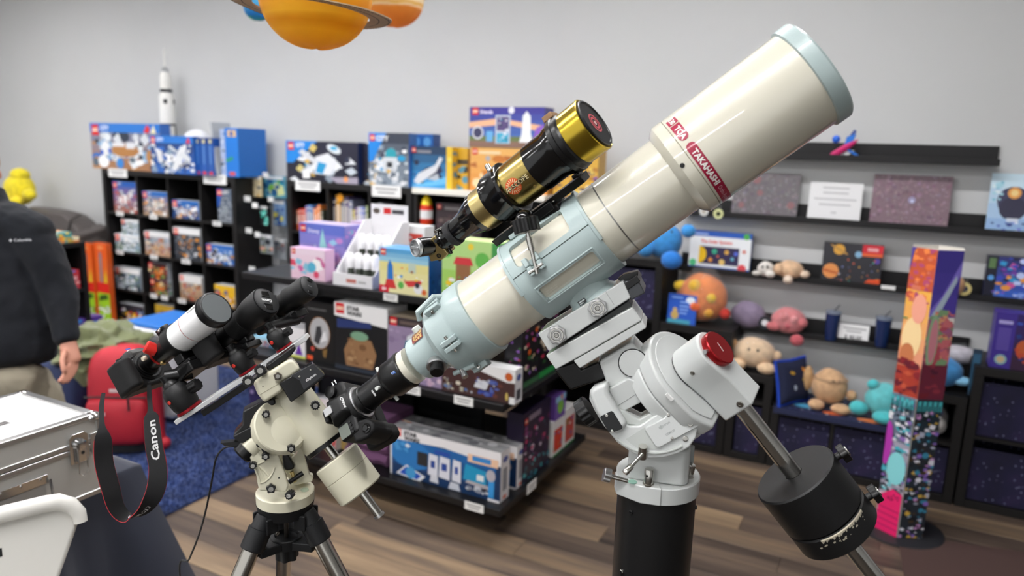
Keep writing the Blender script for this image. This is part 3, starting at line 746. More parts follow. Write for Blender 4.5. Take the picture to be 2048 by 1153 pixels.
p = ony(829,455,4.35); p.x = -2.93
t = thing('toy_rocket','yellow and red toy rocket on a shelf under the white board','toy',(p.x,4.36,1.101))
o_ = V((p.x,4.36,1.101)); U_ = V((0,0,1))
obj('stand',MB().lathe(o_,U_,[(0,0.035),(0.02,0.03),(0.03,0.012),(0.07,0.012)],16),mat('toy_cream','f0e0b0',0.4),t)
obj('nozzle',MB().lathe(o_,U_,[(0.07,0.02),(0.15,0.036)],16),mat('toy_yellow','f0d020',0.35),t)
obj('body',MB().lathe(o_,U_,[(0.15,0.04),(0.17,0.045),(0.27,0.045),(0.29,0.042)],16),mat('toy_red','d83a20',0.35),t)
obj('window_band',MB().lathe(o_,U_,[(0.19,0.046),(0.25,0.046)],16),mat('toy_white','e8e8e8',0.35),t)
obj('nose',MB().lathe(o_,U_,[(0.29,0.042),(0.33,0.03),(0.36,0.004)],16),MATS['toy_yellow'],t)
x0,x1,z0,z1 = XZ(846,470,960,408,4.36)
o,A,S,U = carton('toy_box','dark toy box with small red logo on the shelf under the white board',max(x0,-2.86),x1,1.101,z1,4.38,0.12,front='2a2428',side='201c20')
set_art(A,('241e22','3a2c30'),['3a2c30','5a4048','4a3438','70605a'],47,None,'',logo=0.09); A.r(0.2,0.85,0.6,0.92,'8a8484'); A.done('front_print',o)
# -- right wall: prints, boxes, plush toys
def stand_card(name,label,px,Y,z0,cat,th=0.012,lean=0.12,c='e8e8e8'):
    """flat panel leaning back on a ledge; returns (obj, Art)"""
    x0,x1,_,z1 = XZ(*px,Y)
    h = (z1 - z0) / cos(lean)
    T = frame(V((x0,Y,z0)),V((1,0,0)),V((0,sin(lean),cos(lean))),V((0,-cos(lean),sin(lean))))
    o = obj(name,MB().box(0,0,-th,x1 - x0,h,0,T),mat('card_' + c,c,0.5),bevel=0.0015)
    tag(o,label,cat)
    return o,Art(T,x1 - x0,h)
def starfield(A,base,tint,seed):
    R = random.Random(seed)
    A.r(0,0,1,1,base)
    for i in range(260):
        x,y = R.random(),R.random(); s = R.uniform(0.006,0.03); g = R.uniform(-20,20)
        A.e(x,y,s,tuple(min(1,lin(v)) for v in (tint[0] + g + R.uniform(-6,6),tint[1] + g + R.uniform(-6,6),tint[2] + g + R.uniform(-5,7))) + (1,),n=6)
        A.z -= A.dz * 0.95
    for i in range(140):
        A.e(R.random(),R.random(),R.uniform(0.002,0.005),R.choice(['ffffff','e0e0ff','ffd8d8']),n=5); A.z -= A.dz * 0.95
YL = YW - 0.07
o,A = stand_card('star_print','grey star-field print with red clouds, half hidden by the big dew shield',(1465,431,1597,347),YL,LZ[1] + 0.015,'print',c='3a3438')
starfield(A,'6a6468',(112,104,110),1)
for x,y,r in ((0.9,0.3,0.06),(0.42,0.55,0.05),(0.15,0.25,0.05),(0.35,0.85,0.07)): A.e(x,y,r,'8a6264',n=9)
A.done('print',o)
o,A = stand_card('star_print','mauve star-field print with a bright blue centre on the second ledge',(1743,449,1902,351),YL,LZ[1] + 0.015,'print',c='4a3a42')
starfield(A,'7e6670',(132,106,118),2)
A.e(0.52,0.52,0.05,'9a94b8',n=9); A.e(0.525,0.5,0.02,'c8d0f0',n=9); A.e(0.52,0.5,0.009,'f4f6ff',n=8); A.done('print',o)
o,A = stand_card('notice_card','white notice card with lines of text between the star-field prints',(1617,437,1724,366),YL,LZ[1] + 0.015,'sign',th=0.004,c='e9e9ea')
for i,(y,wd) in enumerate(((0.85,0.5),(0.72,0.48),(0.56,0.8),(0.42,0.6),(0.22,0.1))): A.r(0.5 - wd / 2,y,0.5 + wd / 2,y + 0.03,'b4b4b6')
A.done('print',o)
o,A = stand_card('blister_pack','pale blue pack with an orange sun and dark globe at the right edge',(1978,462,2080,348),YL - 0.02,LZ[1] + 0.015,'pack',c='c8dff0')
A.grad(0,0,1,1,'8ab0e0','d4ecf6',4); A.e(0.5,0.55,0.34,'3a3a5a'); A.e(0.5,0.42,0.28,'2c2a44'); A.e(0.5,0.68,0.14,'e8a050'); A.e(0.5,0.68,0.08,'f8d890'); A.clutter(0.05,0.03,0.95,0.2,16,['5a6ac0','7a8ad8','e8f0ff','3a4a90'],0.06,3); A.clutter(0.05,0.3,0.25,0.9,10,['a8d8e8','e8f4f8','7ac0d8'],0.08,6); A.r(0.4,0.2,0.64,0.26,'d8e0f0'); A.done('print',o)
def keyring(px,py,Y,label,c1,c2,r=0.03):
    p = ony(px,py,Y)
    t = thing('key_ring',label,'key ring',(p.x,Y,p.z - r))
    obj('loop',MB().tube([p + V((0.012 * cos(a),0,r + 0.01 + 0.012 * sin(a))) for a in [2 * pi * k / 12 for k in range(12)]],0.0015,6,closed=True),mat('steel_ring','c8c8c8',0.25,metal=1),t)
    obj('disc',MB().lathe(p,V((0,-1,0)),[(0,r),(0.006,r)],16),mat('kr_' + c1,c1,0.4),t)
    obj('eye',MB().lathe(p + V((0,-0.0065,0)),V((0,-1,0)),[(0,r * 0.5),(0.002,r * 0.45)],14),mat('kr_' + c2,c2,0.3),t)
keyring(1437,428,YL - 0.075,'yellow-green round key ring under the dew shield','d8dca0','30341c')
keyring(1408,423,YL - 0.075,'white round key ring left of the yellow-green one','d8d8d4','b8b0a0',0.028)
keyring(1928,578,YL - 0.075,'gold key ring hanging from the third ledge right of the column','c8b878','3a3a48',0.036)
p = ony(1688,296,YL - 0.04)
t = thing('toy_jet','small pink, white and blue toy jet on the topmost ledge','toy plane',(p.x,YL - 0.04,LZ[0] + 0.015))
b0 = V((p.x,YL - 0.04,LZ[0] + 0.07))
d = V((0.75,-0.25,0.55)).normalized(); x_,y_,z_ = basis(d)
obj('fuselage',MB().lathe(b0 - d * 0.09,d,[(0,0.014),(0.03,0.022),(0.1,0.02),(0.15,0.012),(0.18,0.002)],8),mat('jet_pink','c8246c',0.35),t)
obj('nose',MB().lathe(b0 - d * 0.115,d,[(0,0.006),(0.03,0.018)],8),mat('jet_white','e8e8e8',0.35),t)
obj('wing',MB().prism([(0,0),(0.05,0.0),(0.1,-0.035),(0.05,-0.05)],frame(b0,d,V((0.6,-0.2,-0.77)).normalized(),V((0.2,0.95,0.2)).normalized()),-0.006,0.006),mat('jet_blue','2070d0',0.35),t)
obj('wing',MB().prism([(-0.02,0.01),(0.06,0.01),(0.04,0.075),(0.0,0.075)],frame(b0,V((1,0,0)),V((-0.55,0,-0.83)),V((0,-1,0))),-0.01,0.0),MATS['jet_white'],t)
obj('wing',MB().box(0.0,-0.012,0,0.085,0.012,0.012,frame(b0,V((0.86,0,-0.5)),V((0,1,0)),V((0.5,0,0.86)))),MATS['jet_blue'],t,0.003)
obj('tail_fin',MB().box(0.05,-0.006,0,0.115,0.006,0.018,frame(b0,V((0.5,0,0.86)),V((0,1,0)),V((-0.86,0,0.5)))),mat('jet_navy','30488a',0.35),t,0.003)
obj('canopy',MB().ball(b0 + V((-0.045,-0.01,0.052)),0.022,seg=12,rings=8),mat('jet_canopy','2a6ae0',0.15),t)
obj('stand',MB().cyl(V((p.x,YL - 0.04,LZ[0] + 0.015)),b0,0.006,seg=8),mat('jet_stand','8a8a90',0.3),t)
x0,x1,_,z1 = XZ(1381,541,1503,464,YL)
zz = LZ[2] + 0.015
o,A,S,U = carton('puzzle_box','white and blue floor puzzle box with planet row picture on the third ledge',x0,x1,zz,z1,YL - 0.03,0.055,front='eef2f6',side='2a5ab0')
A.r(0,0,1,0.1,'2a5ab8').r(0,0.87,1,1,'2a5ab8').r(0.17,0.17,0.82,0.62,'342e52'); A.e(0.17,0.4,0.12,'f4c828',0.22); A.r(0,0.17,0.165,0.62,'eef2f6')
for x,y,r,c in ((0.42,0.5,0.045,'3aa888'),(0.36,0.28,0.035,'e89a40'),(0.55,0.24,0.05,'e8c878'),(0.62,0.5,0.04,'d8a850'),(0.77,0.48,0.035,'5a70d8'),(0.72,0.34,0.03,'6ab0c8'),(0.48,0.38,0.02,'d86a4a')): A.e(x,y,r,c)
A.t('The Solar System',0.18,0.68,0.11,'e05a58',0.03,maxw=0.7); A.e(0.07,0.18,0.06,'5ac88a'); A.e(0.88,0.12,0.07,'e0505a'); A.e(0.92,0.93,0.05,'50b050'); A.r(0.04,0.91,0.3,0.95,'a8c0e8'); A.e(0.9,0.55,0.03,'d8705a'); A.done('front_print',o)
x0,x1,_,z1 = XZ(1645,566,1764,487,YL)
o,A,S,U = carton('puzzle_box','dark puzzle box with orange planets and a red corner on the third ledge',x0,x1,zz,z1,YL - 0.03,0.05,front='34343a',side='2a2a30')
A.e(0.16,0.3,0.14,'e89a5a'); A.p([(0.03,0.28),(0.28,0.22),(0.3,0.28),(0.03,0.35)],'c86a3a'); A.e(0.27,0.84,0.1,'e0a848'); A.e(0.27,0.84,0.18,'c89850',0.03,rot=-0.5); A.e(0.6,0.75,0.06,'8ab8d8'); A.r(0.66,0.72,1,1,'d82a3a'); A.r(0.66,0.72,1,0.8,'e86a3a'); A.r(0.74,0.85,0.92,0.93,'f0b0b4'); A.p([(0.7,0),(1,0),(1,0.2),(0.8,0.16)],'e85a30'); A.e(0.92,0.62,0.05,'5a48a0')
_R = random.Random(4)
for i in range(26): A.e(_R.uniform(0.3,0.95),_R.uniform(0.08,0.65),_R.uniform(0.005,0.02),_R.choice(['5ab8a8','e8b050','d86a4a','c8c8d0','8a9ad0']),n=7)
A.done('front_print',o)
o = obj('price_tag',MB().box(ony(1763,566,YL - 0.065).x,YL - 0.067,zz + 0.0,ony(1792,566,YL - 0.065).x,YL - 0.064,zz + 0.022),M_tag); tag(o,'blank white tag strip beside the dark planet puzzle box','price tag')
x0,x1,_,z1 = XZ(1968,596,2100,514,YL)
o,A,S,U = carton('puzzle_box','purple and blue space game box at the right end of the third ledge',x0,x1,zz,z1,YL - 0.04,0.06,front='28245a',side='181838')
A.grad(0,0,1,1,'3a6ad0','2a2060',4); A.clutter(0.2,0.05,1,1,60,PALS['neb'],0.07,5); A.r(0,0.0,0.17,1,'12142a'); A.r(0.03,0.72,0.14,0.95,'5a7a4a'); A.e(0.09,0.5,0.05,'5aa0e0'); A.clutter(0,0.0,0.9,0.2,24,['4a7ae0','8aa8f0','18183a','7a5ac8'],0.06,8); A.done('front_print',o)
def fuzzy(name,c,v=0.22): return mat(name,c,0.95,bump=0.8,bscale=130,var=v,vscale=26,sheen=0.2)
def plush(label,p,r,c,limbs=(),eyes=(),name='plush_toy',rot=None,spots=None,group='plush toys',c2=None,bag=False,mouth=None):
    """round plush: body ellipsoid radius r=(x,y,z) at p; limbs (dx,dy,dz,rx,ry,rz[,colour]); eyes (dx,dz)"""
    p = V(p)
    t = thing(name,label,'plush toy',(p.x,p.y,p.z - r[2]),group)
    m = fuzzy('plush_' + c,c)
    obj('body',MB().ball(p,r,seg=24,rings=16,fn=lambda u: 1 + 0.035 * sin(5 * u.x + 3 * u.z) * cos(4 * u.y)),m,t)
    for l in limbs:
        mm = fuzzy('plush_' + l[6],l[6]) if len(l) > 6 else (fuzzy('plush_' + c2,c2) if c2 else m)
        obj('limb',MB().ball(p + V(l[:3]),l[3:6],seg=14,rings=10),mm,t)
    for ex,ez in eyes:
        yy = sqrt(max(0.02,1 - (ex / r[0]) ** 2 - (ez / r[2]) ** 2)) * r[1]
        obj('eye',MB().ball(p + V((ex,-yy,ez)),(0.008,0.006,0.009),seg=10,rings=8),mat('plush_eye','2a2018',0.3),t)
    if spots:
        for dx,dy,dz,rr,cc in spots:
            obj('patch',MB().ball(p + V((dx,dy,dz)) * 0.83,rr,seg=12,rings=8),fuzzy('plush_' + cc,cc),t)
    if bag:
        R = random.Random(len(label)); w_ = [R.uniform(0,6) for _ in range(6)]
        def fn(u): return 1.07 + 0.04 * sin(9 * u.x + w_[0]) * sin(8 * u.z + w_[1]) + 0.03 * sin(17 * u.x + 5 * u.y + w_[2]) + (0.25 * max(0,u.z) ** 6)
        obj('clear_bag',MB().ball(p,r,seg=26,rings=18,fn=fn),M_bag,t)
    return t
p = ony(1402,592,4.42)
plush('orange and yellow speckled round plush in a clear bag on the two-cell shelf',(p.x,4.46,0.785 + 0.15),(0.155,0.12,0.15),'e2813c',[(0.15,-0.03,-0.08,0.035,0.03,0.035,'c83a30'),(-0.13,-0.02,0.06,0.05,0.04,0.035,'e8c030')],spots=[(-0.04,-0.085,0.09,0.045,'e8b840'),(0.08,-0.09,0.02,0.04,'e8c040'),(-0.02,-0.1,-0.05,0.05,'e06838'),(0.07,-0.09,-0.09,0.035,'e8a840'),(-0.09,-0.085,0.0,0.035,'e05830')],bag=True)
o,A = stand_card('picture_book','blue picture book with a small golden animal standing before the orange plush',(1335,652,1392,590),4.33,0.781,'book',th=0.02,lean=0.06,c='2a56b4')
A.r(0,0,1,1,'2a5ac0'); A.r(0.02,0,0.82,0.14,'4aa0b8'); A.e(0.78,0.82,0.16,'e8f0fa',0.12); A.e(0.26,0.28,0.14,'c8a860',0.14); A.e(0.26,0.46,0.08,'d0b070',0.08)
for y,wd in ((0.86,0.4),(0.72,0.3),(0.58,0.32),(0.46,0.3),(0.34,0.26)): A.r(0.42 if y < 0.8 else 0.12,y,(0.42 if y < 0.8 else 0.12) + wd,y + 0.05,'8ab0f0')
A.done('cover_print',o)
ZL4 = LZ[3] + 0.015
p = ony(1497,632,YL - 0.04)
plush('grey-purple fuzzy round plush on the lowest ledge',(p.x,YL - 0.05,ZL4 + 0.088),(0.105,0.06,0.085),'8e8098',eyes=())
p = ony(1577,650,YL - 0.05)
plush('coral pink plush in a clear bag on the lowest ledge',(p.x,YL - 0.055,ZL4 + 0.085),(0.10,0.06,0.08),'cf7478',[(0.06,-0.05,-0.105,0.04,0.03,0.035,'c86068'),(-0.08,-0.03,-0.04,0.045,0.03,0.03),(0.08,-0.03,0.0,0.03,0.03,0.03)],spots=[(-0.03,-0.05,0.03,0.03,'d88a8c'),(0.04,-0.05,0.02,0.025,'e0989a'),(0.0,-0.055,-0.03,0.02,'b85860')],bag=True)
keyring(1530,646,YL - 0.085,'black and white eye key ring between the purple and coral plush','2a2c34','e8e8ec',0.04)
def tumbler(px,label):
    p = ony(px,680,YL - 0.06)
    o_ = V((p.x,YL - 0.06,ZL4)); U_ = V((0,0,1))
    t = thing('tumbler',label,'tumbler',o_,'navy tumblers')
    obj('cup',MB().lathe(o_,U_,[(0,0.03),(0.01,0.033),(0.16,0.043)],20),mat('tumbler_navy','1c2c58',0.25,coat=0.4),t)
    obj('lid',MB().lathe(o_,U_,[(0.1605,0.044),(0.175,0.044),(0.178,0.036)],20),mat('lid_clear','a8b4c8',0.1,trans=0.6),t)
    obj('straw',MB().cyl(o_ + V((0.0,0,0.175)),o_ + V((0.03,0,0.215)),0.004,seg=8),mat('straw_dark','5a5a60',0.3),t)
tumbler(1661,'navy steel tumbler with straw, left of the small price sign')
tumbler(1763,'navy steel tumbler with straw, right of the small price sign')
o,A = stand_card('price_sign','white price sign with bold number between the two navy tumblers',(1676,686,1738,650),YL - 0.06,ZL4,'sign',th=0.003,c='f0f0f0')
A.r(0.15,0.74,0.9,0.8,'8a8a8a').r(0.25,0.58,0.75,0.64,'9a9a9a'); A.t('$ 40.00',0.22,0.16,0.24,'303034',0.02); A.done('print',o)
p = ony(1326,505,4.37)
t_ = plush('bright blue plush with long flipper limbs below the cream tube',(p.x,4.37,1.165 + 0.115),(0.115,0.09,0.11),'3f93d8',[(0.15,-0.02,0.07,0.045,0.03,0.04),(-0.09,-0.07,-0.05,0.055,0.05,0.055),(0.09,-0.13,-0.10,0.065,0.045,0.055,'2a7ad0'),(-0.11,-0.05,0.06,0.03,0.03,0.035,'c8b050')],[(0.06,0.06)])
p = ony(1581,536,YL - 0.04)
plush('pale peach plush with short limbs beside the white plush on the third ledge',(p.x,YL - 0.055,zz + 0.06),(0.078,0.05,0.055),'dcb794',[(0.085,-0.01,-0.02,0.03,0.025,0.022,'e8d0b8'),(0.0,-0.055,-0.055,0.028,0.025,0.026,'ecd8c4'),(-0.06,-0.03,0.0,0.03,0.03,0.035)])
p = ony(1533,538,YL - 0.04)
plush('small white plush lying left of the peach plush on the third ledge',(p.x,YL - 0.06,zz + 0.05),(0.05,0.045,0.045),'e2ddd6',[(-0.05,-0.02,-0.03,0.025,0.02,0.015),(0.03,-0.03,-0.025,0.03,0.025,0.022)],[(-0.015,0.015),(0.012,0.017)])
p = ony(1916,560,YL - 0.05)
plush('tan round plush half hidden behind the cardboard column',(p.x - 0.02,YL - 0.06,zz + 0.06),(0.06,0.05,0.06),'c89a70')
p = ony(1505,684,4.36)
plush('cream plush with round feet in a clear bag on the step shelf',(p.x + 0.01,4.40,0.546 + 0.105),(0.125,0.09,0.09),'dfc09b',[(-0.085,-0.06,-0.07,0.055,0.045,0.035),(0.085,-0.06,-0.07,0.055,0.045,0.035),(-0.125,-0.01,0.03,0.03,0.025,0.04,'c89a68'),(0.13,-0.01,0.0,0.028,0.025,0.03)],[(-0.02,0.035),(0.03,0.035)],bag=True)
ZP = 0.371
mm = thing('printed_mat','navy printed mat with orange and blue planets under the plush toys','mat',(-0.13,4.5,ZP))
T = frame(V((-0.45,4.285,ZP)),V((1,0,0)),V((0,1,0)),V((0,0,1)))
obj('sheet',MB().box(0,0,0,0.64,0.36,0.003,T),mat('mat_navy','23294a',0.6),mm)
obj('overhang',MB().box(0,-0.004,-0.03,0.64,0,0.003,T),MATS['mat_navy'],mm)
A = Art(T @ M.Translation((0,0,0.003)),0.64,0.36); A.clutter(0,0,1,1,60,['3a4270','c8d0e8','5a6aa8','1a2040','e8e8f0'],0.02,4)
A.e(0.5,0.18,0.1,'d86a38',0.08,rot=0.2); A.e(0.8,0.12,0.12,'e0783a',0.09); A.e(0.24,0.3,0.09,'5ab0d8',0.1); A.e(0.64,0.4,0.05,'d8dce8',0.08); A.e(0.16,0.68,0.08,'e08a40',0.1); A.done('print',mm)
p = ony(1650,775,4.42)
plush('tan banded planet plush with round feet in the middle of the mat',(p.x + 0.022,4.46,ZP + 0.13),(0.10,0.09,0.105),'d0a880',[(-0.055,-0.09,-0.095,0.045,0.05,0.03),(0.075,-0.09,-0.1,0.055,0.05,0.028),(0.12,-0.02,-0.03,0.03,0.025,0.03),(-0.12,-0.01,0.03,0.03,0.03,0.075,'c8a070')],[(0.02,0.05),(0.05,0.05)],spots=[(0,0.0,0.055,(0.1,0.09,0.02),'a88868')])
p = ony(1765,790,4.40)
plush('turquoise plush with arms in a clear bag, left of the cardboard column',(p.x + 0.02,4.42,ZP + 0.11),(0.105,0.09,0.1),'4fc0c4',[(-0.13,-0.06,-0.05,0.05,0.04,0.04),(0.0,-0.1,-0.07,0.06,0.05,0.035),(-0.07,-0.02,0.085,0.035,0.03,0.03)],bag=True)
pc = [ony(*q,4.40) for q in ((1548,715),(1560,700),(1605,765),(1612,800),(1600,832),(1560,812),(1535,770))]
t = thing('cushion','navy cushion with bright blue edge leaning at the left end of the mat','cushion',(pc[0].x + 0.06,4.42,ZP))
def cushion(t):
    a,b = ony(1560,703,4.47),ony(1598,832,4.30)
    c1 = V(((a.x + b.x) / 2 + 0.01,4.42,ZP + 0.135))
    nrm = V((0.82,-0.52,0.22)).normalized(); up = V((0,0,1)) - nrm * nrm.z; up.normalize(); rt = up.cross(nrm)
    n = 14; vs = []; fs = []
    def pil(sgn):
        q = []
        for j in range(n + 1):
            for i in range(n + 1):
                u,v = 2 * i / n - 1,2 * j / n - 1
                k = (1 - abs(u) ** 3) * (1 - abs(v) ** 3)
                q.append(c1 + rt * (u * 0.13 * (1 - 0.08 * (1 - v * v))) + up * (v * 0.13 * (1 - 0.08 * (1 - u * u))) + nrm * (sgn * (0.004 + 0.045 * sqrt(max(0,k)))))
        f = [(j * (n + 1) + i,j * (n + 1) + i + 1,(j + 1) * (n + 1) + i + 1,(j + 1) * (n + 1) + i) for j in range(n) for i in range(n)]
        if sgn < 0: f = [x[::-1] for x in f]
        return q,f
    q,f = pil(1); obj('front_cover',MB().add(q,f),mat('cushion_navy','1e2440',0.9,bump=0.3,bscale=200),t,recalc=True)
    q,f = pil(-1); obj('back_cover',MB().add(q,f),MATS['cushion_navy'],t,recalc=True)
    e = [c1 + rt * (u * 0.13) + up * (v * 0.13) for u,v in ((-1,-1),(0,-0.93),(1,-1),(0.93,0),(1,1),(0,0.93),(-1,1),(-0.93,0))]
    obj('piping',MB().tube(e,0.009,8,closed=True),mat('cushion_blue','1c48c0',0.85),t)
    A = Art(frame(c1 - rt * 0.08 - up * 0.08 + nrm * 0.049,rt,up,nrm),0.16,0.16); A.e(0.2,0.85,0.14,'d8a838',0.06,rot=-0.3); A.e(0.3,0.3,0.07,'b8c8e0',0.1); A.e(0.75,0.55,0.04,'e0c040'); A.e(0.8,0.9,0.15,'e89a30',0.05,rot=-0.9)
    A.done('print',t)
cushion(t)
p = ony(1915,730,4.40)
plush('sky blue shark-shaped plush with pointed snout behind the cardboard column',(min(p.x - 0.03,0.33),4.42,0.601 + 0.095),(0.14,0.09,0.09),'4a98d8',[(0.13,-0.02,-0.035,0.05,0.04,0.025,'8ac8ec'),(-0.06,-0.08,-0.06,0.06,0.03,0.025)])
p = ony(1922,684,4.55)
t = plush('crumpled clear pack with grey print behind the sky blue plush',(p.x,4.58,0.601 + 0.16),(0.1,0.05,0.05),'c8c4cc',(),name='clear_pack',bag=True)
obj('prop_stand',MB().box(p.x - 0.06,4.56,0.601,p.x + 0.06,4.60,0.601 + 0.12),M_black,t)
o,A = stand_card('picture_card','dark teal card standing at the right end of the step shelf',(1943,762,1962,700),4.36,0.601,'card',th=0.01,lean=0.05,c='1e3448')
A.r(0.1,0.1,0.9,0.9,'2a5a78'); A.done('print',o)
p = ony(1897,865,4.40); p.x = 0.347
plush('grey plush toy in a clear bag inside the cell behind the column',(p.x,4.43,0.34 + 0.085),(0.082,0.08,0.08),'8a8684',[(-0.04,-0.07,-0.04,0.04,0.03,0.03),(0.04,-0.06,-0.02,0.035,0.03,0.045,'b0aca8'),(0.03,-0.06,0.05,0.02,0.02,0.02,'5a5a90')],bag=True)
x0,_,_,z1 = XZ(1985,732,2048,634,4.33)
o,A,S,U = carton('game_box','tall purple game box on the shelf at the right edge',x0,x0 + 0.30,0.776,z1 + 0.02,4.33,0.12,front='3a2a80',side='46309a')
A.r(0,0,0.3,1,'3f2c8c').r(0.05,0.8,0.25,0.86,'b0a8e0')
for i in range(9): A.r(0.06,0.7 - i * 0.045,0.24,0.715 - i * 0.045,'7a6ac0')
A.e(0.15,0.16,0.09,'8ab0b8',n=12); A.e(0.15,0.16,0.06,'c8b088',n=10); A.grad(0.3,0,1,1,'3a2030','30206a',4); A.e(0.5,0.4,0.16,'c05a30'); A.e(0.75,0.3,0.2,'e8a030'); A.clutter(0.32,0.05,1,0.9,24,['c04a30','3a5ac0','e8a040','5a2050','203a80'],0.08,2); A.done('front_print',o)
# ---- cardboard column
cx,cy,HC = 0.235,3.86,1.415
t = thing('display_column','hexagonal cardboard column with colourful comic and sunset prints on a round base','display column',(cx,cy,0))
a0 = atan2(-cy,-cx)
rH = 0.118
hexp = [V((cx + rH * cos(a0 + k * pi / 3),cy + rH * sin(a0 + k * pi / 3),0)) for k in range(6)]
obj('base_plate',MB().lathe(V((cx,cy,0)),V((0,0,1)),[(0,0.2),(0.008,0.2),(0.012,0.19)],40),mat('base_dark','26262a',0.4),t)
M_in = mat('card_inner','e4dfd6',0.7)
for k in range(6):
    p0,p1 = hexp[k],hexp[(k + 1) % 6]
    ex = (p1 - p0).normalized(); nz = ex.cross(V((0,0,1)))
    wd = (p1 - p0).length
    T = frame(p0 + V((0,0,0.012)),ex,V((0,0,1)),nz)
    o = obj('panel',MB().box(0,0,-0.004,wd,HC - 0.012,0,T),M_in,t)
    A = Art(T,wd,HC - 0.012); R = random.Random(k + 60)
    lft = (k == 5)
    if k in (5,0):
        if lft:
            A.grad(0,0.5,1,1,'a83a30','d0603a',3); A.grad(0,0.6,1,0.86,'e89a80','f4b84a',5); A.clutter(0.05,0.82,0.95,1,50,['e0703a','f08a4a','c85a48','d87a60','b85078'],0.16,3); A.e(0.45,0.7,0.4,'f8d8a0',0.07); A.e(0.6,0.8,0.3,'f4a890',0.05); A.e(0.35,0.64,0.3,'c87a50',0.04); A.clutter(0,0.5,1,0.62,24,['8a2a30','b04038','6a2430','c85a40','983430'],0.22,4)
            A.p([(0,0.92),(0.12,0.99),(0.2,1),(0,1)],'5a4a9a'); A.r(0.0,0.76,0.2,0.765,'3a7a50')
            A.grad(0,0.0,1,0.5,'d8c8d8','3a5a70',3); A.clutter(0,0.15,1,0.49,150,['2a4a58','1c2a34','e8e8ec','7ac8d0','4ab0c0','8a6ab0','d8d0e0','2a3a44'],0.15,5); A.e(0.6,0.24,0.4,'8ad8dc',0.06); A.e(0.1,0.32,0.2,'b03aa8',0.08)
            A.p([(0,0),(1,0),(1,0.155),(0.6,0.165),(0.1,0.13)],'e8246c')
            for i in range(4): A.r(0,0.02 + i * 0.022,1,0.024 + i * 0.022,'b81a58')
            _R = random.Random(2)
            for i in range(12): A.e(_R.uniform(0.1,0.9),_R.uniform(0.12,0.145),0.04,'8a1a48',n=7)
        else:
            A.grad(0,0.78,1,1,'4a3a9a','3a2f88',3); A.p([(0,0.78),(0.3,0.78),(1,0.92),(1,0.97),(0.4,0.85),(0,0.8)],'7a6ac8'); A.p([(0,0.72),(0.1,0.73),(0.9,0.9),(0.85,0.92),(0,0.77)],'a8b8c8'); A.grad(0,0.5,1,0.76,'5a2038','b06a78',5); A.clutter(0,0.6,1,0.8,70,['c86a70','a05a80','7a9a70','d89a70','b04a58'],0.22,6); A.e(0.25,0.7,0.22,'8ab088',0.09); A.e(0.28,0.7,0.16,'c8808c',0.075); A.r(0,0.5,1,0.62,'6a2438'); A.clutter(0,0.5,1,0.62,12,['4a1a30','8a3040','70202c'],0.2,7)
            A.grad(0,0.0,1,0.5,'2a3038','20303c',3); A.clutter(0,0.0,1,0.46,190,['e4e4ee','1a2026','8a6ac0','d8b048','3a8aa8','2a2c34','b0b4c8','c890c8','4a3a28'],0.13,8)
        for i in range(5): A.r(0.02 + i * 0.2,0.46,0.16 + i * 0.2,0.495,'4ab0b8'); A.r(0.06 + i * 0.2,0.44,0.12 + i * 0.2,0.48,'183840')
    else:
        A.grad(0,0.5,1,1,'8a3048','4a3a9a',4); A.grad(0,0,1,0.5,'2a3038','3a5a70',3); A.clutter(0,0,1,1,60,PALS['neb'],0.25,k)
    A.done('panel_print',t)
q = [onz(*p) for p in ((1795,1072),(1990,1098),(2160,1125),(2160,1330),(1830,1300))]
o = obj('dark_floor_sheet',MB().prism([(a.x,a.y) for a in q],M.Identity(4),0.001,0.007),mat('sheet_brown','4a3632',0.95,bump=0.5,bscale=400),bevel=0.002)  # thin dark brown sheet covering the darker corner of the floor
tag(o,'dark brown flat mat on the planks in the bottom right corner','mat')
# -- display island
_c = onz(1000,1037,0.165)
XI,YI = _c.x,_c.y
XL,YB = -2.97,3.72
Z1,Z2,Z3 = 0.20,ony(1026,816,YI).z,ony(760,586,YI + 0.0).z
isl = thing('display_island','black free-standing display island with three shelves of toy boxes','display shelf',((XI + XL) / 2,(YI + YB) / 2,0))
obj('plinth',MB().box(XL + 0.25,YI + 0.28,0,XI - 0.25,YB - 0.1,0.12),mat('plinth_black','141415',0.6),isl)
for z,ins in ((Z1,0.0),(Z2,0.0),(Z3,0.02)):
    obj('shelf_board',MB().box(XL,YI + ins,z - 0.035,XI - ins,YB,z),M_gond,isl,0.004)
obj('bottom_tray',MB().box(XL + 0.1,YI + 0.12,0.12,XI - 0.1,YB - 0.05,Z1 - 0.036),M_gond,isl)
for x in (XL + 0.02,XL + 0.75,XI - 0.40):
    for y in (YI + 0.45,YB - 0.06):
        obj('post',MB().box(x,y,Z1,x + 0.04,y + 0.04,Z3 - 0.036),M_gond,isl)
obj('back_panel',MB().box(XL + 0.07,YI + 0.50,Z1,XI - 0.40,YI + 0.52,Z3 - 0.036),M_gond,isl)
def ibox(px,y,z0,label,bg,pal,seed,bar=None,title='',d=0.1,side='d8d8dc',top=None,name='toy_box',**kw):
    x0,x1,_,z1 = XZ(*px,y); z0 += 0.0012
    o,A,S,U = carton(name,label,x0,x1,z0,z1,y,d,front=bg[0],side=side,top=top)
    if pal: set_art(A,bg,pal,seed,bar,title,**kw)
    return o,A,S,U
y1 = YI + 0.05
o,A,S,U = ibox((582,556,650,498),y1,Z3,'small pink toy box at the left front of the island top',('f0c8dc','f4e0ee'),['f4d0e4','e8a8cc','8ac8e0','d06aa0','ffffff','e0506a'],51,None,'',n=26,size=0.09,logo=0.12,blob=False,side='e0b8d8',d=0.07)
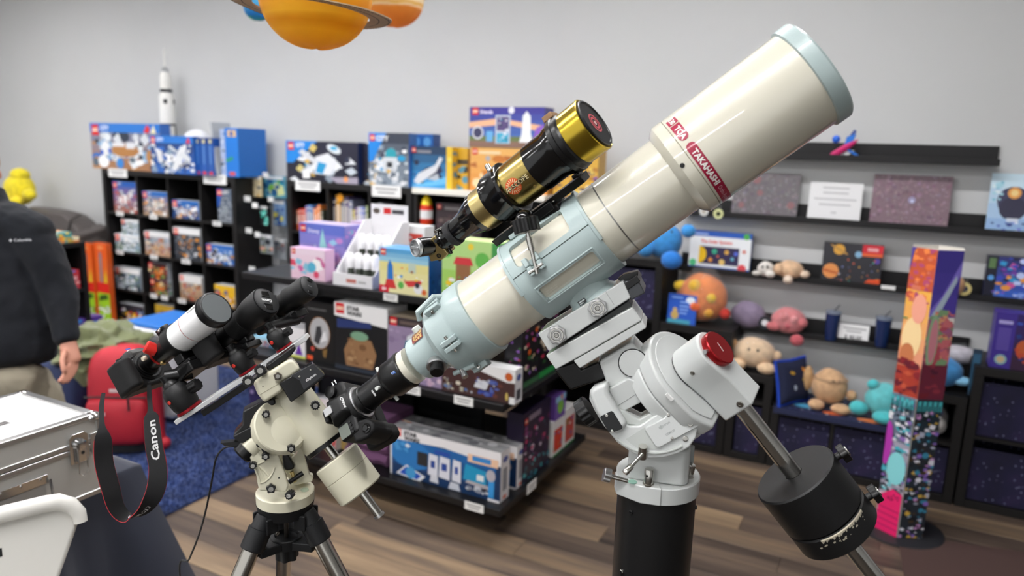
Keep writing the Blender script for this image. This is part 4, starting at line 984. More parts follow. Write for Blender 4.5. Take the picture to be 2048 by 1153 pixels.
A.e(0.62,0.42,0.12,'5ab8d8'); A.e(0.3,0.34,0.07,'d86aa8'); A.e(0.75,0.2,0.08,'e05070'); A.done('front_print',o); S.done('side_print',o)
y2 = y1 + 0.12
o,A,S,U = ibox((600,540,690,449),y2,Z3,'blue and lilac castle toy box behind the small pink one',('c8a8dc','4a6ac8'),'pink',52,None,'',n=40,size=0.06,logo=0.12,side='9a90d0',top='c8b8e0',d=0.14)
A.p([(0.42,0.05),(0.62,0.05),(0.6,0.6),(0.52,0.92),(0.45,0.6)],'9ad8d8'); A.p([(0.3,0.05),(0.4,0.05),(0.4,0.45),(0.35,0.62),(0.31,0.45)],'c8d8e8'); A.e(0.8,0.4,0.08,'d0a0e0'); A.t('Disney',0.2,0.8,0.1,'e8e8ff',0.02); A.done('front_print',o)
S.r(0,0,1,1,'8a84cc').clutter(0.1,0.1,0.9,0.9,14,PALS['pink'],0.2,5); S.done('side_print',o)
o,A,S,U = ibox((702,520,748,444),YI + 0.38,Z3,'pale blue and pink long box behind the castle box',('a8c8e4','e0c0e0'),'pink',53,None,'',n=30,size=0.1,logo=0,blob=False,side='c8b8e0',top='d8c8e8',d=0.1)
A.done('front_print',o)
o,A,S,U = ibox((752,520,849,450),YI + 0.36,Z3,'white toy box with red festive picture on the island top',('f0efee','f4f2f0'),None,54,side='e8e6e4',top='f2f0ee',d=0.09)
A.r(0.28,0.0,0.96,0.86,'d84a40'); A.clutter(0.3,0.05,0.94,0.8,40,['f0f0f0','3a8a4a','d83a30','303034','f0e0d0','e88a80'],0.05,6); A.logo(0.03,0.72,0.14); A.done('front_print',o)
xa,xb,_,zt = XZ(665,575,768,462,YI + 0.04)
xb -= 0.07
t = thing('counter_display','white slanted counter display case of small figurine key chains on the island','display case',((xa + xb) / 2,YI + 0.15,Z3))
prof = [(0,0),(0.30,0),(0.30,0.30),(0.24,0.30),(0.02,0.06),(0,0.06)]
M_dw = mat('display_white','ecebee',0.5)
for x in (xa,xb - 0.006): obj('side_wall',MB().prism(prof,frame(V((x,YI + 0.04,Z3)),V((0,1,0)),V((0,0,1)),V((1,0,0))),0,0.006),M_dw,t)
obj('front_wall',MB().box(xa + 0.006,YI + 0.04,Z3,xb - 0.006,YI + 0.046,Z3 + 0.06),M_dw,t)
obj('floor_tray',MB().box(xa + 0.006,YI + 0.046,Z3,xb - 0.006,YI + 0.33,Z3 + 0.02),M_dw,t)
obj('back_card',MB().box(xa + 0.006,YI + 0.335,Z3,xb - 0.006,YI + 0.34,Z3 + 0.38),M_dw,t)
A = Art(frame(V((xa + 0.006,YI + 0.335,Z3 + 0.26)),V((1,0,0)),V((0,0,1)),V((0,-1,0))),xb - xa - 0.012,0.12)
A.r(0,0,1,1,'ecebee'); A.e(0.15,0.7,0.1,'5a5048',0.12); A.r(0.35,0.6,0.55,0.85,'d83030'); A.r(0.58,0.62,0.9,0.8,'4a4a50'); A.done('header_print',t)
A = Art(frame(V((xa,YI + 0.04,Z3)),V((1,0,0)),V((0,0,1)),V((0,-1,0))),xb - xa,0.06); A.r(0.35,0.3,0.6,0.6,'c87a70'); A.r(0.65,0.35,0.85,0.5,'b0b0b0'); A.done('front_print',t)
for i in range(4):
    for j in range(2):
        x = xa + 0.055 + i * (xb - xa - 0.09) / 3; y = YI + 0.11 + j * 0.09; z = Z3 + 0.06 + j * 0.085
        k = thing('figurine','small white-topped figurine key chain, %s of four in the %s row of the counter display' % (('first','second','third','last')[i],('front','rear')[j]),'figurine',(x,y,Z3 + 0.02),'figurine key chains')
        obj('clear_capsule',MB().lathe(V((x,y,z + 0.02)),V((0,0,1)),[(0,0.02),(0.06,0.022),(0.075,0.012)],12),mat('capsule_white','f2f2f4',0.15,coat=0.3),k)
        obj('body',MB().lathe(V((x,y,Z3 + 0.02)),V((0,0,1)),[(0,0.018),(z - Z3 - 0.04,0.02),(z - Z3 - 0.002,0.015)],10),mat('figurine_dark','3a4036' if j == 0 else '3a4036',0.6),k)
o,A,S,U = ibox((759,597,857,500),YI + 0.03,Z3,'blue and yellow beach toy box with a red and blue rocket on the island top',('f0e6a8','5ab0dc'),None,55,side='1f5ab0',top='4a9ad8',d=0.13)
A.grad(0,0,1,0.75,'f2ecb8','e8e090',3); A.grad(0,0.7,1,1,'a8d8e8','3a9ad8',3); A.p([(0.16,0.2),(0.3,0.2),(0.28,0.62),(0.22,0.75),(0.17,0.62)],'2a7ad0'); A.p([(0.1,0.1),(0.36,0.1),(0.3,0.3),(0.15,0.3)],'d83a38'); A.r(0,0,0.2,0.16,'d8203a'); A.t('4+',0.05,0.03,0.09,'ffffff',0.03); A.p([(0.5,0.3),(0.88,0.36),(0.84,0.22),(0.6,0.18)],'d84040'); A.r(0.6,0.5,0.75,0.72,'c8d8c8'); A.e(0.8,0.16,0.09,'f0f0f0'); A.e(0.78,0.24,0.05,'30303a'); A.e(0.45,0.2,0.06,'60b850'); A.e(0.92,0.1,0.05,'e06a30'); A.clutter(0.3,0.3,0.9,0.6,12,PALS['kid'],0.03,5); A.logo(0.03,0.84,0.11); A.done('front_print',o)
S.r(0,0,1,1,'1f5ab4').clutter(0.1,0.1,0.9,0.5,6,['d84a38','3a80d0','18428a'],0.12,3); S.done('side_print',o)
o,A,S,U = ibox((884,610,1000,482),YI + 0.05,Z3,'light green garden toy box behind the lower end of the big telescope',('b8e08a','a8dcf0'),None,56,side='48a848',top='c8e8a0',d=0.12)
A.r(0,0,1,0.5,'a8d868'); A.e(0.5,0.9,0.05,'f4d838'); A.p([(0.25,0.3),(0.5,0.3),(0.5,0.6),(0.25,0.6)],'9a6a44'); A.p([(0.2,0.6),(0.55,0.6),(0.5,0.72),(0.25,0.72)],'d83a40'); A.e(0.08,0.8,0.1,'50b84a'); A.e(0.7,0.7,0.12,'68c050'); A.clutter(0.05,0.05,0.95,0.4,40,PALS['kid'],0.05,7); A.r(0.86,0,1,1,'3f9a48'); A.done('front_print',o)
price_tag((ony(782,587,YI + 0.02).x,YI + 0.018,Z3 - 0.02),0.08,0.034,'white price tag on the top island shelf under the beach toy box',None)
o,A,S,U = ibox((560,745,611,655),YI + 0.06,Z2,'white toy box with violet peaks at the left of the middle island shelf',('f0eef0','e8e6ea'),None,57,side='d8d6da',d=0.1)
A.p([(0.1,0.1),(0.35,0.1),(0.22,0.45)],'5a2a98'); A.p([(0.6,0.1),(0.9,0.1),(0.75,0.5)],'6a34a8'); A.r(0,0,1,0.08,'d8e070'); A.done('front_print',o)
o,A,S,U = ibox((611,757,669,606),YI + 0.05,Z2,'tall black toy box with a pale oval portrait on the middle island shelf',('141416','1a1a1c'),None,58,side='101012',d=0.14)
A.e(0.5,0.5,0.36,'8a5a28',0.27,n=24); A.e(0.5,0.5,0.34,'b8b8ba',0.255,n=24); A.p([(0.3,0.35),(0.45,0.3),(0.6,0.42),(0.55,0.62),(0.4,0.6)],'3a3a3e'); A.p([(0.5,0.34),(0.75,0.4),(0.7,0.55),(0.6,0.5)],'e8e8ea'); A.p([(0.6,0.22),(0.75,0.26),(0.7,0.1),(0.62,0.12)],'8a6a38'); A.e(0.25,0.22,0.06,'d85040'); A.t('THE MANDALORIAN',0.1,0.87,0.03,'8a8a8a',0.01,maxw=0.8); A.r(0.05,0.03,0.25,0.1,'e85a30'); A.done('front_print',o)
o,A,S,U = ibox((670,772,775,612),YI + 0.04,Z2,'white-lidded black toy box with a brown and green lump picture, middle island shelf',('15161a','1c2030'),None,59,side='e6e6e8',top='f2f2f2',d=0.16)
A.p([(0,0.8),(1,0.72),(1,1),(0,1)],'f2f2f2'); A.p([(0.05,0.62),(0.7,0.68),(0.7,0.76),(0.05,0.76)],'2a3a70'); A.logo(0.03,0.84,0.16); A.t('STAR',0.24,0.905,0.065,'1c1c20',0.05,sx=1.2); A.t('WARS',0.24,0.83,0.065,'1c1c20',0.05,sx=1.2); A.p([(0.22,0.06),(0.72,0.04),(0.8,0.3),(0.7,0.5),(0.3,0.5),(0.18,0.3)],'9a7350'); A.e(0.48,0.54,0.17,'7fa88a',0.07); A.clutter(0.25,0.08,0.72,0.48,18,['a8825c','8a6444','b8946c','7a5638'],0.07,5); A.grad(0,0,1,0.07,'3a4250','20242c',2); A.done('front_print',o)
o,A,S,U = ibox((777,792,884,640),YI + 0.04,Z2,'lavender toy box with dark band and pink logo on the middle island shelf',('9a88a8','a898b4'),None,60,side='b8a8bc',top='b8a890',d=0.14)
A.r(0,0.86,1,1,'3a3034'); A.logo(0.03,0.86,0.13); A.r(0.22,0.9,0.6,0.95,'6a5a54'); A.clutter(0,0,1,0.8,40,['9480a4','a894b4','8a7898','b0a0bc'],0.1,5); A.p([(0.35,0.62),(0.45,0.66),(0.55,0.75),(0.5,0.8),(0.36,0.72)],'dfe4ea'); A.p([(0.3,0.5),(0.42,0.48),(0.46,0.62),(0.34,0.66)],'2a8a9a'); A.clutter(0,0,1,0.12,12,['e0c8d8','c8a8c0','d8c0d0'],0.06,3); A.done('front_print',o)
o,A,S,U = ibox((884,822,1030,728),YI + 0.03,Z2,'white-framed toy box with brown scene and blue-white machine, right end of the middle island shelf',('4a3230','5a3c38'),None,61,side='e8e8ea',top='eeeeee',d=0.07)
A.p([(0,0.72),(0.5,0.82),(0.9,0.6),(1,0.62),(1,1),(0,1)],'eeeeee'); A.r(0.93,0,1,0.2,'eeeeee'); A.t('WARS',0.14,0.8,0.1,'303034',0.05); A.logo(0.02,0.8,0.1); A.p([(0.45,0.3),(0.62,0.26),(0.66,0.52),(0.5,0.56)],'d8dae0'); A.p([(0.5,0.12),(0.74,0.1),(0.74,0.22),(0.52,0.24)],'3a4a9a'); A.p([(0.62,0.5),(0.8,0.44),(0.76,0.58),(0.66,0.6)],'4a5aa0'); A.clutter(0.02,0.08,0.36,0.4,18,['c8c0a8','8a8a90','5a7ab0','d8d0c0'],0.035,5); A.clutter(0.4,0.1,0.85,0.6,24,['c8cad2','5a6ab0','2a2430','6a4038'],0.04,8); A.e(0.9,0.2,0.02,'c8b060',0.12); A.e(0.92,0.78,0.05,'c8602a'); A.done('front_print',o)
S.r(0,0,1,1,'e4e4e8').r(0.2,0.1,0.8,0.4,'4a4a50').e(0.5,0.75,0.3,'4a5aa0',0.1); S.done('side_print',o)
price_tag((ony(823,797,YI).x,YI,Z2 - 0.017),0.1,0.04,'white price tag on the middle island shelf under the lavender box',None)
price_tag((ony(927,818,YI).x,YI,Z2 - 0.017),0.1,0.04,'white price tag on the middle island shelf under the brown scene box',None)
def sidebox(name,label,ya,yb,z0,z1,xf,d,bg,side='202024',top='202024',**k):
    z0 += 0.0012
    T = frame(V((xf,ya,z0)),V((0,1,0)),V((0,0,1)),V((1,0,0)))
    o = obj(name,MB().box(0,0,-d,yb - ya,z1 - z0,0,T),mat('card_' + side,side,0.4),bevel=0.0015); tag(o,label,'box')
    A = Art(T,yb - ya,z1 - z0); A.r(0,0,1,1,bg)
    return o,A
xr = XI - 0.03
ya,yb = onx(1046,760,xr).y,onx(1108,700,xr).y
zt2 = Z3 - 0.045
o,A = sidebox('toy_box','black toy box with orange blossom picture facing the right end of the island',ya,ya + (yb - ya) * 0.48,Z2,zt2,xr,0.1,'16161a')
A.r(0,0,1,1,'18161a'); A.clutter(0.05,0.15,0.95,0.95,60,PALS['flor'] + ['1c1a1e'] * 4,0.09,3); A.r(0,0,1,0.07,'3a6a44'); A.done('front_print',o)
o,A = sidebox('toy_box','black toy box with mixed flower picture and green foot, rear of the island end',ya + (yb - ya) * 0.5,yb + 0.05,Z2,zt2,xr,0.1,'16161a')
A.r(0,0,1,1,'161418'); A.clutter(0.05,0.2,0.95,0.95,50,PALS['flor'] + ['1c1a1e'] * 5,0.09,4); A.r(0,0,1,0.08,'2a9a48'); A.r(0.6,0.12,0.75,0.2,'d84a40'); A.done('front_print',o)
o,A,S,U = ibox((1012,800,1043,640),YI + 0.14,Z2,'black blossom toy box with its face to the front, behind the brown scene box',('1a181c','1c1a1e'),None,62,side='18161a',d=0.02)
A.clutter(0,0.1,1,0.95,40,PALS['flor'] + ['1c1a1e'] * 3,0.14,5); A.done('front_print',o)
yb1 = YI + 0.06
def robot_box(px,y,label):
    o,A,S,U = ibox(px,y,Z1,label,('10203c','10203c'),None,63,side='e4e2e4',top='8a8a8c',d=0.085)
    A.r(0,0,1,1,'16345c'); A.grad(0,0.06,0.96,0.8,'102a50','1f6ab0',4); A.e(0.2,0.5,0.2,'2a7ac0',0.3)
    A.p([(0,0.76),(0.5,0.82),(0.96,0.72),(1,0.72),(1,1),(0,1)],'eceaec'); A.r(0,0,0.015,1,'eceaec')
    A.logo(0.02,0.84,0.085); A.t('STAR',0.13,0.885,0.09,'1c1c20',0.06,sx=1.2); A.t('WARS',0.13,0.785,0.09,'1c1c20',0.06,sx=1.2)
    for i,(x0,x1) in enumerate(((0.36,0.45),(0.46,0.56),(0.58,0.66))): A.p([(x0,0.2),(x1,0.18),(x1,0.62),(x0 + 0.01,0.64)],'e2e4ee'); A.r(x0 + 0.025,0.35,x1 - 0.025,0.5,'2a4a9a')
    A.p([(0.38,0.06),(0.46,0.05),(0.45,0.2),(0.39,0.22)],'dcdee6'); A.p([(0.55,0.02),(0.66,0.02),(0.64,0.16),(0.57,0.17)],'d4d8e2'); A.r(0.42,0.66,0.56,0.74,'2a50a8'); A.r(0.26,0.34,0.36,0.62,'2a2c30')
    A.p([(0.68,0.3),(0.88,0.24),(0.88,0.56),(0.7,0.62)],'1f9ac8'); A.p([(0.7,0.24),(0.9,0.2),(0.9,0.28),(0.72,0.3)],'b8b0b4'); A.r(0.8,0.34,0.86,0.46,'e8eef0'); A.r(0.9,0.06,0.95,0.4,'3a9ae0'); A.e(0.92,0.5,0.04,'b8b4bc',0.12)
    A.p([(0.06,0.05),(0.28,-0.02),(0.34,0.12),(0.16,0.28)],'e8eaee'); A.p([(0.09,0.07),(0.26,0.02),(0.3,0.12),(0.16,0.24)],'2050c0'); A.e(0.2,0.13,0.05,'4aa0d8'); A.clutter(0.05,0.55,0.18,0.72,8,['e8f0f8','4a9ad8','205090'],0.03,4)
    A.r(0.72,0.68,0.98,0.84,'f0c8a8'); A.r(0.76,0.72,0.92,0.82,'3a8ad0'); A.clutter(0.68,0.04,0.9,0.2,12,['c8ccd4','8a90a0','1c2030'],0.03,6); A.r(0.9,0.0,1,0.05,'eceaec'); A.done('front_print',o)
    S.r(0,0,1,1,'e2e0e2').r(0.25,0.2,0.75,0.65,'8a8c94').e(0.5,0.82,0.3,'4a58a0',0.06).r(0.3,0.03,0.7,0.1,'e07a60'); S.done('side_print',o)
    U.grad(0,0,1,1,'a8a8aa','7a7a7c',2); U.clutter(0.1,0.2,0.9,0.8,10,['b0b0b2','6a6a70','c8c8ca'],0.05,3); U.done('lid_print',o)
robot_box((781,985,1002,880),yb1,'large white and blue robot toy box at the front of the bottom island shelf')
robot_box((800,975,1034,867),yb1 + 0.16,'matching white and blue robot toy box standing behind its twin')
t_y = yb1 + 0.1
for i in range(4):
    xa = ony(692,930,YI + 0.1).x; xb = ony(776,930,YI + 0.1).x
    z = Z1 + 0.001 + i * 0.066
    mb = MB(); n = 10
    loops = []
    for k in range(n + 1):
        x = xa + (xb - xa) * k / n; wv = 0.008 * sin(k * 1.7 + i * 2)
        loops.append([V((x,YI + 0.10 + wv,z + 0.004)),V((x,YI + 0.085 + wv,z + 0.032)),V((x,YI + 0.10 + wv,z + 0.06)),V((x,YI + 0.32,z + 0.058)),V((x,YI + 0.32,z + 0.004))])
    mb.loft(loops); o = obj('folded_cloth',mb,mat('purple_cloth','6a4466',0.85,bump=0.3,bscale=60),recalc=True)
    tag(o,'folded purple cloth, %s in the stack left of the robot box' % ('lowest','second from below','third from below','topmost')[i],'cloth','folded purple cloths')
o,A,S,U = ibox((672,925,697,850),YI + 0.16,Z1,'tan and green box end left of the purple cloth stack',('b89a5a','a88a50'),['c8aa6a','5a8a6a','9a7a40'],64,None,'',logo=0,n=8,blob=False,side='8a7440')
A.done('front_print',o)
for px,lab,bg,pal,seed in (((640,905,671,800),'red and white toy box on the bottom island shelf behind the small mount',('c83a34','e8e4e4'),['d84a40','f0e8e8','8a2024'],1),((560,885,638,795),'dark toy box with violet picture behind the small mount',('241c2c','3a2a48'),['5a3a70','8a6aa8','2a2030','c8b8d8'],2)):
    o,A,S,U = ibox(px,YI + 0.12,Z1,lab,bg,pal,70 + seed,None,'',logo=0.1); A.done('front_print',o)
zl = Z2
for px,lab,bg,pal,seed in (((497,718,540,678),'pale blue toy box at the left end of the middle island shelf',('8ac0dc','b8e0ec'),['5aa0c8','e8f4f8','d86a50','3a6a8a'],1),((520,735,558,690),'light blue toy box beside the paler one on the middle island shelf',('6ab0d8','d8eef4'),['4a90c0','f0f4f0','e0a050','30506a'],2)):
    x0,x1,_,z1 = XZ(*px,YI + 0.1 * seed)
    o,A,S,U = carton('toy_box',lab,x0,x1,zl + 0.0012,z1,YI + 0.02 + 0.1 * seed,0.08,front=bg[0]); set_art(A,bg,pal,80 + seed,None,'',logo=0.14); A.done('front_print',o)
x0,x1,_,z1 = XZ(464,880,530,748,YI + 0.03)
o,A,S,U = carton('game_box','dark purple game box with grey planet, left end of the bottom island shelf',max(x0,XL + 0.01),x1,Z1 + 0.0012,z1,YI + 0.03,0.07,front='2c2454',side='221c40')
A.grad(0,0,1,1,'30285a','2a2050',3); A.e(0.2,0.05,0.5,'9a8a84',0.35,n=20); A.p([(0,0.36),(0.5,0.42),(0.5,0.46),(0,0.4)],'d86a6a'); A.r(0.08,0.7,0.3,0.76,'8a7aa8'); A.e(0.5,0.7,0.08,'1c1838'); A.done('front_print',o)
ya,yb = onx(1047,870,xr).y,onx(1100,830,xr).y
o,A = sidebox('toy_box','dark violet toy box with pale figures facing the right end of the island',ya,yb,Z1,Z1 + 0.36,xr,0.09,'241a34','241a34')
A.r(0,0,1,1,'2a1e38'); A.clutter(0.03,0.25,0.97,0.8,44,['d8c8dc','8a3a78','c03a6a','3a2a50','6a2a5a','2a4a5a'],0.06,3); A.clutter(0,0,1,0.25,30,['3a8a9a','2a5a70','4ab0b8','203040'],0.06,4); A.r(0.16,0.86,0.6,0.94,'8a7a8a'); A.logo(0.02,0.84,0.1); A.done('front_print',o)
for i,(pa,pb_,h_,lab,c1) in enumerate(((1108,1128,0.20,'red and white toy box at the rear right end of the island','d83a28'),(1130,1150,0.22,'white toy box with red picture, rearmost at the island end','c84a40'))):
    ya,yb = onx(pa,850,xr).y,onx(pb_,830,xr).y
    o,A = sidebox('toy_box',lab,ya,min(yb,YB - 0.01),Z1,Z1 + h_,xr,0.08,'e8e8e8','e8e6e4')
    A.r(0,0,1,1,'eae8e6'); A.r(0.05,0.12,0.9,0.75,c1); A.clutter(0.1,0.15,0.85,0.7,10,['3a6ab0','e8e8e8','d86a40','50a050'],0.09,i); A.r(0,0,1,0.05,'3a8a48'); A.done('front_print',o)
ya = onx(1112,800,xr).y
o,A = sidebox('toy_box','small green and violet toy box on top of the red and white one',ya,ya + 0.13,Z1 + 0.201,Z1 + 0.33,xr,0.07,'6a4a9a','6a4a9a')
A.r(0,0,1,1,'7a5ab0'); A.e(0.5,0.5,0.3,'8ac850'); A.r(0,0.75,1,1,'9ac8e8'); A.e(0.6,0.9,0.1,'e86a40'); A.done('front_print',o)
price_tag((ony(948,1027,YI).x,YI,Z1 - 0.017),0.1,0.04,'white price tag on the front edge of the bottom island shelf',None)
price_tag((XI,onx(1063,972,XI).y,Z1 - 0.017),0.1,0.05,'white price tag on the right edge of the bottom island shelf',None,side=True)
# -- hanging paper planets
def planet(c,r,m,name,label,parts=None,sq=1.0):
    t = thing(name,label,'paper planet',(c.x,c.y,c.z - r))
    def fn(u):
        a = atan2(u.y,u.x)
        return (1 - 0.012 * abs(sin(a * 9)) * (1 - u.z * u.z)) * (1 - 0.055 * max(0,-u.z) ** 8 * (1 + 0.3 * sin(3 * a)))
    obj('globe',MB().ball(c,(r,r,r * sq),seg=72,rings=36,fn=fn),m,t)
    obj('string',MB().tube([c + V((0,0,r * sq)),V((c.x,c.y,ZC))],0.001,6),mat('string_white','e8e8e8',0.7),t)
    return t
def bandmat(name,cols,scale,turb=0.02,sat=1.0,axis=2):
    m = mat(name,cols[0][1],0.62,sheen=0.1)
    nt = m.node_tree; N = nt.nodes; L = nt.links
    tc = N.new('ShaderNodeTexCoord'); sp = N.new('ShaderNodeSeparateXYZ'); L.new(tc.outputs['Object'],sp.inputs[0])
    n = N.new('ShaderNodeTexNoise'); n.inputs['Scale'].default_value = scale; n.inputs['Detail'].default_value = 3
    mp = N.new('ShaderNodeMapping'); mp.inputs['Scale'].default_value = (1,1,3); L.new(tc.outputs['Object'],mp.inputs[0]); L.new(mp.outputs[0],n.inputs['Vector'])
    ma = N.new('ShaderNodeMath'); ma.operation = 'MULTIPLY_ADD'; ma.inputs[1].default_value = turb; L.new(n.outputs[0],ma.inputs[0]); L.new(sp.outputs[axis],ma.inputs[2])
    mr = N.new('ShaderNodeMapRange'); mr.inputs[1].default_value = 0.0; mr.inputs[2].default_value = cols[-1][0]; L.new(ma.outputs[0],mr.inputs[0])
    cr = N.new('ShaderNodeValToRGB'); L.new(mr.outputs[0],cr.inputs[0]); e = cr.color_ramp.elements
    e[0].position = 0; e[0].color = hx(cols[0][1]); e[1].position = 1; e[1].color = hx(cols[-1][1])
    for p,c in cols[1:-1]:
        x = e.new(p / cols[-1][0]); x.color = hx(c)
    L.new(cr.outputs[0],nt.nodes['Principled BSDF'].inputs['Base Color'])
    tr = N.new('ShaderNodeBsdfTranslucent'); L.new(cr.outputs[0],tr.inputs[0]); mxs = N.new('ShaderNodeMixShader'); mxs.inputs[0].default_value = 0.45
    L.new(nt.nodes['Principled BSDF'].outputs[0],mxs.inputs[1]); L.new(tr.outputs[0],mxs.inputs[2]); L.new(mxs.outputs[0],N['Material Output'].inputs[0])
    return m
ds = 1.95
rs = 0.15
cs = at(631,-12,ds);
M_sat = bandmat('saturn_paper',[(0,'dca214'),(0.03,'e8b01c'),(0.06,'f2c22c'),(0.08,'e4a81a'),(0.10,'f4c834'),(0.13,'e2a41a'),(0.16,'ecb426'),(0.2,'f0c850')],6,0.03)
t = planet(cs,rs,M_sat,'paper_saturn','large orange-yellow paper Saturn with tan ring hanging at the top')
obj('seam',MB().tube([cs + (-EF * cos(a) * rs * 1.001 * cos(0.05) - V((0,0,1)) * sin(a) * rs * 0.985 - EF * 0) + EX * 0.0 for a in [0.0 + 1.35 * k / 14 for k in range(15)]],0.0006,5),mat('seam_dark','9a6a10',0.8),t)
efh = V((EF.x,EF.y,0)).normalized()
nx = (V((0,0,1)) + EX * 0.08 + efh * 0.03).normalized()
RC = at(624,24,ds)
x_,y_,z_ = basis(nx,EX)
ro,ri = 0.212,0.153
mb = MB(); n = 64; vs = []; wob = lambda a: 0.0015 * sin(3 * a) + 0.001 * sin(7 * a)
for k in range(n):
    a = 2 * pi * k / n
    for rr,dz in ((ri,0),(ro,0.004 * sin(2 * a + 1)),(ro,0.004 * sin(2 * a + 1) + 0.003),(ri,0.003)):
        vs.append(RC + (x_ * cos(a) + y_ * sin(a)) * rr + z_ * (dz + (wob(a) if rr == ro else 0)))
fs = [(4 * k + j,4 * k + (j + 1) % 4,4 * ((k + 1) % n) + (j + 1) % 4,4 * ((k + 1) % n) + j) for k in range(n) for j in range(4)]
mb.add(vs,fs); obj('ring',mb,mat('ring_tan','c8ad8c',0.7,var=0.1,vscale=12),t,recalc=True)
mb = MB()
for k in range(90):
    a = 2 * pi * k / 90
    for rr in (0.205,0.178):
        p = RC + (x_ * cos(a) + y_ * sin(a)) * rr + z_ * (0.003 * sin(2 * a + 1) * (rr - ri) / (ro - ri) + wob(a) * (rr - ri) / (ro - ri) - 0.0012)
        e1 = (-x_ * sin(a) + y_ * cos(a)) * 0.0045; e2 = (x_ * cos(a) + y_ * sin(a)) * 0.0016
        mb.add([p - e1 - e2,p + e1 - e2,p + e1 + e2,p - e1 + e2],[(0,1,2,3)])
o = obj('ring_stitch_marks',mb,mat('stitch_dark','2c2430',0.7),t,flat=True); o['kind'] = 'stuff'
dj = 3.4; cj = at(788,-6,dj)
M_jup = bandmat('jupiter_paper',[(0,'d87a2c'),(0.06,'e08a3c'),(0.10,'e0913c'),(0.108,'eed8b4'),(0.12,'e0b85a'),(0.136,'f0e6cc'),(0.16,'e0c070'),(0.22,'f0e0c0')],12,0.035)
planet(cj,0.142,M_jup,'paper_jupiter','orange and cream banded paper planet hanging behind Saturn')
de = 3.6; ce = at(515,14,de)
M_ear = bandmat('earth_paper',[(0,'2a86c0'),(0.03,'3a9ad0'),(0.05,'5ab07a'),(0.065,'2f8ac8'),(0.12,'58b0d8')],14,0.09)
planet(ce,0.068,M_ear,'paper_earth','small blue and green paper globe hanging behind Saturn')
# -- rug
RX0,RX1,RY0,RY1 = -6.0,-2.93,1.75,3.95
t = thing('rug','deep blue shaggy rug on the plank floor at the left','rug',((RX0 + RX1) / 2,(RY0 + RY1) / 2,0))
M_rug = mat('rug_blue','22396e',0.95,var=0.35,vscale=9,bump=0.4,bscale=120,sheen=0.2)
obj('backing',MB().box(RX0,RY0,0.001,RX1,RY1,0.012),M_rug,t)
R = random.Random(9); mb = MB(); vs = []; fs = []
for i in range(26000):
    x = RX1 - abs(R.random() ** 1.4) * (RX1 - RX0); y = R.uniform(RY0,RY1)
    h = R.uniform(0.018,0.034); a = R.uniform(0,6.28); lx,ly = R.gauss(0,0.009),R.gauss(0,0.009); w_ = 0.0055
    k = len(vs)
    vs += [V((x + w_ * cos(a),y + w_ * sin(a),0.010)),V((x + w_ * cos(a + 2.1),y + w_ * sin(a + 2.1),0.010)),V((x + w_ * cos(a + 4.2),y + w_ * sin(a + 4.2),0.010)),V((x + lx,y + ly,h))]
    fs += [(k,k + 1,k + 3),(k + 1,k + 2,k + 3),(k + 2,k,k + 3)]
mb.v = vs; mb.f = fs; mb.c = [None] * len(fs)
o = obj('pile',mb,M_rug,t,flat=True); o['kind'] = 'stuff'
# -- cool box
t = thing('cool_box','white cool box with blue lid on the rug behind the red backpack','cool box',(-4.1,3.2,0.03))
cx0,cx1,cy0,cy1,czt = -4.30,-3.87,2.90,3.30,0.61
obj('body',MB().box(cx0,cy0,0.03,cx1,cy1,czt),mat('cooler_white','ececee',0.4),t,0.045,seg=4)
obj('lid',MB().box(cx0 + 0.02,cy0 + 0.02,czt + 0.001,cx1 - 0.02,cy1 - 0.02,czt + 0.03),mat('cooler_blue','2272c8',0.4),t,0.01,seg=4)
obj('rim',MB().box(cx0 - 0.014,cy0 - 0.014,czt - 0.03,cx1 + 0.014,cy1 + 0.014,czt - 0.001),MATS['cooler_white'],t,0.01)
obj('handle',MB().tube([V((cx1 + 0.01,cy0 + 0.12,czt - 0.08)),V((cx1 + 0.05,cy0 + 0.14,czt - 0.1)),V((cx1 + 0.05,cy0 + 0.28,czt - 0.1)),V((cx1 + 0.01,cy0 + 0.30,czt - 0.08))],0.012,10),MATS['cooler_white'],t)
# -- soft goods helpers
def blob(name,ctr,r,m,parent=None,seed=1,amp=0.12,fq=3.0,floor=None,seg=48,rings=30,ridge=0.0):
    R = random.Random(seed); ks = [(V((R.gauss(0,1),R.gauss(0,1),R.gauss(0,1))) * fq * R.uniform(0.6,1.8),R.uniform(0,6.3)) for _ in range(9)]
    def fn(u):
        s = 0
        for k,ph in ks:
            v = sin(k.dot(u) + ph); s += (1 - 2 * abs(v)) if ridge else v
        return 1 + amp * s / 4
    mb = MB(); mb.ball(ctr,r,seg=seg,rings=rings,fn=fn)
    if floor is not None:
        for p in mb.v:
            if p.z < floor: p.z = floor + (p.z - floor) * 0.02
    return obj(name,mb,m,parent)
t = thing('jacket','olive green fleece jacket heaped on the cool box lid','jacket',(-4.28,2.95,0.3))
M_olive = mat('olive_fleece','6f7552',0.95,bump=0.35,bscale=90,var=0.15,vscale=10,sheen=0.3)
blob('heap',at(200,690,4.35),(0.27,0.25,0.15),M_olive,t,4,0.22,2.6,ridge=1)
mb = MB()
for k in range(5):
    p0 = at(150 + 26 * k,690 + 3 * k,4.3)
    mb.tube([p0 + V((0,0.1,0.0)),p0 + V((0.01,-0.02,-0.06)),p0 + V((0.03,-0.05,-0.14)),p0 + V((0.02,-0.04,-0.2))],[0.05,0.075,0.08,0.07],12)
obj('hanging_folds',mb,M_olive,t)
t = thing('tote_bag','navy blue soft bag with white lettering on the rug behind the silver case','bag',(-4.2,2.45,0.03))
M_nvb = mat('navy_nylon','1e2b50',0.7,bump=0.3,bscale=40)
blob('body',V((-4.24,2.46,0.25)),(0.185,0.14,0.26),M_nvb,t,7,0.12,2.5,floor=0.03)
pA = at(170,800,4.42)
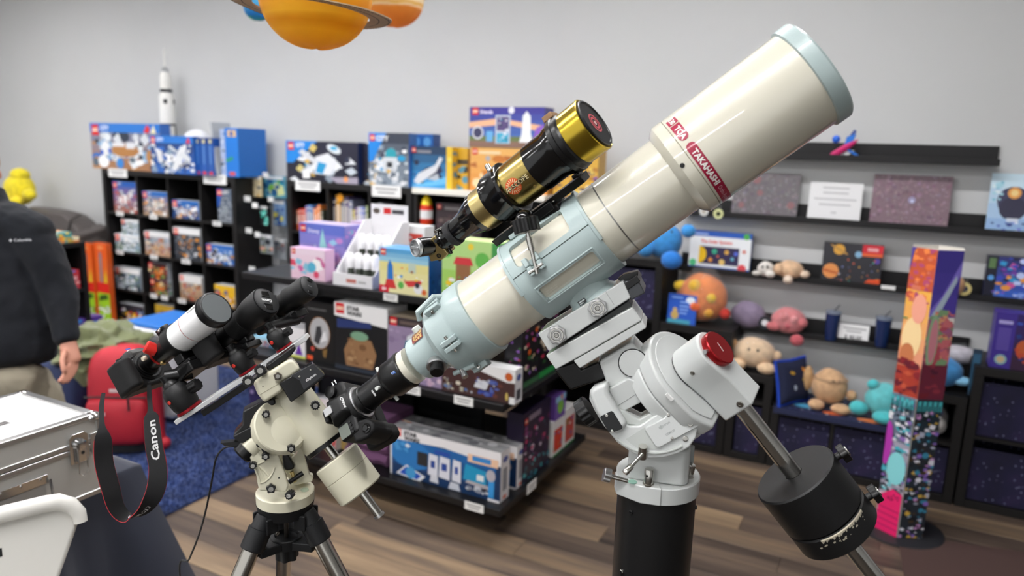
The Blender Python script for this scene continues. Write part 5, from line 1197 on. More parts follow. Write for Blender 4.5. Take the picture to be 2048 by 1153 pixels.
A = Art(frame(V((-4.17,2.335,0.17)),V((0.9,0.42,0)).normalized(),V((0,0,1)),V((0.42,-0.9,0)).normalized()),0.1,0.2); A.e(0.3,0.8,0.25,'e8e8f0',0.1); A.e(0.55,0.5,0.3,'e8e8f0',0.09,rot=0.5); A.e(0.6,0.2,0.28,'e8e8f0',0.08,rot=-0.4); A.done('lettering',t)
t = thing('backpack','red backpack with front pocket standing on the blue rug','backpack',(-3.70,2.62,0.03))
M_red = mat('red_nylon','b32130',0.6,bump=0.35,bscale=25,var=0.08); M_bk = mat('black_nylon','18181b',0.6)
fx = V((0.86,0.51,0)).normalized(); fy = V((-0.51,0.86,0))
o3 = V((-3.82,2.58,0.03))
def bp(x,y,z): return o3 + fx * x + fy * y + V((0,0,z))
def rloop(w_,d0,d1,z,n=20,pw=3.2):
    r = []
    for k in range(n):
        a = 2 * pi * k / n
        cxx = abs(cos(a)) ** (2 / pw) * (1 if cos(a) >= 0 else -1); sy = abs(sin(a)) ** (2 / pw) * (1 if sin(a) >= 0 else -1)
        r.append(bp(w_ * cxx,(d1 if sy > 0 else d0) * sy,z))
    return r
lp = [rloop(0.185,0.13,0.10,0.0),rloop(0.2,0.15,0.11,0.05),rloop(0.195,0.15,0.11,0.25),rloop(0.19,0.13,0.11,0.42),rloop(0.18,0.10,0.11,0.52),rloop(0.13,0.06,0.1,0.57),rloop(0.05,0.02,0.06,0.59)]
obj('main_body',MB().loft(lp),M_red,t,sub=1)
def rl2(w_,y0,z,th,n=20):
    return rloop(w_,th,0.0,z)
lp = []
for z,w_,th in ((0.04,0.15,0.03),(0.06,0.17,0.06),(0.2,0.17,0.065),(0.29,0.165,0.04),(0.31,0.15,0.015)):
    lp.append([q - fy * 0.13 for q in rloop(w_,th,0.01,z)])
obj('front_pocket',MB().loft(lp),M_red,t,sub=1)
obj('zip',MB().tube([bp(-0.16,-0.155,0.325),bp(-0.05,-0.175,0.335),bp(0.08,-0.17,0.33),bp(0.17,-0.14,0.32)],0.006,8),M_bk,t)
obj('zip_pull',MB().cyl(bp(0.09,-0.18,0.33),bp(0.095,-0.19,0.26),0.006,seg=8),M_bk,t)
lp = [[q for q in rloop(0.188,0.165,0.11,z)] for z in (-0.0,0.012,0.045)]
obj('black_base',MB().loft(lp),M_bk,t)
for z,x in ((0.36,0.0),(0.245,-0.06),(0.165,-0.07)):
    obj('reflective_tab',MB().box(-0.03,-0.004,-0.009,0.03,0.0,0.009,frame(bp(x,-0.135 if z > 0.3 else -0.202,z),fx,fy,V((0,0,1)))),mat('tab_grey','d8c8c8',0.4),t)
obj('strap',MB().ribbon([bp(0.16,-0.10,0.44),bp(0.2,-0.1,0.3),bp(0.215,-0.09,0.14),bp(0.23,-0.08,0.04)],fy * 0.05,0.012),M_red,t)
obj('strap_end',MB().ball(bp(0.235,-0.09,0.03),(0.035,0.035,0.035)),M_red,t)
# -- far left furniture
M_lea = mat('grey_leather','504a48',0.45,bump=0.15,bscale=60)
pr = ony(140,430,4.2)
t = thing('recliner','dark grey leather recliner with channelled back beside the left bookcase','armchair',(-7.45,4.1,0))
def arch(x0,x1,y0,y1,z0,z1,n=12):
    lp = []
    for k in range(n + 1):
        u = k / n; x = x0 + (x1 - x0) * u
        zt = z1 - 0.16 * (2 * u - 1) ** 4 - (0.1 * max(0,u - 0.75) * 4)
        lp.append([V((x,y0,z0)),V((x,y0 - 0.02,(z0 + zt) / 2)),V((x,y0 + 0.02,zt - 0.03)),V((x,(y0 + y1) / 2,zt)),V((x,y1,zt - 0.05)),V((x,y1,z0))])
    return lp
obj('backrest',MB().loft(arch(-8.1,-6.72,4.22,4.5,0.45,1.08)),M_lea,t,0.02)
obj('arm',MB().loft([[V((x,3.5 + 0.02 * k,0.05)),V((x,3.48 + 0.02 * k,0.7)),V((x,3.9,0.84 - 0.03 * abs(k - 1))),V((x,4.5,0.96 - 0.03 * abs(k - 1))),V((x,4.5,0.05))] for k,x in enumerate((-6.98,-6.86,-6.74))]),M_lea,t,0.02)
obj('seat',MB().box(-7.9,3.55,0.12,-6.99,4.2,0.48),M_lea,t,0.06,seg=4)
for x in (-7.6,-7.25,-6.95): obj('channel_seam',MB().tube([(x,4.205,0.5),(x,4.19,0.8),(x + 0.02,4.24,1.0),(x + 0.03,4.34,1.05)],0.008,6),mat('leather_seam','2c2826',0.6),t)
py = ony(38,385,4.35)
plush('plain bright yellow round plush sitting on top of the grey recliner',(py.x,4.36,1.065 + 0.17),(0.17,0.13,0.165),'e8d428',[(0.20,-0.02,-0.04,0.075,0.06,0.06),(0.1,-0.1,-0.11,0.08,0.06,0.05),(-0.12,-0.08,-0.1,0.08,0.06,0.06),(0.03,0.0,0.15,0.1,0.09,0.07)])
b_ = at(170,484,5.0)
zs = b_.z
sx1,sy1 = b_.x,b_.y; sy0 = onx(98,484,sx1).y; sx0 = sx1 - 0.4
t = thing('side_shelf','black open side shelf behind the standing man','shelf unit',((sx0 + sx1) / 2,(sy0 + sy1) / 2,0.035))
for nm,bx_ in (('top_board',(sx0,sy0,zs - 0.03,sx1,sy1,zs)),('side_panel',(sx0,sy0,0.035,sx1,sy0 + 0.03,zs - 0.03)),('side_panel',(sx0,sy1 - 0.03,0.035,sx1,sy1,zs - 0.03)),('shelf_board',(sx0,sy0 + 0.03,0.36,sx1,sy1 - 0.03,0.38)),('shelf_board',(sx0,sy0 + 0.03,0.74,sx1,sy1 - 0.03,0.76)),('back_panel',(sx0,sy0 + 0.03,0.035,sx0 + 0.01,sy1 - 0.03,zs - 0.03))):
    obj(nm,MB().box(*bx_),M_black,t)
for i,(dx,c,lab) in enumerate(((0.0,'c8a850','orange and yellow picture book lying on the black side shelf'),(-0.05,'5a9a98','teal picture book on top of the orange one on the side shelf'))):
    z = zs + 0.001 + i * 0.036
    o = obj('picture_book',MB().box(sx1 - 0.32,sy1 - 0.30 + dx,z,sx1 - 0.03,sy1 - 0.02 + dx,z + 0.035),mat('cover_' + c,c,0.4),bevel=0.003); tag(o,lab,'book')
    A = Art(frame(V((sx1 - 0.03,sy1 - 0.30 + dx,z)),V((0,1,0)),V((0,0,1)),V((1,0,0))),0.28,0.035); A.clutter(0,0,1,1,16,['e88a40','f0d050','4aa0a0','d8503a','e8e0c0'],0.08,i); A.done('edge_print',o)
    A = Art(frame(V((sx1 - 0.32,sy1 - 0.30 + dx,z + 0.035)),V((1,0,0)),V((0,1,0)),V((0,0,1))),0.28,0.28); A.clutter(0,0,1,1,20,['e88a40','f0d050','6ab0a0','d8503a','e8e0c0'],0.14,i + 5); A.done('cover_print',o)
o,A = sidebox('toy_box','red and blue toy box inside the black side shelf',sy1 - 0.27,sy1 - 0.045,0.761,0.761 + 0.13,sx1 - 0.02,0.1,'b8343c','b8343c')
A.clutter(0.05,0.05,0.95,0.95,24,['c84048','3a50a0','e0a0a0','8a2030','6a70b8'],0.09,3); A.done('front_print',o)
o,A = sidebox('toy_box','small violet and red pack low in the black side shelf',sy0 + 0.1,sy0 + 0.34,0.381,0.381 + 0.16,sx1 - 0.02,0.1,'5a3a90','5a3a90')
A.clutter(0.05,0.05,0.95,0.95,20,['d84048','e8b040','5a48b0','3a80c8'],0.1,6); A.done('front_print',o)
for i,(xa,xb) in enumerate(((166,189),(190,215))):
    x0,x1,z0,z1 = XZ(xa,650,xb,488,4.16)
    o,A,S,U = carton('toy_pack','%s of the two tall orange and green foam sword packs beside the bookcase' % ('left','right')[i],x0,x1 - 0.01,0.001,z1,4.16 + 0.02 * i,0.05,front='e8682a',side='d85a20',cat='pack',group='orange toy packs')
    A.grad(0,0.48,1,1,'e0702c','e85a20',3); A.p([(0.3,0.5),(0.5,0.5),(0.55,0.88),(0.35,0.9)],'7a7f88'); A.p([(0.6,0.5),(0.9,0.5),(0.8,0.72)],'d8c828'); A.r(0,0.42,1,0.55,'d82a20'); A.r(0,0,1,0.43,'9ac828'); A.clutter(0,0,1,0.28,30,['c8ccc8','e4e6e0','5a7a30','8aa850'],0.14,i); A.p([(0.1,0.33),(0.9,0.37),(0.8,0.42),(0.2,0.4)],'3a5a20'); A.e(0.5,0.95,0.25,'f08a50',0.03); A.done('front_print',o)
# -- table, cloth, silver case, white chair
TZ = 0.738
TX0,TX1,TY0,TY1 = -2.66,-2.10,-0.35,1.45
t = thing('folding_table','folding table hidden under the dark cloth at the left','table',((TX0 + TX1) / 2,(TY0 + TY1) / 2,0))
obj('table_top',MB().box(TX0 + 0.01,TY0 + 0.01,TZ - 0.045,TX1 - 0.01,TY1 - 0.01,TZ - 0.006),mat('table_grey','c8c8c6',0.5),t,0.004)
for x in (TX0 + 0.08,TX1 - 0.08):
    for y in (TY0 + 0.15,TY1 - 0.15): obj('leg',MB().cyl(V((x,y,0.0)),V((x,y,TZ - 0.046)),0.014,seg=12),mat('leg_grey','8a8a8c',0.4,metal=0.7),t)
M_cloth = mat('navy_tablecloth','2b2f3d',0.8,bump=0.1,bscale=350,sheen=0.25)
per = []
def edge(a,b,n): return [(a[0] + (b[0] - a[0]) * k / n,a[1] + (b[1] - a[1]) * k / n) for k in range(n)]
per = edge((TX1,TY0),(TX1,TY1),70) + edge((TX1,TY1),(TX0,TY1),34) + edge((TX0,TY1),(TX0,TY0),40) + edge((TX0,TY0),(TX1,TY0),30)
mx_,my_ = (TX0 + TX1) / 2,(TY0 + TY1) / 2
loops = []
rows = [(0.985,TZ,0),(1.0,TZ - 0.004,0),(1.0,TZ - 0.02,0.02),(1,TZ - 0.12,0.16),(1,TZ - 0.28,0.42),(1,TZ - 0.45,0.7),(1,0.16,0.9),(1,0.03,1.0)]
for sc_,z,fl in rows:
    L_ = []
    s_ = 0.0
    for k,(x,y) in enumerate(per):
        px_,py_ = per[k - 1]
        s_ += sqrt((x - px_) ** 2 + (y - py_) ** 2) if k else 0
        cxn = max(-1,min(1,(x - mx_) / (TX1 - mx_))); cyn = max(-1,min(1,(y - my_) / (TY1 - my_)))
        cxn = (abs(cxn) ** 14) * (1 if cxn > 0 else -1); cyn = (abs(cyn) ** 30) * (1 if cyn > 0 else -1)
        nn = V((cxn,cyn,0)); l_ = nn.length; corner = min(1.0,abs(cxn) * abs(cyn) * 1.5)
        if l_ > 1e-6: nn = nn / l_
        w_ = fl * (0.07 + 0.05 * sin(s_ * 26 + 0.4) + 0.028 * sin(s_ * 47 + 1) + 0.17 * corner)
        q = V((mx_ + (x - mx_) * sc_,my_ + (y - my_) * sc_,z)) + nn * w_
        L_.append(q)
    loops.append(L_)
mb = MB(); mb.loft(loops,caps=False)
mb.f.append(list(range(len(per)))[::-1]); mb.c.append(None)
for f in (mb.f,): pass
o = obj('tablecloth',mb,M_cloth,recalc=True,ang=75); tag(o,'dark navy cloth draped over the table in soft folds','tablecloth')
CX0,CX1,CY0,CY1,CZ0,CZ1 = -2.38,-2.005,0.62,1.262,TZ + 0.006,TZ + 0.256
zs_ = CZ0 + 0.165
t = thing('aluminium_case','silver aluminium equipment case with latches on the dark table','case',((CX0 + CX1) / 2,(CY0 + CY1) / 2,CZ0))
M_alp = mat('case_panel','c9c8c3',0.42,metal=0.55,bump=0.25,bscale=600); M_alt = mat('case_trim','c0c0bf',0.28,metal=0.9); M_chr = mat('chrome','d8d8d8',0.12,metal=1.0); M_lid = mat('case_lid_panel','e4e4e1',0.45,metal=0.1,bump=0.2,bscale=600)
obj('lower_shell',MB().box(CX0 + 0.004,CY0 + 0.004,CZ0 + 0.004,CX1 - 0.004,CY1 - 0.004,zs_ - 0.002),M_alp,t,0.002)
obj('lid_shell',MB().box(CX0 + 0.004,CY0 + 0.004,zs_ + 0.002,CX1 - 0.004,CY1 - 0.004,CZ1 - 0.004),M_alp,t,0.002)
obj('lid_panel',MB().box(CX0 + 0.028,CY0 + 0.028,CZ1 - 0.004,CX1 - 0.028,CY1 - 0.028,CZ1 - 0.001),M_lid,t)
def trimbox(*a): obj('trim_rail',MB().box(*a),M_alt,t,0.003)
w_ = 0.026
for z0,z1 in ((CZ0,CZ0 + 0.016),(zs_ - 0.017,zs_ - 0.001),(zs_ + 0.001,zs_ + 0.017)):
    trimbox(CX1 - 0.006,CY0,z0,CX1,CY1,z1); trimbox(CX0,CY0,z0,CX0 + 0.006,CY1,z1); trimbox(CX0 + 0.006,CY1 - 0.006,z0,CX1 - 0.006,CY1,z1); trimbox(CX0 + 0.006,CY0,z0,CX1 - 0.006,CY0 + 0.006,z1)
trimbox(CX1 - w_,CY0,CZ1 - 0.012,CX1 + 0.001,CY1,CZ1 + 0.002); trimbox(CX0 - 0.001,CY0,CZ1 - 0.012,CX0 + w_,CY1,CZ1 + 0.002); trimbox(CX0 + w_,CY1 - w_,CZ1 - 0.012,CX1 - w_,CY1 + 0.001,CZ1 + 0.002); trimbox(CX0 + w_,CY0,CZ1 - 0.012,CX1 - w_,CY0 + w_,CZ1 + 0.002)
for y in (CY0,CY1):
    sg = 1 if y == CY0 else -1
    for x in (CX0,CX1):
        sx_ = 1 if x == CX0 else -1
        obj('corner_cap',MB().ball((x - sx_ * -0.012,y + sg * 0.012,CZ1 - 0.009),(0.024,0.024,0.014),seg=14,rings=8),M_chr,t)
        obj('corner_post',MB().box(min(x,x + sx_ * 0.008) - 0.001,min(y,y + sg * 0.008) - 0.001,CZ0,max(x,x + sx_ * 0.008) + 0.001,max(y,y + sg * 0.008) + 0.001,CZ1 - 0.013),M_alt,t,0.002)
        obj('corner_plate',MB().box(min(x,x + sx_ * 0.03) - 0.002,min(y,y + sg * 0.03) - 0.002,zs_ - 0.03,max(x,x + sx_ * 0.03) + 0.002,max(y,y + sg * 0.03) + 0.002,zs_ + 0.03),M_alt,t,0.002)
def fx_(y,z,off=0.0): return V((CX1 + off,y,z))
yl = onx(158,890,CX1).y
TF = frame(fx_(yl,zs_,0.0),V((0,1,0)),V((0,0,1)),V((1,0,0)))
la = obj('latch',MB().prism([(-0.03,-0.045),(0.02,-0.045),(0.026,-0.03),(0.026,0.035),(0.015,0.045),(-0.02,0.045),(-0.03,0.035)],TF,0.0,0.004),M_chr,t,0.001)
LOC[la] = LOC[t]
obj('latch_drum',MB().lathe(TF @ V((-0.002,0.012,0.004)),V((1,0,0)),[(0,0.018),(0.012,0.016),(0.014,0.01)],18),M_chr,la)
obj('latch_lever',MB().box(-0.015,-0.04,0.004,0.013,0.004,0.016,TF),M_chr,la,0.003)
obj('latch_wire',MB().tube([TF @ V(p) for p in ((-0.012,-0.035,0.014),(-0.013,-0.075,0.012),(0.0,-0.085,0.012),(0.013,-0.075,0.012),(0.012,-0.035,0.014))],0.0018,6),M_chr,la)
obj('key_hole',MB().lathe(TF @ V((0,-0.012,0.0162)),V((1,0,0)),[(0,0.005),(0.001,0.005)],10),mat('hole_dark','202020',0.6),la)
yh0,yh1 = onx(95,955,CX1).y,onx(95,955,CX1).y - 0.30
zh = onx(90,960,CX1).z
ha = obj('handle_plate',MB().box(CX1,yh1,zh - 0.012,CX1 + 0.003,yh0,zh + 0.014),M_chr,t,0.001); LOC[ha] = LOC[t]
obj('handle_bar',MB().tube([V((CX1 + 0.008,yh0 + 0.002,zh)),V((CX1 + 0.014,yh0 + 0.004,zh - 0.055)),V((CX1 + 0.012,yh0 - 0.012,zh - 0.066)),V((CX1 + 0.012,yh1 + 0.012,zh - 0.066)),V((CX1 + 0.014,yh1,zh - 0.055)),V((CX1 + 0.008,yh1 + 0.002,zh))],0.004,8),M_chr,ha)
for k in range(6):
    obj('rivet',MB().ball((CX1 + 0.003,yh1 + 0.02 + k * 0.052,zh + 0.007),(0.002,0.004,0.004),seg=8,rings=6),M_chr,ha)
obj('dish',MB().box(CX1 - 0.001,yh1 + 0.01,zh - 0.075,CX1 + 0.0015,yh0 - 0.008,zh - 0.014),mat('dish_grey','b4b4b2',0.35,metal=0.7),ha)
A = Art(frame(onz(0,858,CZ1) + V((-0.02,-0.01,-0.0015)),V((0,1,0)),V((-1,0,0)),V((0,0,1))),0.05,0.03); A.r(0,0,1,1,'3a3634'); A.r(0.1,0.4,0.9,0.55,'8a8684'); A.done('sticker',t)
t = thing('folding_chair','white moulded plastic folding chair at the bottom left corner','chair',(-1.72,0.82,0))
M_pl = mat('chair_plastic','dcdad3',0.45,bump=0.04,bscale=300)
dch = 1.80
pc = [at(*q,dch) for q in ((160,1032),(152,1012),(130,998),(100,996),(0,1021),(-220,1075),(-235,1110),(-250,1400),(90,1330))]
c0 = at(80,1060,dch); nC = (CAM - c0); nC.z *= 0.3; nC = (nC.normalized() + V((0.25,-0.1,0.12))).normalized()
up_ = V((0,0,1)) - nC * nC.z; up_.normalize(); rt_ = up_.cross(nC)
def cp(px,py):
    q = onplane(px,py,c0,nC) - c0; return (q.dot(rt_),q.dot(up_))
TC = frame(c0,rt_,up_,nC)
outer = [cp(*q) for q in ((161,1036),(157,1018),(140,1002),(115,994),(90,999),(0,1021),(-200,1068),(-240,1100),(-255,1210),(-230,1420),(60,1400),(118,1160),(148,1075))]
obj('back_shell',MB().prism(outer,TC,-0.03,0.0),M_pl,t,0.012,seg=4)
rim = [(161,1036),(157,1018),(140,1002),(115,996),(90,1000),(0,1022),(-200,1068),(-240,1100)]
pts = [TC @ V((*cp(a,b + 8),0.004)) for a,b in rim]
obj('top_roll',MB().tube(pts,[0.016,0.018,0.02,0.021,0.021,0.021,0.02,0.018],14),M_pl,t)
for x in (cp(118,1160)[0] - 0.03,cp(-230,1200)[0] + 0.03):
    q0 = TC @ V((x,cp(60,1400)[1] + 0.08,-0.045)); q1 = V((q0.x - nC.x * 0.03,q0.y - nC.y * 0.03,0.0)); q2 = V((q0.x + nC.x * 0.3,q0.y + nC.y * 0.3,0.0))
    obj('leg',MB().cyl(q0 + V((0,0,0.15)),q1,0.013,seg=12),MATS['leg_grey'],t)
    obj('leg',MB().cyl(q0 - V((0,0,0.1)),q2,0.013,seg=12),MATS['leg_grey'],t)
zq = 0.45; q = TC @ V((0,0,-0.02))
xm = (outer[0][0] + outer[8][0]) / 2
sc_ = c0 + rt_ * xm; sc_.z = zq
obj('seat',MB().cbox((0,0,0),(0.40,0.40,0.03),frame(sc_ + V((nC.x,nC.y,0)).normalized() * 0.2,rt_,V((0,0,1)).cross(rt_),V((0,0,1)))),M_pl,t,0.012,seg=3)
A = Art(TC @ M.Translation((cp(-3,1115)[0],cp(-3,1115)[1],0.0005)),0.008,0.02); A.r(0,0,1,1,'202020'); A.done('sticker',t)
# -- the standing man
def skin(name,chains,m,parent=None,loc=None,voxel=0.008,sub=1,smooth=6,disp=0.0,dscale=0.08,seed=0):
    """chains: lists of (point, radius or (rx, ry)); each chain skinned, all fused by a voxel remesh"""
    tmp = []
    dg = bpy.context.evaluated_depsgraph_get()
    bmm = bmesh.new()
    for ch in chains:
        me = bpy.data.meshes.new('sk'); me.from_pydata([tuple(p) for p,r in ch],[(i,i + 1) for i in range(len(ch) - 1)],[])
        o = bpy.data.objects.new('sk',me); col.objects.link(o)
        o.modifiers.new('s','SKIN');
        for i,(p,r) in enumerate(ch):
            sv = me.skin_vertices[0].data[i]; sv.radius = r if isinstance(r,tuple) else (r,r); sv.use_root = (i == 0)
        sb = o.modifiers.new('u','SUBSURF'); sb.levels = 2; sb.render_levels = 2
        dg = bpy.context.evaluated_depsgraph_get(); e = o.evaluated_get(dg); m2 = bpy.data.meshes.new_from_object(e)
        bmm.from_mesh(m2); bpy.data.objects.remove(o); bpy.data.meshes.remove(m2)
    L = LOC[parent] if parent else V(loc)
    bmesh.ops.translate(bmm,verts=bmm.verts,vec=-L)
    me = bpy.data.meshes.new(name); bmm.to_mesh(me); bmm.free()
    o = bpy.data.objects.new(name,me); col.objects.link(o)
    rm = o.modifiers.new('r','REMESH'); rm.mode = 'VOXEL'; rm.voxel_size = voxel
    sm = o.modifiers.new('sm','SMOOTH'); sm.iterations = smooth; sm.factor = 0.5
    if disp:
        tx = bpy.data.textures.new(name + '_folds','CLOUDS'); tx.noise_scale = dscale; tx.noise_depth = 2
        dm = o.modifiers.new('d','DISPLACE'); dm.texture = tx; dm.strength = disp; dm.mid_level = 0.5
    dg = bpy.context.evaluated_depsgraph_get(); m3 = bpy.data.meshes.new_from_object(o.evaluated_get(dg))
    bpy.data.objects.remove(o)
    m3.name = name; m3.polygons.foreach_set('use_smooth',[True] * len(m3.polygons)); m3.materials.clear(); m3.materials.append(m)
    o = bpy.data.objects.new(name,m3); col.objects.link(o)
    if parent: o.parent = parent
    else: o.location = L
    LOC[o] = L
    return o
DP = 2.95
def pp(px,py,dd=0.0): return at(px,py,DP + dd)
pel = pp(8,770)
base = V((pel.x,pel.y,0.03))
M_skin = mat('skin','c48a74',0.5,bump=0.03,bscale=200)
fwd = (CAM - pel); fwd.z = 0; fwd.normalize(); side = V((0,0,1)).cross(fwd)
Zp = V((0,0,1))
hipL,hipR = pel + side * 0.095 - Zp * 0.04,pel - side * 0.095 - Zp * 0.04
def leg(h,s):
    f = V((h.x,h.y,0)) + side * s * 0.05
    return [(h,0.09),(h + (f + Zp * 0.47 - h) * 0.5,0.08),(f + Zp * 0.47 + fwd * 0.02,0.055),(f + Zp * 0.28,0.055),(f + Zp * 0.09 - fwd * 0.02,0.036),(f + Zp * 0.06 + fwd * 0.03,0.038),(f + Zp * 0.055 + fwd * 0.15,0.03)]
neck,headc = pp(-38,408,0.02),pp(-50,345)
shL,shR = pp(70,468),pp(-112,468)
elL,wrL = pp(117,585,0.03),pp(136,684,-0.02)
elR,wrR = pp(-158,590,0.03),pp(-168,690,-0.02)
chest = pp(-14,530)
def hand(w,dirs,outw,s):
    d = dirs.normalized(); palm = w + d * 0.075
    ch = [[(w - d * 0.03,(0.03,0.024)),(w + d * 0.02,(0.036,0.02)),(palm,(0.042,0.019)),(palm + d * 0.02,(0.036,0.015))]]
    for k,(off,ln) in enumerate(((-0.033,0.07),(-0.011,0.08),(0.012,0.075),(0.033,0.06))):
        r0 = palm + d * 0.012 + outw * off
        curl = fwd * 0.0 - side * s * 0.0
        inn = -fwd.cross(d) * 0.0
        bend = (-side * s) * 0.012 + fwd * 0.012
        ch.append([(r0,0.0105),(r0 + d * ln * 0.45 + bend * 0.6,0.0100),(r0 + d * ln * 0.75 + bend * 1.9,0.0092),(r0 + d * ln * 0.93 + bend * 3.4,0.0082)])
    tb = w + d * 0.03 + outw * 0.03
    ch.append([(tb,0.013),(tb + outw * 0.025 + d * 0.03 + fwd * 0.01,0.0125),(tb + outw * 0.028 + d * 0.062 + fwd * 0.014,0.011),(tb + outw * 0.022 + d * 0.085 + fwd * 0.014,0.009)])
    return ch
chains = [[(pel,(0.15,0.11)),(pp(0,650),(0.14,0.11)),(chest,(0.17,0.12)),(pp(-18,440),(0.11,0.08)),(neck,0.062),(pp(-46,375,-0.01),0.064),(headc,(0.082,0.1)),(pp(-51,312,0.01),(0.074,0.09)),(pp(-51,300,0.01),(0.05,0.06))],
          [(pp(-18,450),0.08),(shL,0.07),((shL + elL) / 2,0.056),(elL,0.045),((elL + wrL) / 2,0.042),(wrL,0.029)],
          [(pp(-18,450),0.08),(shR,0.07),((shR + elR) / 2,0.056),(elR,0.045),((elR + wrR) / 2,0.042),(wrR,0.029)],leg(hipL,1),leg(hipR,-1)]
chains += hand(wrL,wrL - elL + Zp * -0.02,fwd * 0.75 - side * 0.6,1) + hand(wrR,wrR - elR,fwd * 0.75 + side * 0.6,-1)
chains += [[(headc + fwd * 0.085 + Zp * 0.01,0.012),(headc + fwd * 0.108 - Zp * 0.018,0.014)],[(headc + side * 0.075 + Zp * 0.015,0.012),(headc + side * 0.082 - Zp * 0.03,0.011)],[(headc - side * 0.075 + Zp * 0.015,0.012),(headc - side * 0.082 - Zp * 0.03,0.011)],[(headc + fwd * 0.07 - Zp * 0.07,0.035),(headc + fwd * 0.075 - Zp * 0.085,0.03)]]
man = skin('person',chains,M_skin,loc=base,voxel=0.006,smooth=3)
tag(man,'man in a dark navy fleece and khaki trousers standing at the left edge','person')
for s in (-1,1):
    obj('eye',MB().ball(headc + fwd * 0.088 + side * s * 0.031 + Zp * 0.022,(0.012,0.012,0.009),seg=12,rings=8),mat('eye_white','e8e4e0',0.3),man)
    obj('iris',MB().ball(headc + fwd * 0.098 + side * s * 0.031 + Zp * 0.022,0.0052,seg=10,rings=6),mat('eye_iris','3a4a58',0.2),man)
    obj('eyebrow',MB().tube([headc + fwd * 0.094 + side * s * 0.014 + Zp * 0.042,headc + fwd * 0.095 + side * s * 0.032 + Zp * 0.046,headc + fwd * 0.082 + side * s * 0.05 + Zp * 0.040],[0.004,0.005,0.003],8),mat('hair','b08a5a',0.7,bump=0.4,bscale=200),man)
obj('mouth',MB().tube([headc + fwd * 0.098 - Zp * 0.052 - side * 0.024,headc + fwd * 0.108 - Zp * 0.050,headc + fwd * 0.098 - Zp * 0.052 + side * 0.024],[0.003,0.006,0.003],8),mat('lips','a8605a',0.5),man)
def hairfn(u): return 1.0 + 0.03 * sin(13 * u.x) * sin(11 * u.y)
TH = frame(V((0,0,0)),side,-fwd,Zp)
mb = MB(); mb.ball(headc + Zp * 0.045 - fwd * 0.018,(0.088,0.1,0.082),TH,seg=28,rings=18,fn=hairfn)
mb.v = [p if (p - headc).dot(Zp) > 0.02 or (p - headc).dot(fwd) < 0.02 else p - fwd * max(0,(p - headc).dot(fwd)) * 0.8 for p in mb.v]
obj('hair',mb,MATS['hair'],man)
M_fl = mat('navy_fleece','10131a',0.95,bump=0.35,bscale=260,sheen=0.05)
jk = [[(pp(14,742),(0.2,0.165)),(pp(10,700),(0.205,0.17)),(pp(4,630),(0.205,0.17)),(chest,(0.205,0.165)),(pp(-18,462),(0.17,0.13)),(pp(-28,425),(0.105,0.1)),(pp(-36,400),(0.095,0.09)),(pp(-40,380),(0.08,0.08))],
      [(pp(-100,458),0.105),(pp(-20,442),0.12),(pp(62,464),0.105),(pp(92,490),0.08)],
      [(pp(-10,470),0.1),(pp(66,478),0.1),((shL + elL) / 2 + side * 0.004,0.088),(elL,0.074),((elL + wrL) / 2,0.062),(wrL - (wrL - elL).normalized() * 0.012,0.052),(wrL + (wrL - elL).normalized() * 0.012,0.046)],
      [(pp(-20,470),0.1),(pp(-108,476),0.086),((shR + elR) / 2,0.078),(elR,0.066),((elR + wrR) / 2,0.056),(wrR,0.044)]]
skin('fleece_jacket',jk,M_fl,man,voxel=0.009,smooth=4,disp=0.022,dscale=0.09)
obj('collar',MB().lathe(pp(-36,412,0.0),(pp(-44,382) - pp(-36,412)),[(-0.01,0.098),(0.03,0.094),(0.055,0.09),(0.056,0.084),(0.03,0.084),(0.0,0.088)],28,caps=(False,False)),M_fl,man)
TT = frame(pp(18,484,-0.182),side * 1.0,(Zp + fwd * 0.05).normalized(),fwd)
A = Art(TT,0.078,0.012); A.t('Columbia',0.2,0.0,0.9,'d8dade',0.02); A.p([(0.0,0.4),(0.07,1.0),(0.14,0.4),(0.07,-0.1)],'d8dade'); A.done('chest_lettering',man)
M_kh = mat('khaki_cotton','8f8776',0.9,bump=0.25,bscale=180)
def tl(h,s):
    f = V((h.x,h.y,0)) + side * s * 0.05
    return [(pel + Zp * 0.06,(0.165,0.135)),(h - Zp * 0.02,0.125),(h + (f + Zp * 0.47 - h) * 0.5,0.105),(f + Zp * 0.47,0.085),(f + Zp * 0.25,0.078),(f + Zp * 0.08,0.075)]
skin('trousers',[[(pel + Zp * 0.12,(0.17,0.135)),(pel,(0.18,0.14)),(pel - Zp * 0.06,(0.16,0.12))],tl(hipL,1),tl(hipR,-1)],M_kh,man,voxel=0.01,smooth=4,disp=0.025,dscale=0.07)
for h,s in ((hipL,1),(hipR,-1)):
    f = V((h.x,h.y,0)) + side * s * 0.05
    skin('shoe',[[(f + Zp * 0.08 - fwd * 0.05,0.05),(f + Zp * 0.078 + fwd * 0.06,0.048),(f + Zp * 0.07 + fwd * 0.18,0.038)]],mat('shoe_brown','3a2c24',0.5),man,voxel=0.008)
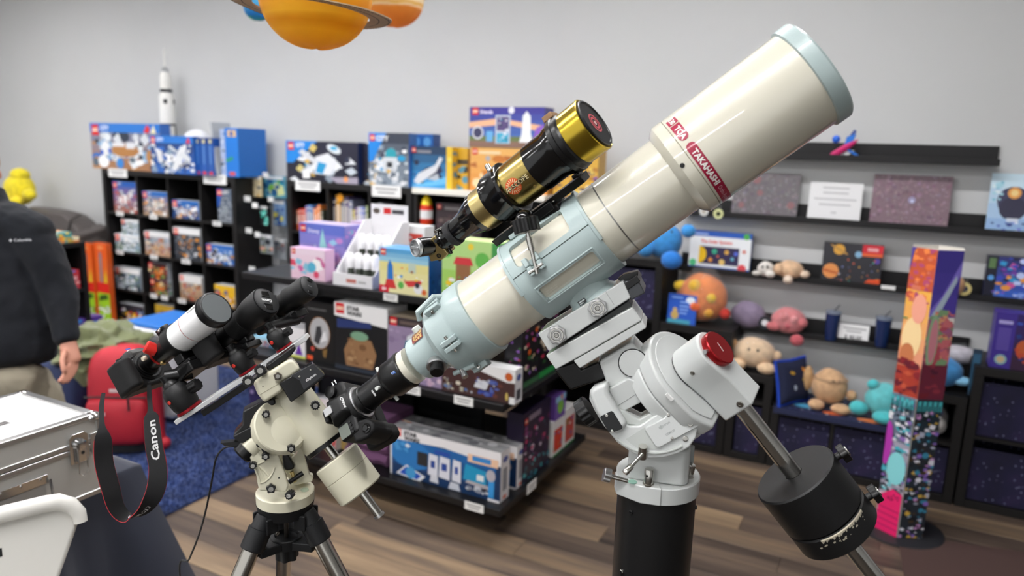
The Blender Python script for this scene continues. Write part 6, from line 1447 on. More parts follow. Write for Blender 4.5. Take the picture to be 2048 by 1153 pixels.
# -- telescope frames
class Ax:
    """axis in space through two photo points at given depths; a along, b up across, n toward the camera"""
    def __init__(s,p0,d0,p1,d1):
        s.A,s.B = at(*p0,d0),at(*p1,d1)
        s.a = (s.B - s.A).normalized()
        m = (s.A + s.B) / 2; n = CAM - m; n = n - s.a * n.dot(s.a); s.n = n.normalized(); s.b = s.n.cross(s.a)
    def t(s,px,py):
        r = ray(px,py).normalized(); w0 = s.A - CAM
        b_,d_,e_ = s.a.dot(r),s.a.dot(w0),r.dot(w0)
        return (b_ * e_ - d_) / (1 - b_ * b_)
    def P(s,t,bb=0.0,nn=0.0): return s.A + s.a * t + s.b * bb + s.n * nn
    def R(s,t,r,th): return s.A + s.a * t + s.n * (r * cos(th)) + s.b * (r * sin(th))
    def T(s,t=0.0,bb=0.0,nn=0.0): return frame(s.P(t,bb,nn),s.a,s.b,s.n)
    def lathe(s,prof,seg=64,**k): return MB().lathe(s.A,s.a,prof,seg,hint=s.n,**k)
    def depth(s,t): return (s.P(t) - CAM).dot(EF)
    def on(s,px,py,nn=0.0):
        """photo point on the plane n = nn -> (t, b)"""
        q = onplane(px,py,s.A + s.n * nn,s.n) - s.A
        return q.dot(s.a),q.dot(s.b)
def rr(prof,e=0.002):
    """soften: nothing, kept for clarity"""
    return prof
def cylmap(ax,t0,r,th0,vs,sc,along=True,flip=1):
    """text points -> cylinder; along: x runs round the tube downward (theta falls), y along axis"""
    out = []
    for x,y in vs: out.append(ax.R(t0 + y * sc,r,th0 - flip * x * sc / r) if along else ax.R(t0 + x * sc,r,th0 + y * sc / r))
    return out
def bolt(name,c,axis,r,h,m,parent,hexh=True,seg=14):
    z = axis.normalized()
    o = obj(name,MB().lathe(c,z,[(0,r),(h * 0.8,r),(h,r * 0.85),(h,r * 0.45),(h * 0.55,r * 0.42)],seg),m,parent)
    return o
def knob(c,axis,r,h,lobes,m,parent,name='knob',depth=0.14,hub=None):
    z = axis.normalized(); x,y,z = basis(z)
    n = lobes * 8
    prof = [(r * (1 - depth * (0.5 - 0.5 * cos(lobes * 2 * pi * k / n))) * cos(2 * pi * k / n),r * (1 - depth * (0.5 - 0.5 * cos(lobes * 2 * pi * k / n))) * sin(2 * pi * k / n)) for k in range(n)]
    o = obj(name,MB().prism(prof,frame(c,x,y,z),0,h),m,parent,min(0.0015,h * 0.15))
    LOC[o] = LOC[parent]
    if hub: obj('hub',MB().lathe(c + z * h,z,[(0.0002,r * 0.5),(0.002,r * 0.48),(0.002,r * 0.25),(0.0005,r * 0.22)],18),hub,o)
    return o
M_cream = mat('cream_gloss','d3cfbe',0.28,coat=1.0,ior=1.5)
M_cream.node_tree.nodes['Principled BSDF'].inputs['Coat Roughness'].default_value = 0.025
M_mint = mat('mint_enamel','a9b9b8',0.34,bump=0.10,bscale=260,coat=0.2)
M_steel = mat('polished_steel','c6c4be',0.16,metal=1.0)
M_alu = mat('satin_aluminium','c4c4c4',0.3,metal=1.0)
M_ano = mat('black_anodised','0b0b0c',0.36,coat=0.05)
M_anog = mat('black_gloss','070708',0.14,coat=0.3)
M_bkpl = mat('camera_black','0d0d0e',0.5,bump=0.12,bscale=700)
M_rub = mat('camera_rubber','0b0b0c',0.7,bump=0.3,bscale=900)
M_white = mat('mount_white','c6c9c7',0.3,coat=0.25,bump=0.03,bscale=400)
M_cmt = mat('mount_cream','d3cfb8',0.36,coat=0.2,bump=0.03,bscale=400)
M_screw = mat('screw_steel','b0aea8',0.25,metal=1.0)
TA = Ax((970,625),1.45,(1606,162),1.27)
# -- large refractor
tele = thing('refractor_telescope','large cream refractor telescope with mint green tube holder and cap','telescope',TA.P(TA.t(1150,490)))
tC1,tC0 = TA.t(1638,139),TA.t(1607,161)
tD0,tD1 = TA.t(1354,345),TA.t(1380,326)
rT,rD = 0.078,0.0932
obj('dew_shield',TA.lathe([(tD1,rD - 0.002),(tD1 + 0.001,rD),(tC0 + 0.004,rD)],96),M_cream,tele)
obj('dew_collar',TA.lathe([(tD0 - 0.006,rT + 0.002),(tD0,rD - 0.006),(tD0 + 0.008,rD + 0.0005),(tD1 - 0.001,rD + 0.0005),(tD1,rD - 0.002)],96),M_cream,tele)
obj('lens_cap',TA.lathe([(tC0,rD + 0.001),(tC0 + 0.002,rD + 0.0045),(tC1 - 0.004,rD + 0.0045),(tC1,rD + 0.001),(tC1 + 0.001,rD - 0.006)],96),M_mint,tele)
tS = TA.t(1232,433)
tF0 = TA.t(965,629)
obj('main_tube',TA.lathe([(tF0 - 0.01,rT),(tS - 0.0012,rT)],96),M_cream,tele)
obj('front_tube',TA.lathe([(tS + 0.0012,rT),(tD0 - 0.005,rT)],96),M_cream,tele)
obj('seam_ring',TA.lathe([(tS - 0.0014,rT - 0.0005),(tS - 0.001,rT + 0.0009),(tS + 0.001,rT + 0.0009),(tS + 0.0014,rT - 0.0005)],96),mat('seam_steel','8f8f8c',0.3,metal=0.8),tele)
bolt('set_screw',TA.R(tD0 + 0.012,rD + 0.0003,0.05),TA.R(0,1,0.05) - TA.A,0.0042,0.002,mat('screw_black','1c1c1c',0.4),tele)
M_red_l = mat('label_crimson','9d1239',0.35,coat=0.4)
M_wh_l = mat('label_white','f0ece6',0.4)
def capsule(t0,h,th_a,th_b,r,m,name,round_a=True,round_b=True):
    mb = MB(); n = 120; vs = []; fs = []
    for k in range(n + 1):
        th = th_a + (th_b - th_a) * k / n; sd = abs(th - th_a) * r; se = abs(th_b - th) * r
        hw = h / 2
        if round_a and sd < h / 2: hw = sqrt(max(0,(h / 2) ** 2 - (h / 2 - sd) ** 2))
        if round_b and se < h / 2: hw = min(hw,sqrt(max(0,(h / 2) ** 2 - (h / 2 - se) ** 2)))
        vs += [TA.R(t0 - hw,r,th),TA.R(t0 + hw,r,th)]
    fs = [(2 * k,2 * k + 1,2 * k + 3,2 * k + 2) for k in range(n)]
    return obj(name,mb.add(vs,fs),m,tele,recalc=True)
tL = tD1 + 0.014
thg = 0.36
def curved_text(txt,t0,hgt,th0,r,m,bold=0.02,sx=1.0,par=tele,ax=TA):
    vs,fs,wd = textmesh(txt,bold)
    out = [ax.R(t0 - hgt / 2 + y * hgt,r,th0 - x * hgt * sx / r) for x,y in vs]
    return obj('lettering',MB().add(out,fs),m,par,flat=True),wd * hgt * sx / r
capsule(tL,0.0185,thg - 0.04,-1.9,rD + 0.0006,M_red_l,'red_band',True,True)
_,ang = curved_text('TAKAHASHI',tL,0.0115,thg - 0.20,rD + 0.001,M_wh_l,0.035,0.95)
curved_text('Ortho Apochromat',tL - 0.001,0.0105,thg - 0.20 - ang - 0.07,rD + 0.001,mat('label_pink','dba8b2',0.4),0.0,0.8)
capsule(tL,0.0185,thg + 0.48,thg + 0.045,rD + 0.0006,M_red_l,'red_band',False,True)
curved_text('TOA',tL,0.0115,thg + 0.40,rD + 0.001,M_wh_l,0.035,0.95)
capsule(tL + 0.0,0.0185,thg + 0.72,thg + 0.51,rD + 0.0006,M_red_l,'red_band',False,False)
curved_text('130',tL,0.0105,thg + 0.70,rD + 0.001,M_wh_l,0.03,0.9)
h0,h1 = TA.t(1052,565),TA.t(1200,458)
rH0,rH1 = rT + 0.0004,rT + 0.0075
def shell(ts,ths,holes,name,m):
    mb = MB(); nt_,nh = len(ts) - 1,len(ths) - 1
    def hole(i,j):
        if i < 0 or j < 0 or i >= nt_ or j >= nh: return True
        tc,hc = (ts[i] + ts[i + 1]) / 2,(ths[j] + ths[j + 1]) / 2
        for a0,a1,b0,b1,rd in holes:
            if a0 < tc < a1 and b0 < hc < b1:
                ra = rd; rb = rd / rH1
                dx = max(a0 + ra - tc,tc - (a1 - ra),0) / ra; dy = max(b0 + rb - hc,hc - (b1 - rb),0) / rb
                if dx * dx + dy * dy < 1.0: return True
        return False
    idx = {}; vs = []
    def vi(i,j,o):
        k = (i,j,o)
        if k not in idx: idx[k] = len(vs); vs.append(TA.R(ts[i],rH1 if o else rH0,ths[j]))
        return idx[k]
    fs = []
    for i in range(nt_):
        for j in range(nh):
            if hole(i,j): continue
            fs.append((vi(i,j,1),vi(i + 1,j,1),vi(i + 1,j + 1,1),vi(i,j + 1,1)))
            for (di,dj,e) in ((-1,0,((i,j + 1),(i,j))),(1,0,((i + 1,j),(i + 1,j + 1))),(0,-1,((i,j),(i + 1,j))),(0,1,((i + 1,j + 1),(i,j + 1)))):
                if hole(i + di,j + dj):
                    p,q = e; fs.append((vi(*p,1),vi(*p,0),vi(*q,0),vi(*q,1)))
    return obj(name,MB().add(vs,fs),m,tele,recalc=True,ang=40)
def lins(a,b,n): return [a + (b - a) * k / n for k in range(n + 1)]
hm = h1 - h0
w1 = [(h0 + 0.030,h1 - 0.026,-0.66,-0.28,0.006)]
w2 = [(h0 + 0.022,h1 - 0.035,0.36,0.98,0.006)]
shell(lins(h0,h1,96),lins(-2.6,0.20,110),w1,'lower_clamp',M_mint)
shell(lins(h0 + 0.001,h1 - 0.001,96),lins(0.225,2.6,96),w2,'upper_clamp',M_mint)
for th in (0.20,0.225): pass
for nm,t_ in (('clamp_rim',h0),('clamp_rim',h1)):
    s_ = 1 if t_ == h1 else -1
    obj(nm,TA.lathe([(t_ - 0.0035,rH1 - 0.001),(t_ - 0.0028,rH1 + 0.0022),(t_ + 0.0028,rH1 + 0.0022),(t_ + 0.0035,rH0)],72,a0=-2.6,a1=0.20,caps=(False,False)),M_mint,tele)
fr = [(w1[0][0] - 0.004,w1[0][2] - 0.05),(w1[0][1] + 0.004,w1[0][2] - 0.05),(w1[0][1] + 0.004,w1[0][3] + 0.05),(w1[0][0] - 0.004,w1[0][3] + 0.05)]
pts = []
for k in range(4):
    (ta,ha),(tb,hb) = fr[k],fr[(k + 1) % 4]
    for i in range(8): pts.append(TA.R(ta + (tb - ta) * i / 8,rH1 - 0.0006,ha + (hb - ha) * i / 8))
obj('window_frame',MB().tube(pts,0.0022,8,closed=True),M_mint,tele)
vs,fs,wd = textmesh('TOA-130  F/7.7',0.0); vs2,fs2,wd2 = textmesh('D=130 f=1000',0.0)
obj('plate_lettering',MB().add([TA.R(w1[0][0] + 0.006 + x * 0.0028,rT + 0.0006,-0.50 + y * 0.0028 / rT) for x,y in vs],fs),mat('plate_white','e8e6dc',0.5),tele,flat=True)
obj('plate_lettering',MB().add([TA.R(w1[0][0] + 0.006 + x * 0.0028,rT + 0.0006,-0.56 + y * 0.0028 / rT) for x,y in vs2],fs2),MATS['plate_white'],tele,flat=True)
tl_ = TA.t(1092,530)
th_l = 0.2
for s_,th in ((0,th_l - 0.085),(1,th_l + 0.11)):
    c = TA.R(tl_,rH1 + 0.006,th)
    ur = (TA.R(0,1,th) - TA.A).normalized(); tg = TA.a.cross(ur)
    for dt in ((-0.011,-0.004),(0.004,0.011)):
        obj('clamp_lug',MB().box(dt[0] * 1.5,-0.009,-0.008,dt[1] * 1.5,0.009,0.007,frame(c,TA.a,tg,ur)),M_mint,tele,0.0025,seg=3)
p0 = TA.R(tl_,rH1 + 0.010,th_l - 0.1); kn = at(1052,450,TA.depth(tl_) - 0.09)
ku = (kn - p0).normalized()
obj('swing_rod',MB().cyl(p0 - ku * 0.01,p0 + (kn - p0) * 0.97,0.0042,seg=16),M_steel,tele)
obj('rod_sleeve',MB().cyl(p0 + (kn - p0) * 0.42,p0 + (kn - p0) * 0.72,0.0062,seg=16),M_steel,tele)
obj('hinge_pin',MB().cyl(p0 - TA.a * 0.016,p0 + TA.a * 0.016,0.004,seg=12),M_steel,tele)
knob(kn - ku * 0.014,ku,0.025,0.026,8,M_ano,tele,'clamp_knob',0.2)
obj('knob_dome',MB().ball(kn + ku * 0.010,0.018,seg=18,rings=10),M_anog,tele)
bS = -0.108
tp0,tp1 = TA.t(1120,515),TA.t(1240,428)
tpm = TA.on(1176,590,0.03)[0]
lp = []
for bb,ra,rn,ex in ((bS,0.052,0.046,4),(bS + 0.006,0.052,0.046,4),(bS + 0.016,0.044,0.04,3),(bS + 0.03,0.044,0.042,2.6),(bS + 0.05,0.056,0.055,2.6)):
    q = []
    for k in range(40):
        an = 2 * pi * k / 40; ca,sa = cos(an),sin(an)
        q.append(TA.P(tpm + ra * abs(ca) ** (2 / ex) * (1 if ca >= 0 else -1),bb,rn * abs(sa) ** (2 / ex) * (1 if sa >= 0 else -1)))
    lp.append(q)
obj('pedestal',MB().loft(lp),M_mint,tele,recalc=True)
A = Art(TA.T(tpm - 0.022,bS + 0.012,0.046),0.016,0.009); A.r(0,0,1,1,'2a2e2e'); A.r(0.1,0.55,0.9,0.8,'c8d0d0').r(0.1,0.15,0.6,0.4,'a8b0b0'); A.done('maker_plate',tele)
obj('dovetail_plate',MB().box(TA.on(1112,650,0.05)[0],bS - 0.014,-0.048,TA.on(1280,562,0.05)[0],bS - 0.0005,0.048,TA.T()),M_ano,tele,0.0015)
tE0 = TA.t(938,650)
F1 = TA.t(893,682); F2 = TA.t(862,703); F3 = TA.t(842,718)
obj('tail_flange',TA.lathe([(tF0 + 0.001,rT + 0.0005),(tF0,rT + 0.0055),(tF0 - 0.004,rT + 0.0062),(tE0,rT + 0.0062),(tE0 - 0.006,rT + 0.003),(tE0 - 0.012,rT + 0.0025),(F1 + 0.004,rT - 0.002),(F1 - 0.004,rT - 0.009),(F1 - 0.012,rT - 0.022)],72),M_mint,tele)
obj('focuser_cone',TA.lathe([(F1 - 0.0121,rT - 0.024),(F1 - 0.018,0.050),(F2 - 0.004,0.047),(F3 - 0.002,0.0455),(F3 - 0.006,0.042),(F3 - 0.0062,0.03)],64),M_mint,tele)
F4 = TA.t(818,735)
obj('drawtube',TA.lathe([(F3 - 0.02,0.039),(F4 - 0.002,0.039),(F4 - 0.004,0.037)],64),M_cream,tele)
F5 = TA.t(780,762)
obj('extension_ring',TA.lathe([(F4 - 0.004,0.040),(F4 - 0.006,0.0415),(F4 - 0.012,0.0415),(F4 - 0.013,0.0395),(F5 + 0.006,0.0395),(F5,0.036),(F5 - 0.006,0.031)],56),M_ano,tele)
for th in (0.95,-0.12,-1.35):
    c = TA.R((tE0 + F1) / 2 + 0.008,rT + 0.004,th); ur = (TA.R(0,1,th) - TA.A).normalized(); tg = TA.a.cross(ur)
    T_ = frame(c,TA.a,tg,ur)
    for sgn in (-1,1): obj('clamp_boss',MB().box(-0.02,sgn * 0.0065 - 0.005,-0.004,0.016,sgn * 0.0065 + 0.005,0.009,T_),M_mint,tele,0.002)
    obj('boss_screw',MB().cyl(T_ @ V((-0.002,-0.018,0.003)),T_ @ V((-0.002,0.018,0.003)),0.0035,seg=12),M_steel,tele)
obj('handle_loop',MB().tube([TA.R(tE0,rT + 0.004,1.15),TA.R(tE0 - 0.01,rT + 0.016,1.1),TA.R(F1 + 0.005,rT + 0.014,1.0),TA.R(F1 - 0.002,rT + 0.0,0.95)],0.006,10),M_mint,tele)
mb = MB(); ta,tb = F2 - 0.008,F2 + 0.020
grid = [[TA.R(ta + (tb - ta) * i / 4,0.0492 + 0.0006 + 0.002 * (i / 4),0.72 + 0.62 * j / 10) for j in range(11)] for i in range(5)]
vs = [p for r_ in grid for p in r_]; fs = [(i * 11 + j,i * 11 + j + 1,(i + 1) * 11 + j + 1,(i + 1) * 11 + j) for i in range(4) for j in range(10)]
obj('maker_plate',MB().add(vs,fs),mat('plate_maroon','6e2418',0.3,metal=0.3),tele,recalc=True)
mb = MB()
for i in range(4):
    tt = ta + 0.004 + i * 0.006
    for j in range(9):
        if (i * 7 + j * 3) % 5 == 0: continue
        th = 0.77 + j * 0.06
        rr_ = 0.0505 + 0.002 * (tt - ta) / (tb - ta)
        mb.add([TA.R(tt,rr_,th),TA.R(tt + 0.004,rr_,th),TA.R(tt + 0.004,rr_,th + 0.04),TA.R(tt,rr_,th + 0.04)],[(0,1,2,3)])
o = obj('plate_characters',mb,mat('plate_gold','c8a868',0.3,metal=0.6),tele,flat=True); o['kind'] = 'stuff'
fk = TA.R(TA.t(872,697),0.046,-0.55); fu = (TA.n * 0.80 - TA.b * 0.55 - TA.a * 0.1).normalized()
k_ = obj('focus_knob',MB().lathe(fk,fu,[(0,0.019),(0.004,0.021),(0.012,0.021),(0.014,0.019)],40),M_alu,tele); LOC[k_] = LOC[tele]
obj('inner_knob',MB().lathe(fk + fu * 0.014,fu,[(0,0.0135),(0.004,0.014),(0.014,0.014),(0.016,0.012)],36),M_ano,k_)
lk = TA.R(TA.t(905,690),0.072,-1.05); lu = (-TA.b * 0.8 + TA.n * 0.55).normalized()
obj('lock_lever',MB().cyl(lk,lk + lu * 0.022,0.006,0.007,seg=14),M_alu,tele); obj('lock_lever',MB().cyl(lk - TA.a * 0.02,lk + TA.a * 0.03 + lu * 0.012,0.005,seg=12),M_mint,tele)
obj('finder_screw',MB().lathe(TA.R(F2 + 0.006,0.047,1.4),TA.b,[(0,0.009),(0.012,0.009),(0.014,0.007)],16),mat('screw_white','d8dcd6',0.3),tele)
A = Art(frame(TA.R(F4 - 0.022,0.0402,0.32),-TA.b,TA.a,(TA.R(0,1,0.32) - TA.A).normalized()),0.010,0.012); A.r(0,0,1,1,'9ab0d8'); A.r(0.2,0.2,0.8,0.4,'3a5ab0').r(0.1,0.6,0.9,0.9,'3a70c8'); A.done('blue_sticker',tele)
# -- camera on the big telescope
C0 = TA.t(722,800)
cam1 = thing('dslr_camera','black camera with battery grip fixed to the lower end of the large telescope','camera',TA.P(C0 - 0.04))
obj('adapter_tube',TA.lathe([(C0 - 0.002,0.031),(C0 + 0.012,0.0305),(C0 + 0.013,0.0285),(F5 - 0.022,0.0285),(F5 - 0.021,0.031),(F5 - 0.0065,0.031)],48),M_ano,cam1)
obj('mount_ring',TA.lathe([(C0 - 0.003,0.0365),(C0,0.0365),(C0 + 0.001,0.034),(C0 + 0.001,0.031)],48),M_alu,cam1)
obj('mount_boss',TA.lathe([(C0 - 0.014,0.042),(C0 - 0.004,0.040),(C0 - 0.003,0.037)],48),M_bkpl,cam1)
for th,tt in ((0.1,F5 - 0.014),(1.9,F5 - 0.014),(-1.7,F5 - 0.014)):
    ur = (TA.R(0,1,th) - TA.A).normalized()
    obj('thumb_screw',MB().cyl(TA.R(tt,0.031,th),TA.R(tt,0.042,th),0.004,seg=12),mat('screw_white','d8dcd6',0.3),cam1)
A = Art(frame(TA.R(F5 - 0.034,0.0289,0.25),-TA.b,TA.a,(TA.R(0,1,0.25) - TA.A).normalized()),0.014,0.004); A.r(0,0,1,1,'c8c8c8'); A.done('white_mark',cam1)
ro = -0.5
cy_ = (TA.b * cos(ro) + TA.n * sin(ro)); cz_ = (TA.n * cos(ro) - TA.b * sin(ro))
cy_,cz_ = cy_.normalized(),cz_.normalized()
CF = frame(TA.P(C0 - 0.012),TA.a,cy_,cz_) @ M.Scale(0.82,4)
body = [(-0.064,-0.08),(0.0,-0.08),(0.002,-0.05),(0.002,0.06),(-0.004,0.072),(-0.06,0.072)]
obj('body',MB().prism(body,CF,-0.058,0.034),M_bkpl,cam1,0.008,seg=4)
lp = []
for z,xa,xb,yw in ((0.03,-0.062,0.004,0.04),(0.044,-0.06,0.002,0.036),(0.058,-0.05,-0.006,0.028),(0.062,-0.044,-0.014,0.02)):
    lp.append([CF @ V(p) for p in ((xa,-yw,z),(xb,-yw * 0.75,z),(xb,yw * 0.75,z),(xa,yw,z))])
obj('prism_hump',MB().loft(lp),M_bkpl,cam1,0.004,seg=3)
A = Art(frame(CF @ V((-0.004,0.016,0.05)),-cy_,(cz_ * 0.8 - TA.a * 0.6).normalized(),(TA.a * 0.8 + cz_ * 0.6).normalized()),0.032,0.009,z0=0.004); A.t('Canon',0.02,0.05,0.8,'e8e8e8',0.03,maxw=0.96); A.done('lettering',cam1)
obj('hot_shoe',MB().box(-0.06,-0.01,0.062,-0.035,0.01,0.066,CF),M_alu,cam1)
obj('hand_grip',MB().prism([(-0.03,-0.10),(0.012,-0.108),(0.036,-0.10),(0.042,-0.082),(0.030,-0.062),(0.002,-0.052),(-0.03,-0.052)],CF,-0.056,0.030),M_rub,cam1,0.012,seg=4)
obj('vertical_grip',MB().prism([(-0.062,-0.098),(0.004,-0.104),(0.028,-0.095),(0.026,-0.06),(0.004,-0.05),(0.002,0.065),(-0.06,0.07)],CF,-0.104,-0.0585),M_rub,cam1,0.010,seg=4)
obj('shutter_button',MB().lathe(CF @ V((0.018,-0.085,0.029)),cz_,[(0,0.010),(0.003,0.010),(0.004,0.0065),(0.006,0.006)],20),M_anog,cam1)
obj('top_screen',MB().box(-0.058,-0.076,0.034,-0.026,-0.042,0.0355,CF),mat('lcd_grey','6a7068',0.2),cam1,0.001)
for i in range(4): obj('top_button',MB().lathe(CF @ V((-0.018,-0.072 + i * 0.009,0.034)),cz_,[(0,0.0032),(0.002,0.003)],10),M_ano,cam1)
obj('mode_dial',MB().lathe(CF @ V((-0.038,0.055,0.034)),cz_,[(0,0.013),(0.009,0.013),(0.010,0.011)],24),M_ano,cam1)
obj('eyepiece',MB().box(-0.078,-0.018,0.02,-0.064,0.018,0.05,CF),M_rub,cam1,0.004)
obj('strap_lug',MB().tube([CF @ V((-0.03,0.072,0.03)),CF @ V((-0.03,0.082,0.032)),CF @ V((-0.02,0.082,0.032)),CF @ V((-0.02,0.072,0.03))],0.0015,6),M_alu,cam1)
obj('lens_release',MB().lathe(CF @ V((0.002,0.045,-0.02)),TA.a,[(0,0.008),(0.005,0.007)],16),M_ano,cam1)
# -- black and gold solar telescope
SA = Ax((868,497),1.50,(1190,246),1.285)
M_gold = mat('gold_anodised','b7a262',0.24,metal=1.0,bump=0.05,bscale=300,aniso=(1,1,1)); M_brass = mat('brass','c8b47c',0.28,metal=1.0)
sol = thing('solar_telescope','small black and gold solar telescope mounted on top of the large refractor','telescope',SA.P(SA.t(1050,355),-0.06))
def st(px):
    return SA.t(px,497 + (px - 868) * (246 - 497) / (1190 - 868))
g0,g1 = st(1150),st(1188)
obj('front_cell',SA.lathe([(g0,0.0505),(g0 + 0.001,0.0525),(g1 - 0.001,0.0525),(g1,0.0505),(g1 - 0.002,0.048)],72),mat('gold_bright','c4a83c',0.22,metal=1.0),sol)
obj('front_cap',SA.lathe([(g1 - 0.003,0.0475),(g1 + 0.003,0.0475),(g1 + 0.004,0.046),(g1 + 0.004,0.043),(g1 + 0.0025,0.0425),(g1 + 0.0024,0.001)],64,caps=(True,True)),M_ano,sol)
def face_ring(r0,r1,t_,m,name,n=36):
    vs = [];
    for k in range(n):
        th = 2 * pi * k / n; vs += [SA.R(t_,r0,th),SA.R(t_,r1,th)]
    fs = [(2 * k,2 * k + 1,2 * ((k + 1) % n) + 1,2 * ((k + 1) % n)) for k in range(n)]
    obj(name,MB().add(vs,fs),m,sol,flat=True)
M_em = mat('emblem_red','c8505a',0.5)
face_ring(0.0155,0.019,g1 + 0.0029,M_em,'emblem_ring'); face_ring(0.0085,0.0125,g1 + 0.0029,M_em,'emblem_ring'); face_ring(0.0005,0.0045,g1 + 0.0029,mat('emblem_pale','e0b8b4',0.5),'emblem_ring')
c1 = st(1128)
obj('etalon_flange',SA.lathe([(c1,0.0515),(c1 + 0.002,0.0555),(c1 + 0.012,0.0565),(c1 + 0.013,0.0545),(g0 - 0.004,0.0545),(g0 - 0.002,0.053),(g0,0.0515)],64),M_ano,sol)
obj('tuner_block',MB().cbox((0,0,0),(0.022,0.03,0.012),frame(SA.R(c1 + 0.006,0.060,1.9),SA.a,SA.a.cross((SA.R(0,1,1.9) - SA.A)).normalized(),(SA.R(0,1,1.9) - SA.A).normalized())),mat('leather_brown','8a6a4a',0.6),sol,0.002)
c2 = st(1075)
obj('front_tube',SA.lathe([(c2 + 0.0002,0.046),(c2 + 0.001,0.0475),(c1 - 0.02,0.0475),(c1 - 0.012,0.0505),(c1 - 0.0005,0.0515)],64),M_anog,sol)
c3 = st(1028)
obj('gold_tube',SA.lathe([(c3,0.046),(c2,0.046)],64),M_gold,sol)
c4 = st(988)
obj('clamp_ring',SA.lathe([(c4,0.043),(c4 + 0.001,0.0475),(c4 + 0.008,0.0485),(c4 + 0.009,0.051),(c3 - 0.010,0.053),(c3 - 0.008,0.0545),(c3 - 0.002,0.0545),(c3 - 0.0005,0.05)],56),M_anog,sol)
c5 = st(966)
obj('gold_band',SA.lathe([(c5,0.0425),(c4 - 0.0002,0.0425)],56),M_brass,sol)
c6,c7 = st(934),st(915)
obj('rear_cone',SA.lathe([(c7 - 0.004,0.0225),(c6,0.027),(c6 + 0.003,0.029),(c5 - 0.014,0.0385),(c5 - 0.012,0.041),(c5 - 0.0002,0.042)],56),M_anog,sol)
obj('rear_collar',SA.lathe([(c7 - 0.020,0.022),(c7 - 0.018,0.0265),(c7 - 0.006,0.0265),(c7 - 0.0045,0.024)],48),mat('rubber_grip','222224',0.7,bump=0.3,bscale=500),sol)
c8 = st(884)
obj('eyepiece_holder',SA.lathe([(c8,0.02),(c8 + 0.004,0.0225),(c8 + 0.012,0.0225),(c8 + 0.014,0.0205),(c7 - 0.0205,0.0205)],40),M_anog,sol)
for th in (0.3,2.2,-1.2): obj('thumb_screw',MB().cyl(SA.R(c8 + 0.008,0.022,th),SA.R(c8 + 0.008,0.032,th),0.0035,seg=12),M_ano,sol)
obj('spring_lever',MB().cyl(SA.R(c8 + 0.016,0.024,1.25) - SA.n * 0.012,SA.R(c8 + 0.016,0.026,1.25) + SA.n * 0.014,0.003,seg=10),M_steel,sol)
q = SA.R(c4 + 0.016,0.056,1.0)
obj('cross_bolt',MB().cyl(at(982,338,SA.depth(c4) - 0.02),at(996,374,SA.depth(c4) - 0.055),0.0028,seg=12),M_steel,sol); obj('cross_bolt_head',MB().cyl(at(974,331,SA.depth(c4) - 0.02),at(985,350,SA.depth(c4) - 0.03),0.0055,seg=14),M_steel,sol)
cE = c3 + 0.02; thE = 0.0
M_sun = mat('sun_orange','d2521e',0.4)
vs = [SA.R(cE,0.0463,thE)]; n = 40
for k in range(n):
    for rd_ in (0.004,0.008,0.012,0.0158): a = 2 * pi * k / n; vs.append(SA.R(cE + rd_ * cos(a),0.0464,thE + rd_ * sin(a) / 0.046))
fs = [(0,1 + 4 * k,1 + 4 * ((k + 1) % n)) for k in range(n)] + [(1 + 4 * k + j,2 + 4 * k + j,2 + 4 * ((k + 1) % n) + j,1 + 4 * ((k + 1) % n) + j) for k in range(n) for j in range(3)]
obj('sun_emblem',MB().add(vs,fs),M_sun,sol,recalc=True)
mb = MB()
for k in range(18):
    a = 2 * pi * k / 18
    for s0,s1,w_ in ((0.008,0.0143,0.0007),):
        e = V((cos(a),sin(a),0)); f = V((-sin(a),cos(a),0))
        mb.add([SA.R(cE + (e * s + f * u).x,0.04665,thE + (e * s + f * u).y / 0.046) for s,u in ((s0,-w_),(s1,-w_),(s1,w_),(s0,w_))],[(0,1,2,3)])
o = obj('sun_rays',mb,mat('ray_cream','e8cfa0',0.4),sol,flat=True); o['kind'] = 'stuff'
vs,fs,wd = textmesh('SOLARSCOPE',0.05); hT = 0.0092
x_off = -wd * hT * 0.62
M_lt = mat('letter_dark','3a2f14',0.4)
def along_text(txt,t0,th,hgt,r,m,bold):
    vs,fs,wd = textmesh(txt,bold)
    obj('lettering',MB().add([SA.R(t0 + x * hgt,r,th + y * hgt / r) for x,y in vs],fs),m,sol,flat=True); return wd * hgt
along_text('ARSCOPE',c3 + 0.001,thE - 0.10,0.0094,0.0468,M_lt,0.07)
along_text('ARSCOPE',c3 + 0.0013,thE - 0.096,0.0089,0.0471,mat('letter_gold','efe0ae',0.4),-0.005)
bolt('set_screw',SA.R(c2 - 0.010,0.046,-0.55),SA.R(0,1,-0.55) - SA.A,0.003,0.0015,M_brass,sol)
dv0,dv1 = SA.on(985,468)[0],SA.on(1160,338)[0]
bR = -0.066
obj('dovetail_rail',MB().prism([(-0.019,-0.0075),(0.019,-0.0075),(0.024,0.0075),(-0.024,0.0075)],frame(SA.P(dv0,bR),-SA.n,SA.b,SA.a),0,dv1 - dv0),M_ano,sol,0.0015)
for tt in (dv0 + 0.075,dv0 + 0.155): obj('rail_slot',MB().ball(SA.P(tt,bR - 0.001,0.022),(0.004,0.0016,0.0016),frame(V((0,0,0)),SA.a,SA.b,SA.n)),M_screw,sol)
obj('ring_foot',MB().box(c4 + 0.008,bR + 0.008,-0.02,c3 - 0.008,-0.05,0.02,SA.T()),M_anog,sol,0.002)
obj('rail_foot',MB().box(c1 - 0.018,bR + 0.008,-0.016,c1 - 0.004,-0.05,0.016,SA.T()),M_anog,sol,0.002)
dg = SA.P(c8 - 0.012)
de_ = (at(850,492,1.45) - dg).normalized()
